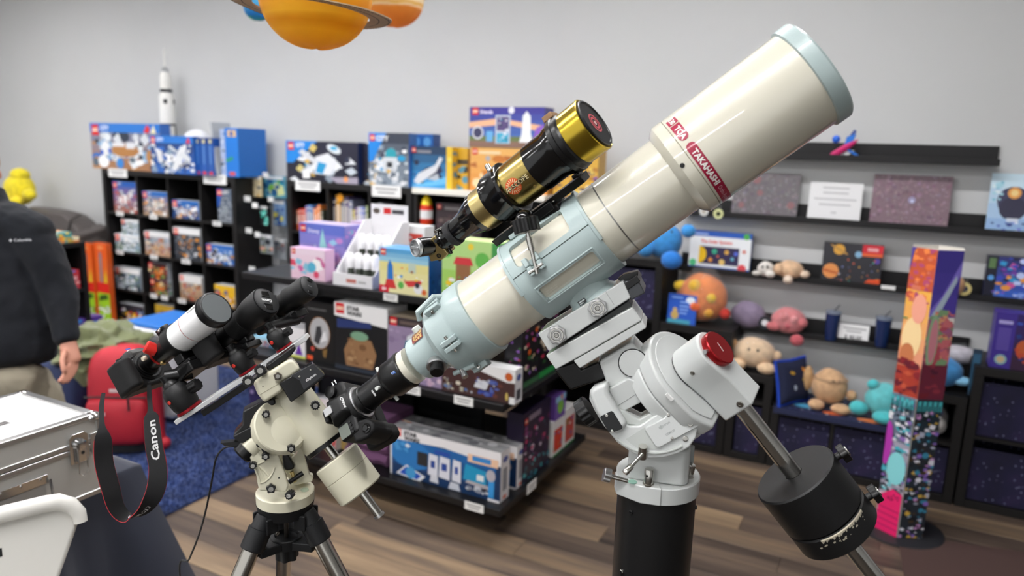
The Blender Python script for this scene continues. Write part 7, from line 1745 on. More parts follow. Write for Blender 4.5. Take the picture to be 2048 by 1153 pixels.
obj('diagonal_prism',MB().prism([(0.006,0.022),(0.006,-0.024),(-0.014,-0.026),(-0.040,-0.014),(-0.022,0.022)],frame(SA.P(c8 + 0.0,-0.003),SA.a,SA.b,SA.n),-0.019,0.019),M_brass,sol,0.002)
obj('bolt_ring',MB().lathe(SA.P(c8 - 0.014,-0.018,0.019),SA.n,[(0,0.005),(0.0015,0.005),(0.0015,0.003),(0.0,0.0028)],16),M_ano,sol)
eu = (-SA.a * 0.30 + SA.b * 0.42 + SA.n * 0.86).normalized()
e0 = SA.P(c8 - 0.020,0.006,0.006)
ep = obj('eyepiece_tube',MB().lathe(e0,eu,[(0,0.019),(0.012,0.0195),(0.034,0.0195),(0.036,0.018)],36),M_anog,sol); LOC[ep] = LOC[sol]
obj('eyepiece_cap',MB().lathe(e0 + eu * 0.036,eu,[(0,0.0185),(0.006,0.0185),(0.008,0.017),(0.0075,0.0155),(0.003,0.015)],36),mat('silver_cap','b4b6b8',0.35,metal=0.8),ep)
x_,y_,z_ = basis(eu); obj('cap_bar',MB().box(-0.003,-0.013,0.039,0.003,0.013,0.044,frame(e0,x_,y_,z_)),MATS['silver_cap'],ep,0.001)
obj('filter_screw',MB().lathe(e0 - SA.b * 0.027 - SA.a * 0.004,-SA.b,[(0,0.006),(0.006,0.0065),(0.008,0.005)],16),M_ano,sol)
sad = thing('dovetail_clamp','small black saddle clamp between the solar telescope rail and the tube holder','clamp',TA.P(TA.t(1095,512),rH1 + 0.004))
sp = SA.P(SA.on(1070,415)[0],bR - 0.0085)
obj('jaw_block',MB().box(-0.055,-0.022,-0.026,0.05,0.0,0.026,frame(sp,SA.a,SA.b,SA.n)),M_ano,sad,0.002)
obj('jaw_lip',MB().box(-0.05,-0.004,0.0262,0.045,0.012,0.032,frame(sp,SA.a,SA.b,SA.n)),M_ano,sad,0.0015)
obj('riser',MB().box(-0.03,-0.036,-0.02,0.03,0.0,0.02,frame(sp - SA.b * 0.022,TA.a,TA.b,TA.n)),M_mint,sad,0.004)
obj('riser_foot',MB().box(-0.045,-0.005,-0.03,0.045,0.004,0.03,frame(TA.P(TA.t(1110,515),rH1 + 0.002,-0.0),TA.a,TA.b,TA.n)),M_mint,sad,0.002)
A = Art(frame(sp + SA.a * 0.018 - SA.b * 0.016 + SA.n * 0.0263,SA.a,SA.b,SA.n),0.026,0.006); A.r(0.1,0.3,0.9,0.7,'5a5a5e'); A.done('lettering',sad)
# -- pier
PD = 1.455
ptop = at(1313,985,PD); pbot = at(1294,1153,PD)
PX,PY = ptop.x,ptop.y
zP = ptop.z + 0.012
rP = 0.0775
pier = thing('pier','black cylindrical steel pier carrying the large white mount','pier',(PX,PY,0))
obj('column',MB().lathe(V((PX,PY,0)),V((0,0,1)),[(0.10,rP),(zP - 0.002,rP),(zP,rP - 0.002)],72),mat('pier_black','121213',0.38,bump=0.06,bscale=700),pier)
toC = V((-PX,-PY,0)).normalized(); sdP = V((0,0,1)).cross(toC)
for k in range(3):
    a = atan2(toC.y,toC.x) + 0.35 + k * 2 * pi / 3; d = V((cos(a),sin(a),0))
    obj('foot_leg',MB().box(0.06,-0.03,0.03,0.42,0.03,0.10,frame(V((PX,PY,0)),d,V((0,0,1)).cross(d),V((0,0,1)))),MATS['pier_black'],pier,0.006)
    obj('foot_pad',MB().lathe(V((PX,PY,0)) + d * 0.39,V((0,0,1)),[(0,0.035),(0.02,0.035),(0.03,0.015)],20),M_ano,pier)
for an,dz,m in ((0.62,-0.030,M_ano),(-1.48,-0.030,M_ano),(0.80,-0.165,M_screw)):
    d = (toC * cos(an) - sdP * sin(an))
    bolt('bolt',V((PX,PY,zP + dz)) + d * (rP - 0.001),d,0.0045,0.004,m,pier)
obj('safety_wire',MB().tube([V((PX,PY,zP - 0.162)) + (toC * cos(0.80) - sdP * sin(0.80)) * (rP + 0.004),V((PX,PY,zP - 0.19)) + (toC * cos(0.72) - sdP * sin(0.72)) * (rP + 0.004),V((PX,PY,zP - 0.23)) + (toC * cos(0.55) - sdP * sin(0.55)) * (rP + 0.003)],0.0018,8),M_ano,pier)
# -- white equatorial mount
mnt = thing('equatorial_mount','white equatorial telescope mount with red end cap on the black pier','telescope mount',(PX,PY,zP))
def C5(x,y): return (1060 + x / 3.202,540 + y / 3.202)
def C6(x,y): return (1160 + x / 3.202,793 + y / 3.202)
def slab(name,ax,pts,nn,th,m,parent,bevel=0.0025,conv=C5,seg=3):
    q = [ax.on(*conv(*p),nn) for p in pts]
    return obj(name,MB().prism(q,frame(ax.A + ax.n * nn,ax.a,ax.b,ax.n),-th,0),m,parent,bevel,seg=seg)
class PlaneF(Ax):
    """flat working frame facing the camera: a right, b up, n toward the camera"""
    def __init__(s,p0,n,up=V((0,0,1))):
        s.A = p0; s.n = n.normalized(); u = up - s.n * up.dot(s.n); s.b = u.normalized(); s.a = s.b.cross(s.n)
    def at(s,px,py,nn=0.0):
        t,b = s.on(px,py,nn); return s.P(t,b,nn)
nS = 0.05
slab('saddle_plate',TA,[(50,410),(596,70),(645,180),(120,525)],nS,0.10,M_white,mnt)
slab('saddle_end',TA,[(600,75),(690,60),(737,150),(646,196)],nS - 0.004,0.092,mat('dark_grey_metal','45474a',0.35,metal=0.3),mnt)
slab('saddle_groove',TA,[(150,522),(632,200),(655,238),(108,548)],nS - 0.018,0.06,mat('groove_grey','4a4c4c',0.5),mnt)
slab('head_plate',TA,[(100,550),(655,240),(717,326),(275,581),(165,640)],nS - 0.002,0.096,M_white,mnt)
slab('head_base',TA,[(277,583),(719,328),(747,372),(318,634)],nS - 0.004,0.092,M_white,mnt)
for c in ((435,240),(175,412)):
    t_,b_ = TA.on(*C5(*c),nS)
    kk = knob(TA.P(t_,b_,nS),TA.n,0.0185,0.010,7,M_alu,mnt,'saddle_knob',0.13)
    for z0,r0,r1 in ((0.0102,0.014,0.010),(0.0102,0.008,0.004)):
        obj('knob_ring',MB().lathe(TA.P(t_,b_,nS + z0),TA.n,[(0,r0),(0.002,r0 - 0.001),(0.002,r1 + 0.001),(0,r1)],28,caps=(False,False)),M_steel,kk)
    obj('knob_screw',MB().lathe(TA.P(t_,b_,nS + 0.0102),TA.n,[(0,0.0036),(0.003,0.0036),(0.003,0.0018),(0.001,0.0016)],14),M_screw,kk)
slab('seam_line',TA,[(484,142),(486,141),(540,225),(538,226)],nS + 0.0004,0.001,mat('seam_grey','8a8c8a',0.5),mnt,0)
slab('cable_clip',TA,[(560,60),(600,30),(690,8),(694,40),(660,62),(664,90),(636,104),(600,92)],0.03,0.03,M_ano,mnt,0.002)
slab('motor_box',TA,[(150,640),(285,590),(330,640),(440,590),(500,690),(260,775)],0.018,0.07,M_ano,mnt,0.004)
slab('dec_housing',TA,[(440,590),(650,462),(740,560),(790,700),(770,745),(625,760),(500,760)],0.030,0.085,M_white,mnt,0.006)
t_,b_ = TA.on(*C5(660,596),0.030)
obj('dec_boss',MB().lathe(TA.P(t_,b_,0.028),TA.n,[(0,0.026),(0.006,0.026),(0.0075,0.0245),(0.0078,0.001)],48),M_white,mnt)
obj('boss_seal',MB().tube([TA.P(t_ + 0.0268 * cos(a),b_ + 0.0268 * sin(a),0.0318) for a in [2 * pi * k / 48 for k in range(48)]],0.0012,8,closed=True),M_ano,mnt)
slab('dec_motor_cover',TA,[(500,768),(625,698),(775,735),(805,802),(590,915),(556,880)],0.040,0.06,M_white,mnt,0.003)
slab('cover_seam',TA,[(552,876),(772,738),(774,740),(554,879)],0.0404,0.001,MATS['seam_grey'],mnt,0)
for c in ((797,822),(618,920)):
    t_,b_ = TA.on(*C5(*c),0.03)
    obj('steel_pin',MB().cyl(TA.P(t_ - 0.008,b_ - 0.006,0.03),TA.P(t_ + 0.008,b_ + 0.006,0.03),0.0048,seg=16),M_steel,mnt)
RA = Ax((1290,803),1.46,(1430,702),1.342)
ds = (EX * 0.62 - EY * 0.785); ds = (ds - RA.a * ds.dot(RA.a)).normalized(); dv = RA.a.cross(ds)
tR,tLf = RA.t(1370,739),RA.t(1326,771)
RF = frame(RA.A,ds,dv,RA.a)
def uprof(r,L,n=40,w_=1.0):
    q = []
    for k in range(n + 1):
        a = pi / 2 + pi * k / n; q.append((r * cos(a),r * sin(a) * w_))
    q += [(L * 0.55,-r * w_),(L - 0.02,-r * 0.86 * w_),(L,-r * 0.7 * w_),(L,r * 0.7 * w_),(L - 0.02,r * 0.86 * w_),(L * 0.55,r * w_)]
    return q
rR = 0.0925
obj('ra_drum',MB().prism(uprof(rR,0.10),RF,tR - 0.034,tR),M_white,mnt,0.006,seg=4)
obj('ra_housing',MB().prism(uprof(rR - 0.0006,0.0995),RF,tLf - 0.004,tR - 0.0346),M_white,mnt,0.004,seg=3)
obj('drum_face',MB().prism([(x * 0.86,y * 0.86) for x,y in uprof(rR,0.10)],RF,tR,tR + 0.003),M_white,mnt,0.002)
tA0,tA1 = tR + 0.005,tR + 0.075
def teardrop(r,L,hw):
    q = []; n = 28
    for k in range(n + 1):
        a = pi * 0.42 + (2 * pi - 0.84 * pi) * k / n; q.append((r * cos(a),r * sin(a)))
    q += [(0.04,-hw - 0.003),(0.052,-hw),(L,-hw),(L,hw),(0.052,hw),(0.04,hw + 0.003)]
    return q
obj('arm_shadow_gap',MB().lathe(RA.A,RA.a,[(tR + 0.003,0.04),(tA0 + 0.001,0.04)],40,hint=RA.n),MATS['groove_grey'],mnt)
obj('counterweight_arm',MB().prism(teardrop(0.043,0.112,0.033),RF,tA0,tA1),M_white,mnt,0.005,seg=4)
M_redc = mat('red_anodised','a81f24',0.25,metal=0.7)
obj('red_cap',MB().lathe(RA.A,RA.a,[(tA1 - 0.001,0.0335),(tA1 + 0.004,0.0345),(tA1 + 0.012,0.0345),(tA1 + 0.014,0.033)],56,hint=RA.n),M_redc,mnt)
obj('cap_screw',MB().cyl(RA.P(tA1 + 0.006) + (-ds * 0.2 - dv * 0.0 + RA.n * 0.9).normalized() * 0.031,RA.P(tA1 + 0.006) + (-ds * 0.2 + RA.n * 0.9).normalized() * 0.044,0.0042,seg=14),M_alu,mnt)
vs,fs,wd = textmesh('iOptron',0.02); hT = 0.0055
xv = (ds * -0.75 + EX * 0.3 + EY * 0.35); xv = (xv - RA.a * xv.dot(RA.a)).normalized(); yv = RA.a.cross(xv)
obj('cap_lettering',MB().add([RA.P(tA1 + 0.0143) + xv * ((x - wd / 2) * hT) + yv * ((y - 0.5) * hT) for x,y in vs],fs),M_wh_l,mnt,flat=True)
for c,dd in ((0.0,0.0),(0.085,0.0)):
    pass
sidev = RA.n if dv.dot(RA.n) < 0.5 else dv
nv = dv if dv.dot(CAM - RA.A) > 0 else -dv
sg = 1 if nv is dv else -1
bolt('arm_bolt',RA.P(tA0 + 0.028) + ds * 0.0 + nv * 0.0428,nv,0.0045,0.002,M_screw,mnt)
bolt('arm_bolt',RA.P(tA1 - 0.020) + ds * 0.098 + nv * 0.0328,nv,0.0065,0.003,M_screw,mnt)
obj('dec_notch',MB().box(-0.008,-0.003,0,0.008,0.003,0.004,frame(RA.P(tR - 0.006) + nv * (rR * 0.99),ds,RA.a,nv)),mat('notch_white','e8e8e6',0.4),mnt)
sh0 = RA.P((tA0 + tA1) / 2) + ds * 0.100
dS = (sh0 - CAM).dot(EF)
sh0 = at(1472,800,dS)
ds = (at(1646,1022,dS + 0.02) - sh0).normalized()
shL = 0.47
obj('counterweight_shaft',MB().lathe(sh0,ds,[(0,0.0165),(shL,0.0165),(shL + 0.002,0.0145)],32),M_steel,mnt)
b0 = at(1320,880,1.345); nB = CAM - b0; nB.z *= 0.45
BF = PlaneF(b0,nB)
M_wh2 = M_white
slab('yoke_plate',BF,[(383,775),(400,752),(497,716),(500,800),(560,900),(605,985),(640,1000),(700,1000),(845,905),(862,888),(985,870),(1080,1005),(1062,1080),(1020,1140),(950,1180),(860,1205),(760,1212),(660,1180),(560,1110),(470,1000),(410,900),(378,830)],0.0,0.05,M_wh2,mnt,0.004)
slab('yoke_rear',BF,[(395,800),(500,760),(620,990),(700,1000),(860,900),(1060,1000),(1020,1110),(860,1180),(660,1160),(480,1000)],-0.0505,0.09,M_wh2,mnt,0.004)
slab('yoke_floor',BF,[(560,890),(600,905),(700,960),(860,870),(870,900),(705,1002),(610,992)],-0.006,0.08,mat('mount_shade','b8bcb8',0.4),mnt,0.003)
slab('bearing_lobe',BF,[(379,800),(392,762),(440,738),(496,718),(501,790),(560,890),(625,990),(560,1065),(480,1010),(415,905)],0.012,0.03,M_wh2,mnt,0.009,seg=4)
ck = slab('black_cover',BF,[(449,950),(455,938),(520,905),(534,912),(592,1008),(588,1022),(520,1046),(500,1036)],0.0135,0.003,M_ano,mnt,0.001); LOC[ck] = LOC[mnt]
for c in ((491,934),(526,1036)): bolt('cover_screw',BF.at(*C5(*c),0.0136),BF.n,0.003,0.0016,M_screw,ck)
pl = slab('control_plate',BF,[(735,1028),(742,1012),(860,952),(880,918),(900,905),(975,868),(1082,1003),(835,1138),(812,1138),(800,1128)],0.006,0.010,M_wh2,mnt,0.002); LOC[pl] = LOC[mnt]
slab('power_switch',BF,[(955,905),(985,890),(1011,933),(980,950)],0.0075,0.002,M_anog,pl,0.0005)
bolt('power_socket',BF.at(*C5(1026,986),0.0062),BF.n,0.0055,0.003,M_screw,pl)
for c in ((886,931),(910,1080)): bolt('plate_screw',BF.at(*C5(*c),0.0062),BF.n,0.003,0.0012,M_screw,pl)
tx = (BF.at(*C5(930,985),0) - BF.at(*C5(835,1040),0)).normalized(); ty = BF.n.cross(tx)
A = Art(frame(BF.at(*C5(832,1036),0.0061),tx,ty,BF.n),0.034,0.011,z0=0.0002); A.t('iOptron',0.05,0.2,0.62,'9ea2a0',0.02,maxw=0.95); A.e(0.16,0.45,0.09,'a8acaa',0.3); A.done('lettering',pl)
A = Art(frame(BF.at(*C5(875,1068),0.0061),tx,ty,BF.n),0.02,0.006,z0=0.0002); A.t('CEM120',0.0,0.1,0.7,'9ea2a0',0.02,maxw=0.95); A.done('lettering',pl)
bolt('yoke_screw',BF.at(*C5(995,1083),0.0003),BF.n,0.0052,0.0015,M_screw,mnt)
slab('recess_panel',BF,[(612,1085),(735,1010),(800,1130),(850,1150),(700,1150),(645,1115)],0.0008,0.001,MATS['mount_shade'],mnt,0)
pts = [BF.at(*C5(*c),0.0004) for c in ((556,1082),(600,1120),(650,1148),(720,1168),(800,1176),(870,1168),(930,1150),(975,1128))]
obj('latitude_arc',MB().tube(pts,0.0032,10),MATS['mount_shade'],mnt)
pk = at(1174,822,1.40)
pu = (-EX * 0.75 - EY * 0.55 + EF * 0.2).normalized()
knob(pk - pu * 0.008,pu,0.028,0.022,14,M_ano,mnt,'polar_knob',0.06)
def ring(z0,z1,r): return MB().lathe(V((PX,PY,0)),V((0,0,1)),[(z0,r - 0.001),(z0 + 0.001,r),(z1 - 0.002,r),(z1,r - 0.002)],72)
obj('base_disc',ring(zP + 0.0005,zP + 0.034,rP + 0.0045),M_white,mnt)
DF = PlaneF(V((PX,PY,zP)) + toC * 0.055,toC + sdP * 0.1)
zt = zP + 0.034
def vquad(x0,x1,z0,z1,y0,y1): pass
CB = frame(V((PX,PY,zt)),sdP,-toC,V((0,0,1)))
hc = at(1320,905,PD - 0.07).z - zt
obj('column_block',MB().prism([(-0.058,-0.058),(0.046,-0.062),(0.058,-0.05),(0.058,0.05),(-0.058,0.05)],CB,0.0003,hc + 0.012),M_white,mnt,0.006,seg=3)
obj('base_lug',MB().prism([(-0.083,-0.03),(-0.077,-0.058),(-0.03,-0.083),(0.01,-0.0845),(0.0,-0.04),(-0.04,0.0)],frame(V((PX,PY,zP)),sdP,-toC,V((0,0,1))),0.0,0.036),M_white,mnt,0.003)
def onb(px,py,dd): return at(px,py,PD + dd)
k0 = onb(1246,960,-0.06); k1 = onb(1216,952,-0.06)
obj('azimuth_rod',MB().cyl(k0 + (k0 - k1) * 0.3,k1,0.0045,seg=16),M_steel,mnt)
ku2 = (k1 - k0).normalized(); knob(k1 - ku2 * 0.005,ku2,0.0145,0.014,6,M_alu,mnt,'azimuth_knob',0.14)
pz = V((onb(1297,962,-0.076).x,onb(1297,962,-0.076).y,zt + 0.0015))
obj('azimuth_post',MB().lathe(pz,V((0,0,1)),[(0,0.011),(0.003,0.011),(0.003,0.009),(0.03,0.009),(0.032,0.008)],24),M_steel,mnt)
obj('post_hole',MB().cyl(pz + V((0,0,0.021)) + toC * 0.0082 - sdP * 0.003,pz + V((0,0,0.021)) + toC * 0.0094 - sdP * 0.0035,0.0024,seg=12),M_ano,mnt)
lv = onb(1266,951,-0.07); lv.z = zt + 0.002
obj('level_bubble',MB().lathe(lv,V((0,0,1)),[(0,0.0085),(0.0015,0.0085),(0.0016,0.001)],24),mat('level_green','7fa898',0.2),mnt)
l0,l1 = BF.at(*C6(400,370),0.012),BF.at(*C6(290,490),0.03)
obj('lever_pivot',MB().cyl(l0 - BF.n * 0.012 - BF.b * 0.010,l0 - BF.n * 0.002 + BF.b * 0.014,0.0085,seg=24),M_steel,mnt)
obj('lever_rod',MB().cyl(l0,l1,0.0036,0.0036,seg=14),M_steel,mnt); ll = (l1 - l0).normalized()
obj('lever_grip',MB().lathe(l1 - ll * 0.018,ll,[(0,0.0052),(0.002,0.006),(0.018,0.0062),(0.02,0.005)],18),M_steel,mnt)
r0 = onb(1379,930,-0.02)
obj('altitude_bar',MB().box(-0.007,-0.006,-0.018,0.007,0.006,0.04,frame(r0,sdP,-toC,V((0,0,1)))),mat('bar_grey','a4a8a6',0.4),mnt,0.002)
obj('altitude_screw',MB().lathe(onb(1379,942,-0.035) - V((0,0,0.014)),(V((0,0,1)) + sdP * 0.15),[(0,0.009),(0.004,0.009),(0.005,0.0075),(0.026,0.0075),(0.028,0.006)],20),M_steel,mnt)
bolt('altitude_bolt',onb(1379,935,-0.047),toC,0.0045,0.002,M_screw,mnt)
# -- counterweights
M_cw = mat('counterweight_black','0f0f10',0.45,bump=0.18,bscale=900)
def chips():
    m = mat('counterweight_chipped','19191a',0.42,bump=0.18,bscale=900)
    return m
def hollow(t0,t1,r,seg=72):
    return MB().lathe(sh0,ds,[(t0,0.0172),(t0,r - 0.003),(t0 + 0.003,r),(t1 - 0.003,r),(t1,r - 0.003),(t1,0.0172)],seg,caps=(False,False))
def tsh(px,py):
    r = ray(px,py).normalized(); w0 = sh0 - CAM; b_,d_,e_ = ds.dot(r),ds.dot(w0),r.dot(w0); return (b_ * e_ - d_) / (1 - b_ * b_)
w0_ = tsh(1586,948); w1_ = w0_ + 0.092
rW = 86.0 * dS / 1450
cw1 = thing('counterweight','tall black round counterweight on the steel shaft, nearest the mount','counterweight',sh0 + ds * w0_,'counterweights')
obj('weight',hollow(w0_,w1_,rW),M_cw,cw1)
cw2 = thing('counterweight','thin black round counterweight with chipped rim below the tall one','counterweight',sh0 + ds * (w1_ + 0.006),'counterweights')
obj('weight',hollow(w1_ + 0.0025,w1_ + 0.050,rW - 0.0006),M_cw,cw2)
cb_x = (CAM - (sh0 + ds * w1_)); cb_x = (cb_x - ds * cb_x.dot(ds)).normalized(); cb_y = ds.cross(cb_x)
R = random.Random(3); mb = MB()
def cwp(th,t_,r): return sh0 + ds * t_ + cb_x * (r * cos(th)) + cb_y * (r * sin(th))
th = -0.75
while th < 0.45:
    wd_ = R.uniform(0.03,0.07); h_ = R.uniform(0.002,0.0065)
    mb.add([cwp(th,w1_ + 0.004,rW - 0.001),cwp(th + wd_ * 1.1,w1_ + 0.004,rW - 0.001),cwp(th + wd_ * 1.05,w1_ + 0.0057,rW + 0.0002),cwp(th + wd_ * 0.9,w1_ + 0.006 + h_,rW + 0.0002),cwp(th + wd_ * 0.2,w1_ + 0.006 + h_ * R.uniform(0.4,1),rW + 0.0002),cwp(th,w1_ + 0.0057,rW + 0.0002)],[(0,1,2,5),(5,2,3,4)])
    th += wd_ * 0.95
for i in range(16):
    th = R.uniform(-0.7,0.6); t_ = w1_ + R.uniform(0.012,0.026); s_ = R.uniform(0.0006,0.0018)
    mb.add([cwp(th + a * s_ / rW,t_ + b * s_,rW - 0.0002 + 0.0004) for a,b in ((-1.5,-1),(1.5,-0.7),(1.2,1),(-1,0.8))],[(0,1,2,3)])
o = obj('paint_chips',mb,mat('bare_metal','c9c1ac',0.4,metal=0.4),cw2,recalc=True,flat=True); o['kind'] = 'stuff'
for cwo,px,t_ in ((cw1,(1672,916),w0_ + 0.018),(cw2,(1735,1006),w1_ + 0.024)):
    o_ = sh0 + ds * t_
    d = at(*px,(o_ - CAM).dot(EF) - 0.01) - o_; d = (d - ds * d.dot(ds)).normalized()
    d = (d + cb_x * 0.1).normalized()
    obj('knob_stem',MB().cyl(o_ + d * (rW - 0.002),o_ + d * (rW + 0.008),0.007,seg=16),M_ano,cwo)
    knob(o_ + d * (rW + 0.008),d,0.0185,0.014,5,M_ano,cwo,'lock_knob',0.22,hub=M_screw)
# -- small cream mount on a tripod
def K1(x,y): return (330 + x / 4.315,660 + y / 4.315)
def K2(x,y): return (440 + x / 3.727,540 + y / 3.727)
def K3(x,y): return (440 + x / 4.823,840 + y / 4.823)
def K4(x,y): return (430 + x / 4.248,960 + y / 4.248)
def S2(x,y): return (440 + x / 3.392,620 + y / 3.392)
def S1(x,y): return (400 + x / 3.842,560 + y / 3.842)
def S4(x,y): return (190 + x / 4.803,540 + y / 4.803)
Zu = V((0,0,1))
DM = 1.60
hub = at(571,1000,DM)
HX,HY,HZ = hub.x,hub.y,hub.z
toM = V((-HX,-HY,0)).normalized(); sdM = Zu.cross(toM)
tri = thing('tripod','black and steel tripod carrying the small cream mount','tripod',(HX,HY,0))
M_tp = mat('tripod_black','101113',0.5,bump=0.15,bscale=600); M_leg = mat('leg_steel','b6b2aa',0.2,metal=1.0)
rB = 0.0615
obj('hub',MB().lathe(V((HX,HY,0)),Zu,[(HZ - 0.030,0.045),(HZ - 0.026,rB - 0.004),(HZ - 0.004,rB),(HZ - 0.002,rB + 0.0005)],64),M_tp,tri)
axs = []
for k,az in enumerate((-1.02,1.00,pi + 0.05)):
    d = (toM * cos(az) + sdM * sin(az)).normalized()
    top = V((HX,HY,HZ - 0.030)) + d * 0.054
    foot = V((HX,HY,0.0)) + d * 0.62
    u = (foot - top).normalized()
    lg = obj('leg',MB().cyl(top + u * 0.055,foot - u * 0.02,0.0185,seg=28),M_leg,tri); LOC[lg] = LOC[tri]
    sl = obj('leg_sleeve',MB().lathe(top - u * 0.012,u,[(0,0.018),(0.002,0.020),(0.028,0.022),(0.029,0.0255),(0.073,0.0255),(0.075,0.024)],32),M_tp,tri)
    tg = Zu.cross(d)
    for s in (-1,1): obj('hinge_cheek',MB().cbox((0,0,0),(0.028,0.007,0.036),frame(top - d * 0.004 + tg * (s * 0.026) - Zu * 0.004,d,tg,Zu)),M_tp,tri,0.003)
    bolt('hinge_bolt',top + tg * 0.031 - d * 0.012 - Zu * 0.022,tg,0.005,0.003,M_screw,tri)
    obj('foot',MB().lathe(foot - u * 0.03,u,[(0,0.0215),(0.02,0.0215),(0.03,0.012)],20),M_tp,tri)
    axs.append((d,u,top))
zs_ = at(571,1088,DM).z
arms = []
mb = MB()
prof = []
for d,u,top in axs:
    s_ = (top.z - zs_) / -u.z; e = top + u * s_; arms.append((d,V((e.x,e.y,zs_))))
tray = obj('spreader',MB().lathe(V((HX,HY,zs_)),Zu,[(-0.012,0.03),(-0.012,0.034),(0.010,0.036),(0.012,0.034),(0.012,0.026),(0.006,0.024),(0.006,0.005)],40),M_tp,tri); LOC[tray] = LOC[tri]
for d,e in arms:
    L_ = (V((e.x,e.y,0)) - V((HX,HY,0))).length - 0.018
    tg = Zu.cross(d)
    obj('spreader_arm',MB().prism([(0.026,-0.024),(L_,-0.018),(L_,0.018),(0.026,0.024)],frame(V((HX,HY,zs_)),d,tg,Zu),-0.011,0.009),M_tp,tray,0.003)
obj('centre_rod',MB().cyl(V((HX,HY,zs_ + 0.0065)),V((HX,HY,HZ - 0.031)),0.005,seg=16),mat('rod_dark','5a544e',0.4,metal=0.8),tri)
knob(V((HX,HY,zs_ - 0.045)),Zu,0.026,0.030,6,M_tp,tri,'spreader_knob',0.2)
sm = thing('equatorial_mount','small cream equatorial mount with black control box on the tripod','telescope mount',(HX,HY,HZ))
obj('base_ring',MB().lathe(V((HX,HY,0)),Zu,[(HZ - 0.001,rB - 0.001),(HZ,rB),(HZ + 0.022,rB + 0.0005),(HZ + 0.024,rB - 0.0015)],64),M_cmt,sm)
f0 = at(560,930,DM - 0.055); nF = CAM - f0; nF.z *= 0.4
SF = PlaneF(f0,nF)
side_l = [(222,240),(260,205),(380,130),(440,190),(520,300),(560,330),(610,460),(665,640),(640,700),(380,690),(360,610),(350,540),(320,460),(290,380),(245,330)]
slab('side_plate',SF,side_l,0.0,0.028,M_cmt,sm,0.004,K3)
slab('side_plate',SF,[(770,260),(790,250),(865,530),(905,545),(890,600),(700,640),(680,400),(740,330)],-0.045,0.026,M_cmt,sm,0.003,K3)
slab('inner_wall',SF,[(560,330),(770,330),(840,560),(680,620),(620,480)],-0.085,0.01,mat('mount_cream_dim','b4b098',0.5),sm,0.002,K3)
slab('latitude_block',SF,[(600,350),(650,320),(720,440),(715,480),(640,500),(615,470)],-0.035,0.03,M_ano,sm,0.004,K3)
obj('latitude_screw',MB().cyl(SF.at(*K3(690,500),-0.03),SF.at(*K3(725,600),-0.03),0.0045,seg=16),M_brass,sm)
obj('azimuth_bolt',MB().cyl(SF.at(*K3(665,605),-0.028),SF.at(*K3(800,515),-0.028),0.0055,seg=16),M_ano,sm)
lvp = SF.at(*K3(815,590),-0.03); lvp.z = HZ + 0.0245
obj('level_bubble',MB().lathe(lvp,Zu,[(0,0.0085),(0.002,0.0085),(0.0022,0.001)],24),mat('level_pale','b8c8b0',0.2),sm)
for pts in ([(330,330),(365,270),(395,225),(430,190),(480,230),(515,300),(530,350)],[(385,610),(430,600),(480,560),(510,510),(525,460)],[(365,430),(400,415),(450,390)],[(375,450),(430,500),(470,545)],[(360,450),(410,540),(430,595)],[(340,470),(375,560),(385,605)]):
    obj('web_rib',MB().tube([SF.at(*K3(*p),0.0) for p in pts],0.0022,8),M_cmt,sm)
obj('index_mark',MB().lathe(SF.at(*K3(568,562),0.0003),SF.n,[(0,0.0018),(0.0006,0.0018)],10),M_ano,sm)
ml = slab('latitude_lever',SF,[(345,245),(360,222),(385,228),(455,290),(460,310),(430,335),(410,315),(390,275),(360,268)],0.014,0.008,M_ano,sm,0.002,K3)
def kn2(c,conv,nn,r,h,lobes=6,name='knob',fr=SF,tilt=None,m=M_ano):
    p = fr.at(*conv(*c),nn); ax = tilt or fr.n
    return knob(p,ax,r,h,lobes,m,sm,name,0.22,hub=M_screw)
kn2((440,345),K3,0.006,0.0088,0.012)
obj('knob_stem',MB().cyl(SF.at(*K3(318,430),-0.01),SF.at(*K3(318,430),0.004),0.006,seg=12),M_ano,sm)
kn2((318,432),K3,0.003,0.0085,0.014,10)
kn2((492,655),K3,0.004,0.0105,0.012,5,m=M_anog)
kn2((690,710),K3,0.012,0.0095,0.018,10,tilt=(SF.n - SF.a * 0.35).normalized())
pa0,pa1 = SF.at(*K3(300,250),-0.02),SF.at(*K3(205,340),-0.02)
pu_ = (pa1 - pa0).normalized()
obj('polar_cap',MB().lathe(pa0 + pu_ * 0.006,pu_,[(0,0.024),(0.018,0.024),(0.022,0.021)],36),M_ano,sm)
obj('polar_housing',MB().lathe(pa0 - pu_ * 0.03,pu_,[(0,0.027),(0.036,0.0275),(0.038,0.025)],36),M_cmt,sm)
rc = SF.at(*S2(430,775),0.012)
ru = (SF.n * 0.86 + SF.a * 0.34 + SF.b * 0.36).normalized()
obj('ra_drum',MB().lathe(rc - ru * 0.045,ru,[(0,0.056),(0.002,0.058),(0.017,0.058),(0.018,0.0572),(0.019,0.0585),(0.034,0.0585),(0.037,0.056)],64),M_cmt,sm)
DA = Ax((545,747),1.60,(759,1032),1.60)
def dt(px,py): return DA.t(px,py)
d0,d1 = dt(572,783),dt(655,893)
obj('dec_body',DA.lathe([(d0 - 0.006,0.036),(d0,0.040),(d0 + 0.02,0.047),(d1 - 0.012,0.048),(d1 - 0.010,0.047)],56),M_cmt,sm)
obj('dec_neck',DA.lathe([(d0 - 0.03,0.032),(d0 - 0.005,0.032)],48),M_cmt,sm)
obj('dec_end_cap',DA.lathe([(d1 - 0.0095,0.0475),(d1 - 0.001,0.0475),(d1,0.045)],56),M_ano,sm)
obj('joint_casting',MB().ball(rc + ru * (-0.022) + DA.a * 0.015,(0.05,0.05,0.017),frame(V((0,0,0)),*basis(ru)),seg=32,rings=18),M_cmt,sm)
t1_ = dt(759,1032)
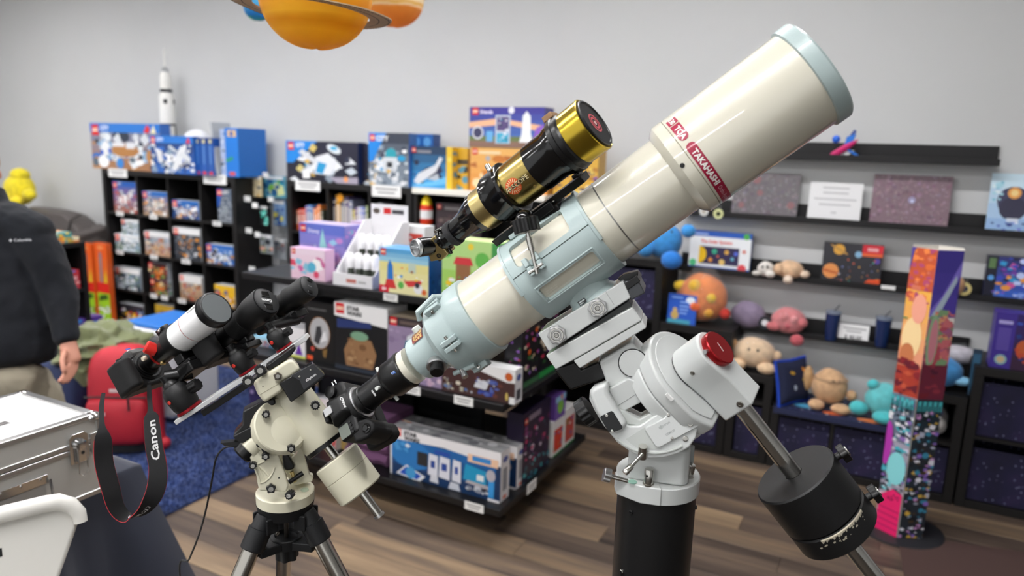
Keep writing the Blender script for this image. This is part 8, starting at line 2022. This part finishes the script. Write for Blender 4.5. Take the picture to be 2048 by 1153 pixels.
obj('counterweight_shaft',DA.lathe([(d1 + 0.0005,0.0102),(t1_ - 0.004,0.0102)],28),M_steel,sm)
obj('shaft_stop',DA.lathe([(t1_ - 0.004,0.0125),(t1_ + 0.002,0.0125),(t1_ + 0.003,0.011)],28),M_alu,sm)
kn2((645,645),S2,0.004,0.0105,0.012,12)
kn2((312,705),S2,0.012,0.0088,0.012,8)
kn2((482,935),S2,0.022,0.0092,0.014,6)
obj('set_screw_hole',MB().lathe(rc + ru * -0.008 + SF.a * -0.036 - SF.b * 0.012,SF.n,[(0,0.0014),(0.0005,0.0014)],8),M_ano,sm)
hd = slab('saddle_head',SF,[(405,800),(425,775),(690,608),(720,625),(778,692),(700,745),(612,795),(648,850),(495,952),(440,880)],0.022,0.07,M_cmt,sm,0.008,S1,4); LOC[hd] = LOC[sm]
slab('head_seam',SF,[(462,882),(618,790),(619,792),(463,885)],0.0224,0.001,mat('seam_tan','8f8b74',0.5),sm,0,S1)
kn2((597,740),S1,0.022,0.0088,0.006,5,'star_knob',m=mat('knob_brown','4a443c',0.5))
obj('head_dot',MB().lathe(SF.at(*S1(483,820),0.0222),SF.n,[(0,0.0012),(0.0005,0.0012)],8),M_ano,sm)
slab('saddle_jaw',SF,[(505,665),(725,505),(740,530),(700,585),(560,680),(520,700)],0.012,0.05,M_ano,sm,0.003,S1)
slab('jaw_lip',SF,[(360,800),(500,690),(520,720),(400,800)],0.012,0.05,M_ano,sm,0.002,S1)
kn2((370,775),S1,0.020,0.0125,0.016,14,'saddle_knob')
kn2((463,692),S1,0.016,0.0125,0.016,14,'saddle_knob')
bx_ = slab('control_box',SF,[(610,798),(870,648),(962,732),(945,762),(700,946)],0.036,0.055,M_anog,sm,0.002,S1); LOC[bx_] = LOC[sm]
slab('box_panel',SF,[(697,738),(868,646),(958,732),(798,850),(765,775)],0.0375,0.003,mat('panel_grey','333437',0.45),bx_,0.0008,S1)
for c in ((766,746),(850,693)): bolt('panel_screw',SF.at(*S1(*c),0.0376),SF.n,0.0022,0.001,M_screw,bx_)
tx = (SF.at(*S1(905,735),0) - SF.at(*S1(835,785),0)).normalized(); ty = SF.n.cross(tx)
A = Art(frame(SF.at(*S1(826,796),0.0377),tx,ty,SF.n),0.026,0.011); A.t('iOptron',0.02,0.15,0.66,'e8e8e8',0.03,maxw=0.95); A.done('lettering',bx_)
slab('electronics_box',SF,[(155,690),(275,625),(370,600),(380,640),(300,690),(275,800),(270,840),(210,870),(155,880),(90,850),(150,780)],-0.004,0.06,M_ano,sm,0.004,S2)
slab('electronics_base',SF,[(85,860),(200,800),(275,800),(275,830),(150,910),(120,900)],0.004,0.07,M_tp,sm,0.003,S2)
slab('port_plate',SF,[(0,905),(120,895),(160,915),(150,935),(30,925)],-0.01,0.03,M_ano,sm,0.001,S2)
wt0,wt1 = dt(671,916),dt(722,984)
scw = thing('counterweight','cream round counterweight on the shaft of the small mount','counterweight',DA.P(wt0))
obj('weight',DA.lathe([(wt0,0.011),(wt0,0.0495),(wt0 + 0.003,0.0525),(wt0 + 0.039,0.0528),(wt0 + 0.040,0.0518),(wt0 + 0.041,0.0528),(wt1 - 0.003,0.0525),(wt1,0.0495),(wt1,0.011)],64,caps=(False,False)),M_cmt,scw)
obj('groove_line',DA.lathe([(wt0 + 0.0394,0.0521),(wt0 + 0.0406,0.0521)],64,caps=(False,False)),MATS['seam_tan'],scw)
# -- silver bar with three ball heads
BA = Ax((357,842),1.60,(615,674),1.60)
upB = (Zu * 0.75 + BA.b * 0.25); upB = (upB - BA.a * upB.dot(BA.a)).normalized(); sdB = upB.cross(BA.a)
if sdB.dot(CAM - BA.A) < 0: sdB = -sdB
Lb = (BA.B - BA.A).length
bar = obj('dovetail_bar',MB().box(0,-0.021,-0.006,Lb,0.021,0.004,frame(BA.A,BA.a,sdB,BA.a.cross(sdB))),mat('bar_aluminium','d2d4d5',0.4,metal=0.35),bevel=0.0012)
upB = BA.a.cross(sdB)
if upB.z < 0: upB = -upB
tag(bar,'long silver mounting bar carrying three ball heads above the small mount','mounting bar')
obj('under_rail',MB().box(0.055,-0.012,-0.022,0.19,0.012,-0.0085,frame(BA.A,BA.a,sdB,upB)),M_ano,bar,0.001)
def ball_head(px,label,s=1.0,red=True):
    t_ = BA.t(*px); p = BA.P(t_) + upB * 0.0075 * 1.0
    h = thing('ball_head',label,'ball head',p,'ball heads')
    u = upB
    obj('base_ring',MB().lathe(p,u,[(0,0.0235 * s),(0.004 * s,0.0235 * s),(0.005 * s,0.0215 * s)],32),mat('ring_red','9a1f28',0.3,metal=0.6),h)
    obj('housing',MB().lathe(p,u,[(0.0052 * s,0.0215 * s),(0.012 * s,0.0235 * s),(0.035 * s,0.0245 * s),(0.047 * s,0.021 * s),(0.052 * s,0.017 * s)],32),M_bkpl,h)
    obj('ball',MB().ball(p + u * 0.05 * s,0.0155 * s,seg=20,rings=14),M_ano,h)
    obj('stem',MB().cyl(p + u * 0.055 * s,p + u * 0.074 * s,0.0095 * s,seg=18),M_ano,h)
    knob(p + u * 0.03 * s + BA.a * 0.024 * s,(BA.a + sdB * 0.3).normalized(),0.011 * s,0.018 * s,8,M_rub,h,'lock_knob',0.15)
    obj('red_button',MB().lathe(p + u * 0.03 * s + (sdB * 0.85 - BA.a * 0.5).normalized() * 0.0238 * s,(sdB * 0.85 - BA.a * 0.5),[(0,0.0045),(0.002,0.004)],14),mat('button_red','d83a30',0.4),h)
    q = p + u * 0.081 * s
    return h,q
bh1,q1 = ball_head((383,822),'black ball head with red base ring under the white telescope',1.25)
bh2,q2 = ball_head((499,745),'black ball head with red button under the capped zoom lens',0.95)
bh3,q3 = ball_head((572,700),'black ball head with red base ring at the upper end of the bar',0.85)
def qr_clamp(h,tip,ax,off):
    """clamp plate below a lens axis, on top of the ball head"""
    w_ = frame(tip,ax.a,ax.n.cross(ax.a) * 0 + (Zu - ax.a * ax.a.z).normalized().cross(ax.a) * -1,(Zu - ax.a * ax.a.z).normalized())
    obj('clamp_plate',MB().box(-0.034,-0.022,-0.008,0.03,0.022,0.006,w_),M_ano,h,0.003)
    obj('clamp_jaw',MB().box(-0.03,0.016,0.006,0.026,0.022,0.012,w_),M_ano,h,0.001)
    knob(w_ @ V((0.0,-0.024,-0.002)),w_.to_3x3() @ V((0,-1,0)),0.009,0.012,8,M_rub,h,'clamp_knob',0.15)
    return w_
# ---- generic camera body
def dslr(root,CF,w_=0.13,hgt=0.095,dep=0.055,grip=True,label=True):
    """CF: x lens axis, y camera right as seen from behind is -y, z camera top; origin at lens mount"""
    obj('body',MB().prism([(-dep,-w_ * 0.5),(-0.004,-w_ * 0.5),(0.0,-w_ * 0.3),(0.0,w_ * 0.42),(-0.006,w_ * 0.5),(-dep,w_ * 0.5)],CF,-hgt * 0.52,hgt * 0.30),M_bkpl,root,0.009,seg=4)
    lp = []
    for z,xa,xb,yw in ((hgt * 0.28,-dep,0.003,0.036),(hgt * 0.40,-dep * 0.95,0.002,0.031),(hgt * 0.52,-dep * 0.8,-0.008,0.022),(hgt * 0.55,-dep * 0.7,-0.014,0.017)):
        lp.append([CF @ V(p) for p in ((xa,-yw,z),(xb,-yw * 0.75,z),(xb,yw * 0.75,z),(xa,yw,z))])
    obj('prism_hump',MB().loft(lp),M_bkpl,root,0.004,seg=3)
    if grip: obj('hand_grip',MB().prism([(-0.03,-w_ * 0.62),(0.012,-w_ * 0.64),(0.030,-w_ * 0.58),(0.034,-w_ * 0.46),(0.022,-w_ * 0.34),(-0.03,-w_ * 0.30)],CF,-hgt * 0.51,hgt * 0.27),M_rub,root,0.011,seg=4)
    x_ = CF.to_3x3() @ V((1,0,0)); z_ = CF.to_3x3() @ V((0,0,1))
    obj('mount_ring',MB().lathe(CF @ V((-0.001,0,0)),x_,[(0,0.036),(0.004,0.035),(0.005,0.032),(0.005,0.027)],40),M_ano,root)
    obj('mount_flange',MB().lathe(CF @ V((0.004,0,0)),x_,[(0,0.031),(0.0022,0.031),(0.0022,0.0265)],40,caps=(False,False)),M_ano,root)
    obj('mode_dial',MB().lathe(CF @ V((-dep * 0.5,w_ * 0.36,hgt * 0.30)),z_,[(0,0.011),(0.008,0.011),(0.009,0.009)],24),M_ano,root)
    obj('shutter_button',MB().lathe(CF @ V((0.012,-w_ * 0.52,hgt * 0.27)),z_,[(0,0.008),(0.003,0.008),(0.004,0.005)],18),M_anog,root)
    obj('hot_shoe',MB().box(-dep * 0.75,-0.01,hgt * 0.55,-dep * 0.45,0.01,hgt * 0.585,CF),M_alu,root)
    obj('rear_screen',MB().box(-dep - 0.004,-0.035,-0.035,-dep + 0.001,0.035,0.02,CF),M_anog,root,0.002)
def camframe(ax,t_,roll=0.0):
    z = (Zu - ax.a * ax.a.z).normalized(); y = z.cross(ax.a)
    z2 = z * cos(roll) + y * sin(roll); y2 = z2.cross(ax.a)
    return frame(ax.P(t_),ax.a,y2,z2)
# -- white small telescope
WA = Ax((365,673),1.600,(439,612),1.540)
def wt(px,py): return WA.t(px,py)
wsc = thing('small_telescope','short white telescope with grey front cap and red focuser parts','telescope',WA.P(wt(352,684),-0.03))
M_ww = mat('scope_white','efefee',0.28,coat=0.4); M_rd = mat('red_metal','c22a26',0.28,metal=0.6)
a0_,a1_ = wt(361,677),wt(424,625)
obj('tube',WA.lathe([(a0_,0.0325),(a0_ + 0.002,0.0342),(a1_,0.035)],56),M_ww,wsc)
obj('red_pinstripe',WA.lathe([(wt(388,655) - 0.0006,0.03485),(wt(388,655) + 0.0006,0.03485)],56,caps=(False,False)),M_rd,wsc)
f1_ = wt(434,617)
obj('front_cap',WA.lathe([(a1_ - 0.001,0.0365),(a1_,0.0385),(f1_ - 0.001,0.0385),(f1_,0.0375),(f1_ + 0.0004,0.035),(f1_ - 0.0008,0.0345),(f1_ - 0.0008,0.0005)],56),M_ano,wsc)
obj('cap_face',WA.lathe([(f1_ - 0.0006,0.0345),(f1_ + 0.0002,0.034),(f1_ + 0.0003,0.0005)],56),mat('cap_grey','5c6162',0.55),wsc)
obj('cap_band',WA.lathe([(a1_ - 0.0012,0.038),(a1_ - 0.0012,0.0392),(a1_ + 0.004,0.0392)],56,caps=(False,False)),M_ano,wsc)
mb = MB()
for i in range(11):
    if i != 2:
        q = a1_ - 0.036 + i * 0.003; mb.add([WA.R(q + x,0.0352,1.0 + y / 0.0352) for x,y in ((0,0),(0.0022,0),(0.0022,0.0045),(0,0.0045))],[(0,1,2,3)])
o = obj('lettering',mb,mat('letter_grey','5a5a5a',0.5),wsc,flat=True); o['kind'] = 'stuff'
r1_ = wt(350,686); r2_ = wt(324,707); r3_ = wt(300,727)
obj('rear_ring',WA.lathe([(r1_,0.0295),(r1_ + 0.001,0.0345),(a0_ - 0.003,0.0352),(a0_ - 0.0005,0.0345)],48),M_ano,wsc)
obj('focuser_body',WA.lathe([(r2_ - 0.004,0.0235),(r2_ + 0.004,0.0245),(r1_ - 0.012,0.0265),(r1_ - 0.0005,0.0275)],48),M_ano,wsc)
obj('red_collar',WA.lathe([(r2_ - 0.012,0.0235),(r2_ - 0.0045,0.0245)],48),M_rd,wsc)
obj('drawtube',WA.lathe([(r3_ - 0.004,0.0205),(r2_ - 0.0125,0.0205)],40),M_ano,wsc)
kr = WA.R(r2_ + 0.008,0.024,1.25); kru = (WA.b * 0.75 + WA.n * 0.5 - WA.a * 0.35).normalized()
obj('red_knob',MB().lathe(at(313,702,WA.depth(r2_) - 0.02),(at(292,694,WA.depth(r2_) - 0.03) - at(313,702,WA.depth(r2_) - 0.02)),[(0,0.0135),(0.005,0.0145),(0.022,0.0145),(0.025,0.012)],28),mat('red_plastic','cf2a24',0.35),wsc)
obj('thumb_screw',MB().lathe(at(360,693,WA.depth(r1_) - 0.025),(at(344,692,WA.depth(r1_) - 0.034) - at(360,693,WA.depth(r1_) - 0.025)),[(0,0.005),(0.004,0.0065),(0.016,0.0065),(0.018,0.005)],18),M_steel,wsc)
obj('brass_knob',MB().lathe(WA.R(r2_ + 0.002,0.0235,-0.75),WA.R(0,1,-0.75) - WA.A,[(0,0.006),(0.005,0.006),(0.006,0.004)],18),M_brass,wsc)
obj('cream_knob',MB().cyl(at(292,716,WA.depth(r2_) - 0.022),at(285,719,WA.depth(r2_) - 0.03),0.005,seg=14),mat('knob_cream','d8cdb8',0.4),wsc)
obj('finder_shoe',MB().cbox((0,0,0),(0.03,0.018,0.018),frame(WA.R(r1_ - 0.004,0.036,1.7),WA.a,*(lambda r: (WA.a.cross(r) * -1,r))((WA.R(0,1,1.7) - WA.A).normalized()))),M_ano,wsc,0.003)
obj('shoe_screw',MB().cyl(at(322,658,WA.depth(r1_) - 0.01),at(316,665,WA.depth(r1_) - 0.02),0.003,seg=10),M_alu,wsc)
zW = (Zu - WA.a * WA.a.z).normalized(); yW = zW.cross(WA.a)
obj('tube_ring',WA.lathe([(r1_ + 0.001,0.037),(a0_ + 0.004,0.037)],40),M_ano,wsc)
WB = frame(WA.P(r1_ + 0.008),WA.a,yW,zW)
obj('ring_foot',MB().box(-0.016,-0.018,-0.052,0.012,0.018,-0.031,WB),M_ano,wsc,0.003)
obj('dovetail',MB().box(-0.038,-0.02,-0.06,0.03,0.02,-0.0525,WB),M_ano,wsc,0.002)
tip1 = WB @ V((-0.004,0,-0.070))
wf = frame(tip1,WA.a,yW,zW)
obj('clamp_plate',MB().box(-0.046,-0.03,-0.014,0.04,0.03,0.009,wf),M_ano,bh1,0.004)
obj('clamp_wing',MB().prism([(-0.045,-0.012),(0.02,0.012),(0.04,0.006),(0.02,-0.01),(-0.03,-0.022)],frame(tip1 - yW * 0.026,WA.a,zW,-yW),-0.003,0.004),M_ano,bh1,0.002)
obj('neck_bracket',MB().cyl(q1 - upB * 0.012,tip1 - zW * 0.008,0.012,0.016,seg=18),M_ano,bh1)
cam2 = thing('dslr_camera','black camera with hanging strap behind the short white telescope','camera',WA.P(r3_ - 0.03))
CF2 = camframe(WA,r3_ - 0.012,0.0)
dslr(cam2,CF2,0.125,0.092,0.052)
obj('t_adapter',WA.lathe([(r3_ - 0.0065,0.0262),(r3_ - 0.004,0.0262),(r3_ - 0.003,0.0235),(r3_ + 0.010,0.0235)],40),M_ano,cam2)
obj('sensor_badge',MB().box(-0.012,-0.02,0.052,-0.011,-0.008,0.055,CF2),mat('badge_blue','3a5ab8',0.4),cam2)
# -- zoom lens camera (middle)
LA = Ax((455,672),1.645,(541,595),1.575)
cam3 = thing('dslr_camera','black camera with a large capped zoom lens in the middle of the silver bar','camera',LA.P(LA.t(455,672),-0.03))
def l_(px,py): return LA.t(px,py)
e0_,e1_,e2_,e3_,e4_ = l_(452,675),l_(470,659),l_(496,636),l_(508,625),l_(533,603)
obj('lens_rear',LA.lathe([(e0_,0.026),(e0_ + 0.002,0.0275),(e1_ - 0.001,0.0285)],48),M_ano,cam3)
obj('focus_ring',LA.lathe([(e1_ + 0.0005,0.028),(e1_ + 0.001,0.029),(e2_ - 0.008,0.029),(e2_ - 0.007,0.028)],48),M_rub,cam3)
obj('zoom_barrel',LA.lathe([(e2_ - 0.0065,0.0285),(e2_,0.0305),(e3_,0.0345),(e4_ - 0.006,0.0345),(e4_ - 0.004,0.0335),(e4_ - 0.002,0.0335),(e4_,0.0325),(e4_ - 0.001,0.031)],56),M_bkpl,cam3)
obj('lens_cap',LA.lathe([(e4_ - 0.002,0.0312),(e4_ + 0.0015,0.0312),(e4_ + 0.0025,0.029),(e4_ + 0.0025,0.001)],48),mat('cap_black','17181a',0.42),cam3)
zL = (Zu - LA.a * LA.a.z).normalized(); yL = zL.cross(LA.a)
cr_ = 0.35
capy = zL * cos(cr_) + yL * sin(cr_); capx = capy.cross(LA.a)
CP = frame(LA.P(e4_ + 0.0025),-capx,capy,LA.a)
CP = frame(LA.P(e4_ + 0.0025),capy.cross(LA.a),capy,LA.a)
for s in (1,-1):
    obj('cap_clip',MB().prism([(-0.011,s * 0.011),(0.011,s * 0.011),(0.009,s * 0.0235),(-0.009,s * 0.0235)],CP,-0.001,0.0012),M_anog,cam3,0.001)
    obj('cap_ridge',MB().box(-0.011,s * 0.0095 - 0.001,0,0.011,s * 0.0095 + 0.001,0.002,CP),mat('cap_black','232426',0.42),cam3,0.0005)
vs,fs,wd = textmesh('Canon',0.03)
hT = 0.0075
obj('lettering',MB().add([CP @ V((-(x - wd / 2) * hT,-(y - 0.5) * hT,0.0003)) for x,y in vs],fs),mat('letter_white','e6e6e6',0.4),cam3,flat=True)
CF3 = camframe(LA,e0_ - 0.004,0.0)
dslr(cam3,CF3,0.12,0.085,0.05)
obj('lens_foot',MB().cbox((0,0,0),(0.045,0.026,0.014),frame(LA.P(e1_ + 0.004) - zL * 0.038,LA.a,yL,zL)),M_ano,cam3,0.003)
tip2 = LA.P(e1_ + 0.0) - zL * 0.053
wf = frame(tip2,LA.a,yL,zL)
obj('clamp_plate',MB().box(-0.028,-0.022,-0.008,0.028,0.022,0.007,wf),M_ano,bh2,0.003)
for i in range(4): obj('clamp_rib',MB().box(-0.018 + i * 0.009,-0.0235,-0.006,-0.015 + i * 0.009,-0.0222,0.008,wf),M_alu,bh2)
knob(wf @ V((-0.03,-0.006,-0.004)),wf.to_3x3() @ V((-1,-0.4,-0.2)),0.009,0.016,8,M_rub,bh2,'clamp_knob',0.15)
obj('neck_bracket',MB().cyl(q2 - upB * 0.012,tip2 - zL * 0.006,0.010,0.013,seg=18),M_ano,bh2)
# -- third lens camera (rear)
NA = Ax((562,612),1.72,(622,571),1.68)
cam4 = thing('dslr_camera','black camera with a slimmer capped lens farthest along the silver bar','camera',NA.P(NA.t(560,612),-0.03))
n0,n1,n2 = NA.t(556,616),NA.t(580,600),NA.t(618,574)
obj('lens_barrel',NA.lathe([(n0,0.024),(n1 - 0.006,0.025),(n1,0.0285),(n2 - 0.004,0.029),(n2 - 0.002,0.0278),(n2,0.0278),(n2 + 0.0005,0.0255)],48),M_bkpl,cam4)
obj('lens_cap',NA.lathe([(n2 - 0.001,0.0258),(n2 + 0.002,0.0258),(n2 + 0.003,0.024),(n2 + 0.003,0.001)],40),MATS['cap_black'],cam4)
zN = (Zu - NA.a * NA.a.z).normalized(); yN = zN.cross(NA.a)
CPn = frame(NA.P(n2 + 0.003),(zN * cos(0.6) + yN * sin(0.6)).cross(NA.a),zN * cos(0.6) + yN * sin(0.6),NA.a)
for s in (1,-1): obj('cap_clip',MB().prism([(-0.008,s * 0.012),(0.008,s * 0.012),(0.0065,s * 0.021),(-0.0065,s * 0.021)],CPn,-0.001,0.0015),M_anog,cam4,0.001)
obj('lettering',MB().add([CPn @ V(((x - wd / 2) * 0.003,(y - 0.5) * 0.003,0.0003)) for x,y in vs],fs),mat('letter_dim','8a8a8a',0.4),cam4,flat=True)
CF4 = camframe(NA,n0 - 0.004,0.0)
dslr(cam4,CF4,0.115,0.08,0.045)
tip3 = NA.P(n1 - 0.012) - zN * 0.042
wf = frame(tip3,NA.a,yN,zN)
obj('clamp_plate',MB().box(-0.026,-0.02,-0.008,0.026,0.02,0.010,wf),M_ano,bh3,0.003)
for i in range(3): obj('clamp_rib',MB().box(-0.012 + i * 0.009,-0.0215,-0.006,-0.009 + i * 0.009,-0.0202,0.008,wf),M_alu,bh3)
obj('neck_bracket',MB().cyl(q3 - upB * 0.012,tip3 - zN * 0.006,0.010,0.013,seg=18),M_ano,bh3)
# -- camera strap
strap = thing('camera_strap','black camera strap with red edges and white lettering hanging in a loop','strap',at(265,1035,1.58))
def catm(pts,n=8):
    out = []
    P_ = [pts[0]] + pts + [pts[-1]]
    for i in range(1,len(P_) - 2):
        for k in range(n):
            t_ = k / n; a,b,c,d = P_[i - 1],P_[i],P_[i + 1],P_[i + 2]
            out.append(tuple(0.5 * ((2 * b[j]) + (-a[j] + c[j]) * t_ + (2 * a[j] - 5 * b[j] + 4 * c[j] - d[j]) * t_ ** 2 + (-a[j] + 3 * b[j] - 3 * c[j] + d[j]) * t_ ** 3) for j in range(len(b))))
    out.append(tuple(pts[-1])); return out
ctl = [(207,787,1.62,0.004,0.5),(203,815,1.60,0.005,0.5),(204,852,1.575,0.006,0.6),(206,880,1.565,0.017,0.85),(208,925,1.56,0.0185,0.9),(222,980,1.555,0.0185,0.95),(234,1018,1.555,0.0185,1.2),(256,1036,1.56,0.0185,1.35),(287,1022,1.57,0.0185,1.15),(310,985,1.58,0.0185,0.6),(316,940,1.585,0.0185,0.15),(308,890,1.59,0.0185,0.05),(303,838,1.60,0.016,0.05),(301,822,1.605,0.006,0.3),(299,795,1.615,0.005,0.6),(298,770,1.62,0.004,0.5)]
cs_ = catm(ctl,10)
cen = [at(c[0],c[1],c[2]) for c in cs_]
wid = []
for i,c in enumerate(cs_):
    d = (cen[min(i + 1,len(cen) - 1)] - cen[max(i - 1,0)]).normalized()
    x = EX - d * EX.dot(d);
    if x.length < 0.2: x = EY - d * EY.dot(d)
    x.normalize(); y = d.cross(x)
    if d.dot(EY) < 0: pass
    wv = x * cos(c[4]) + EF * sin(c[4]); wv = wv - d * wv.dot(d); wv.normalize()
    wid.append(wv * (2 * c[3]))
obj('band',MB().ribbon(cen,wid,0.0025),mat('strap_black','131315',0.7,bump=0.2,bscale=900),strap)
i0,i1 = 30,120
for s in (-1,1): obj('red_edge',MB().tube([cen[i] + wid[i] * (0.5 * s) for i in range(i0,i1 + 1)],0.0009,6),mat('strap_red','a31f2a',0.6),strap)
def strap_text(ia,ib,flip,scale=0.5,bold=0.02):
    vs,fs,wd = textmesh('Canon',bold)
    out = []
    for x,y in vs:
        u = x / wd if not flip else 1 - x / wd
        f = ia + u * (ib - ia); k = min(int(f),len(cen) - 2); fr = f - k
        c = cen[k].lerp(cen[k + 1],fr); wv = wid[k].lerp(wid[k + 1],fr); d = (cen[k + 1] - cen[k]).normalized()
        nn = d.cross(wv).normalized();
        if nn.dot(CAM - c) < 0: nn = -nn
        sgn = 1 if not flip else -1
        out.append(c + wv * ((y - 0.5) * scale) * sgn + nn * 0.0016)
    obj('lettering',MB().add(out,fs),mat('strap_white','d8d8d8',0.5),strap,flat=True)
strap_text(104,119,False,-0.5)
strap_text(70,83,False,-0.45)
# -- cable
cp_ = [at(x,y,d) for x,y,d in ((470,893,1.60),(448,897,1.60),(432,918,1.60),(424,960,1.62),(412,1020,1.66),(398,1070,1.70),(378,1120,1.74),(360,1156,1.78))]
end = V((cp_[-1].x - 0.1,cp_[-1].y + 0.15,0.004))
cc = catm([tuple(p) for p in cp_] + [(end.x + 0.03,end.y - 0.05,0.25),tuple(end),(end.x - 0.3,end.y + 0.3,0.004)],8)
o = obj('power_cable',MB().tube([V(c) for c in cc],0.0022,8),mat('cable_black','161618',0.5)); tag(o,'thin black power cable hanging from the small mount to the floor','cable')
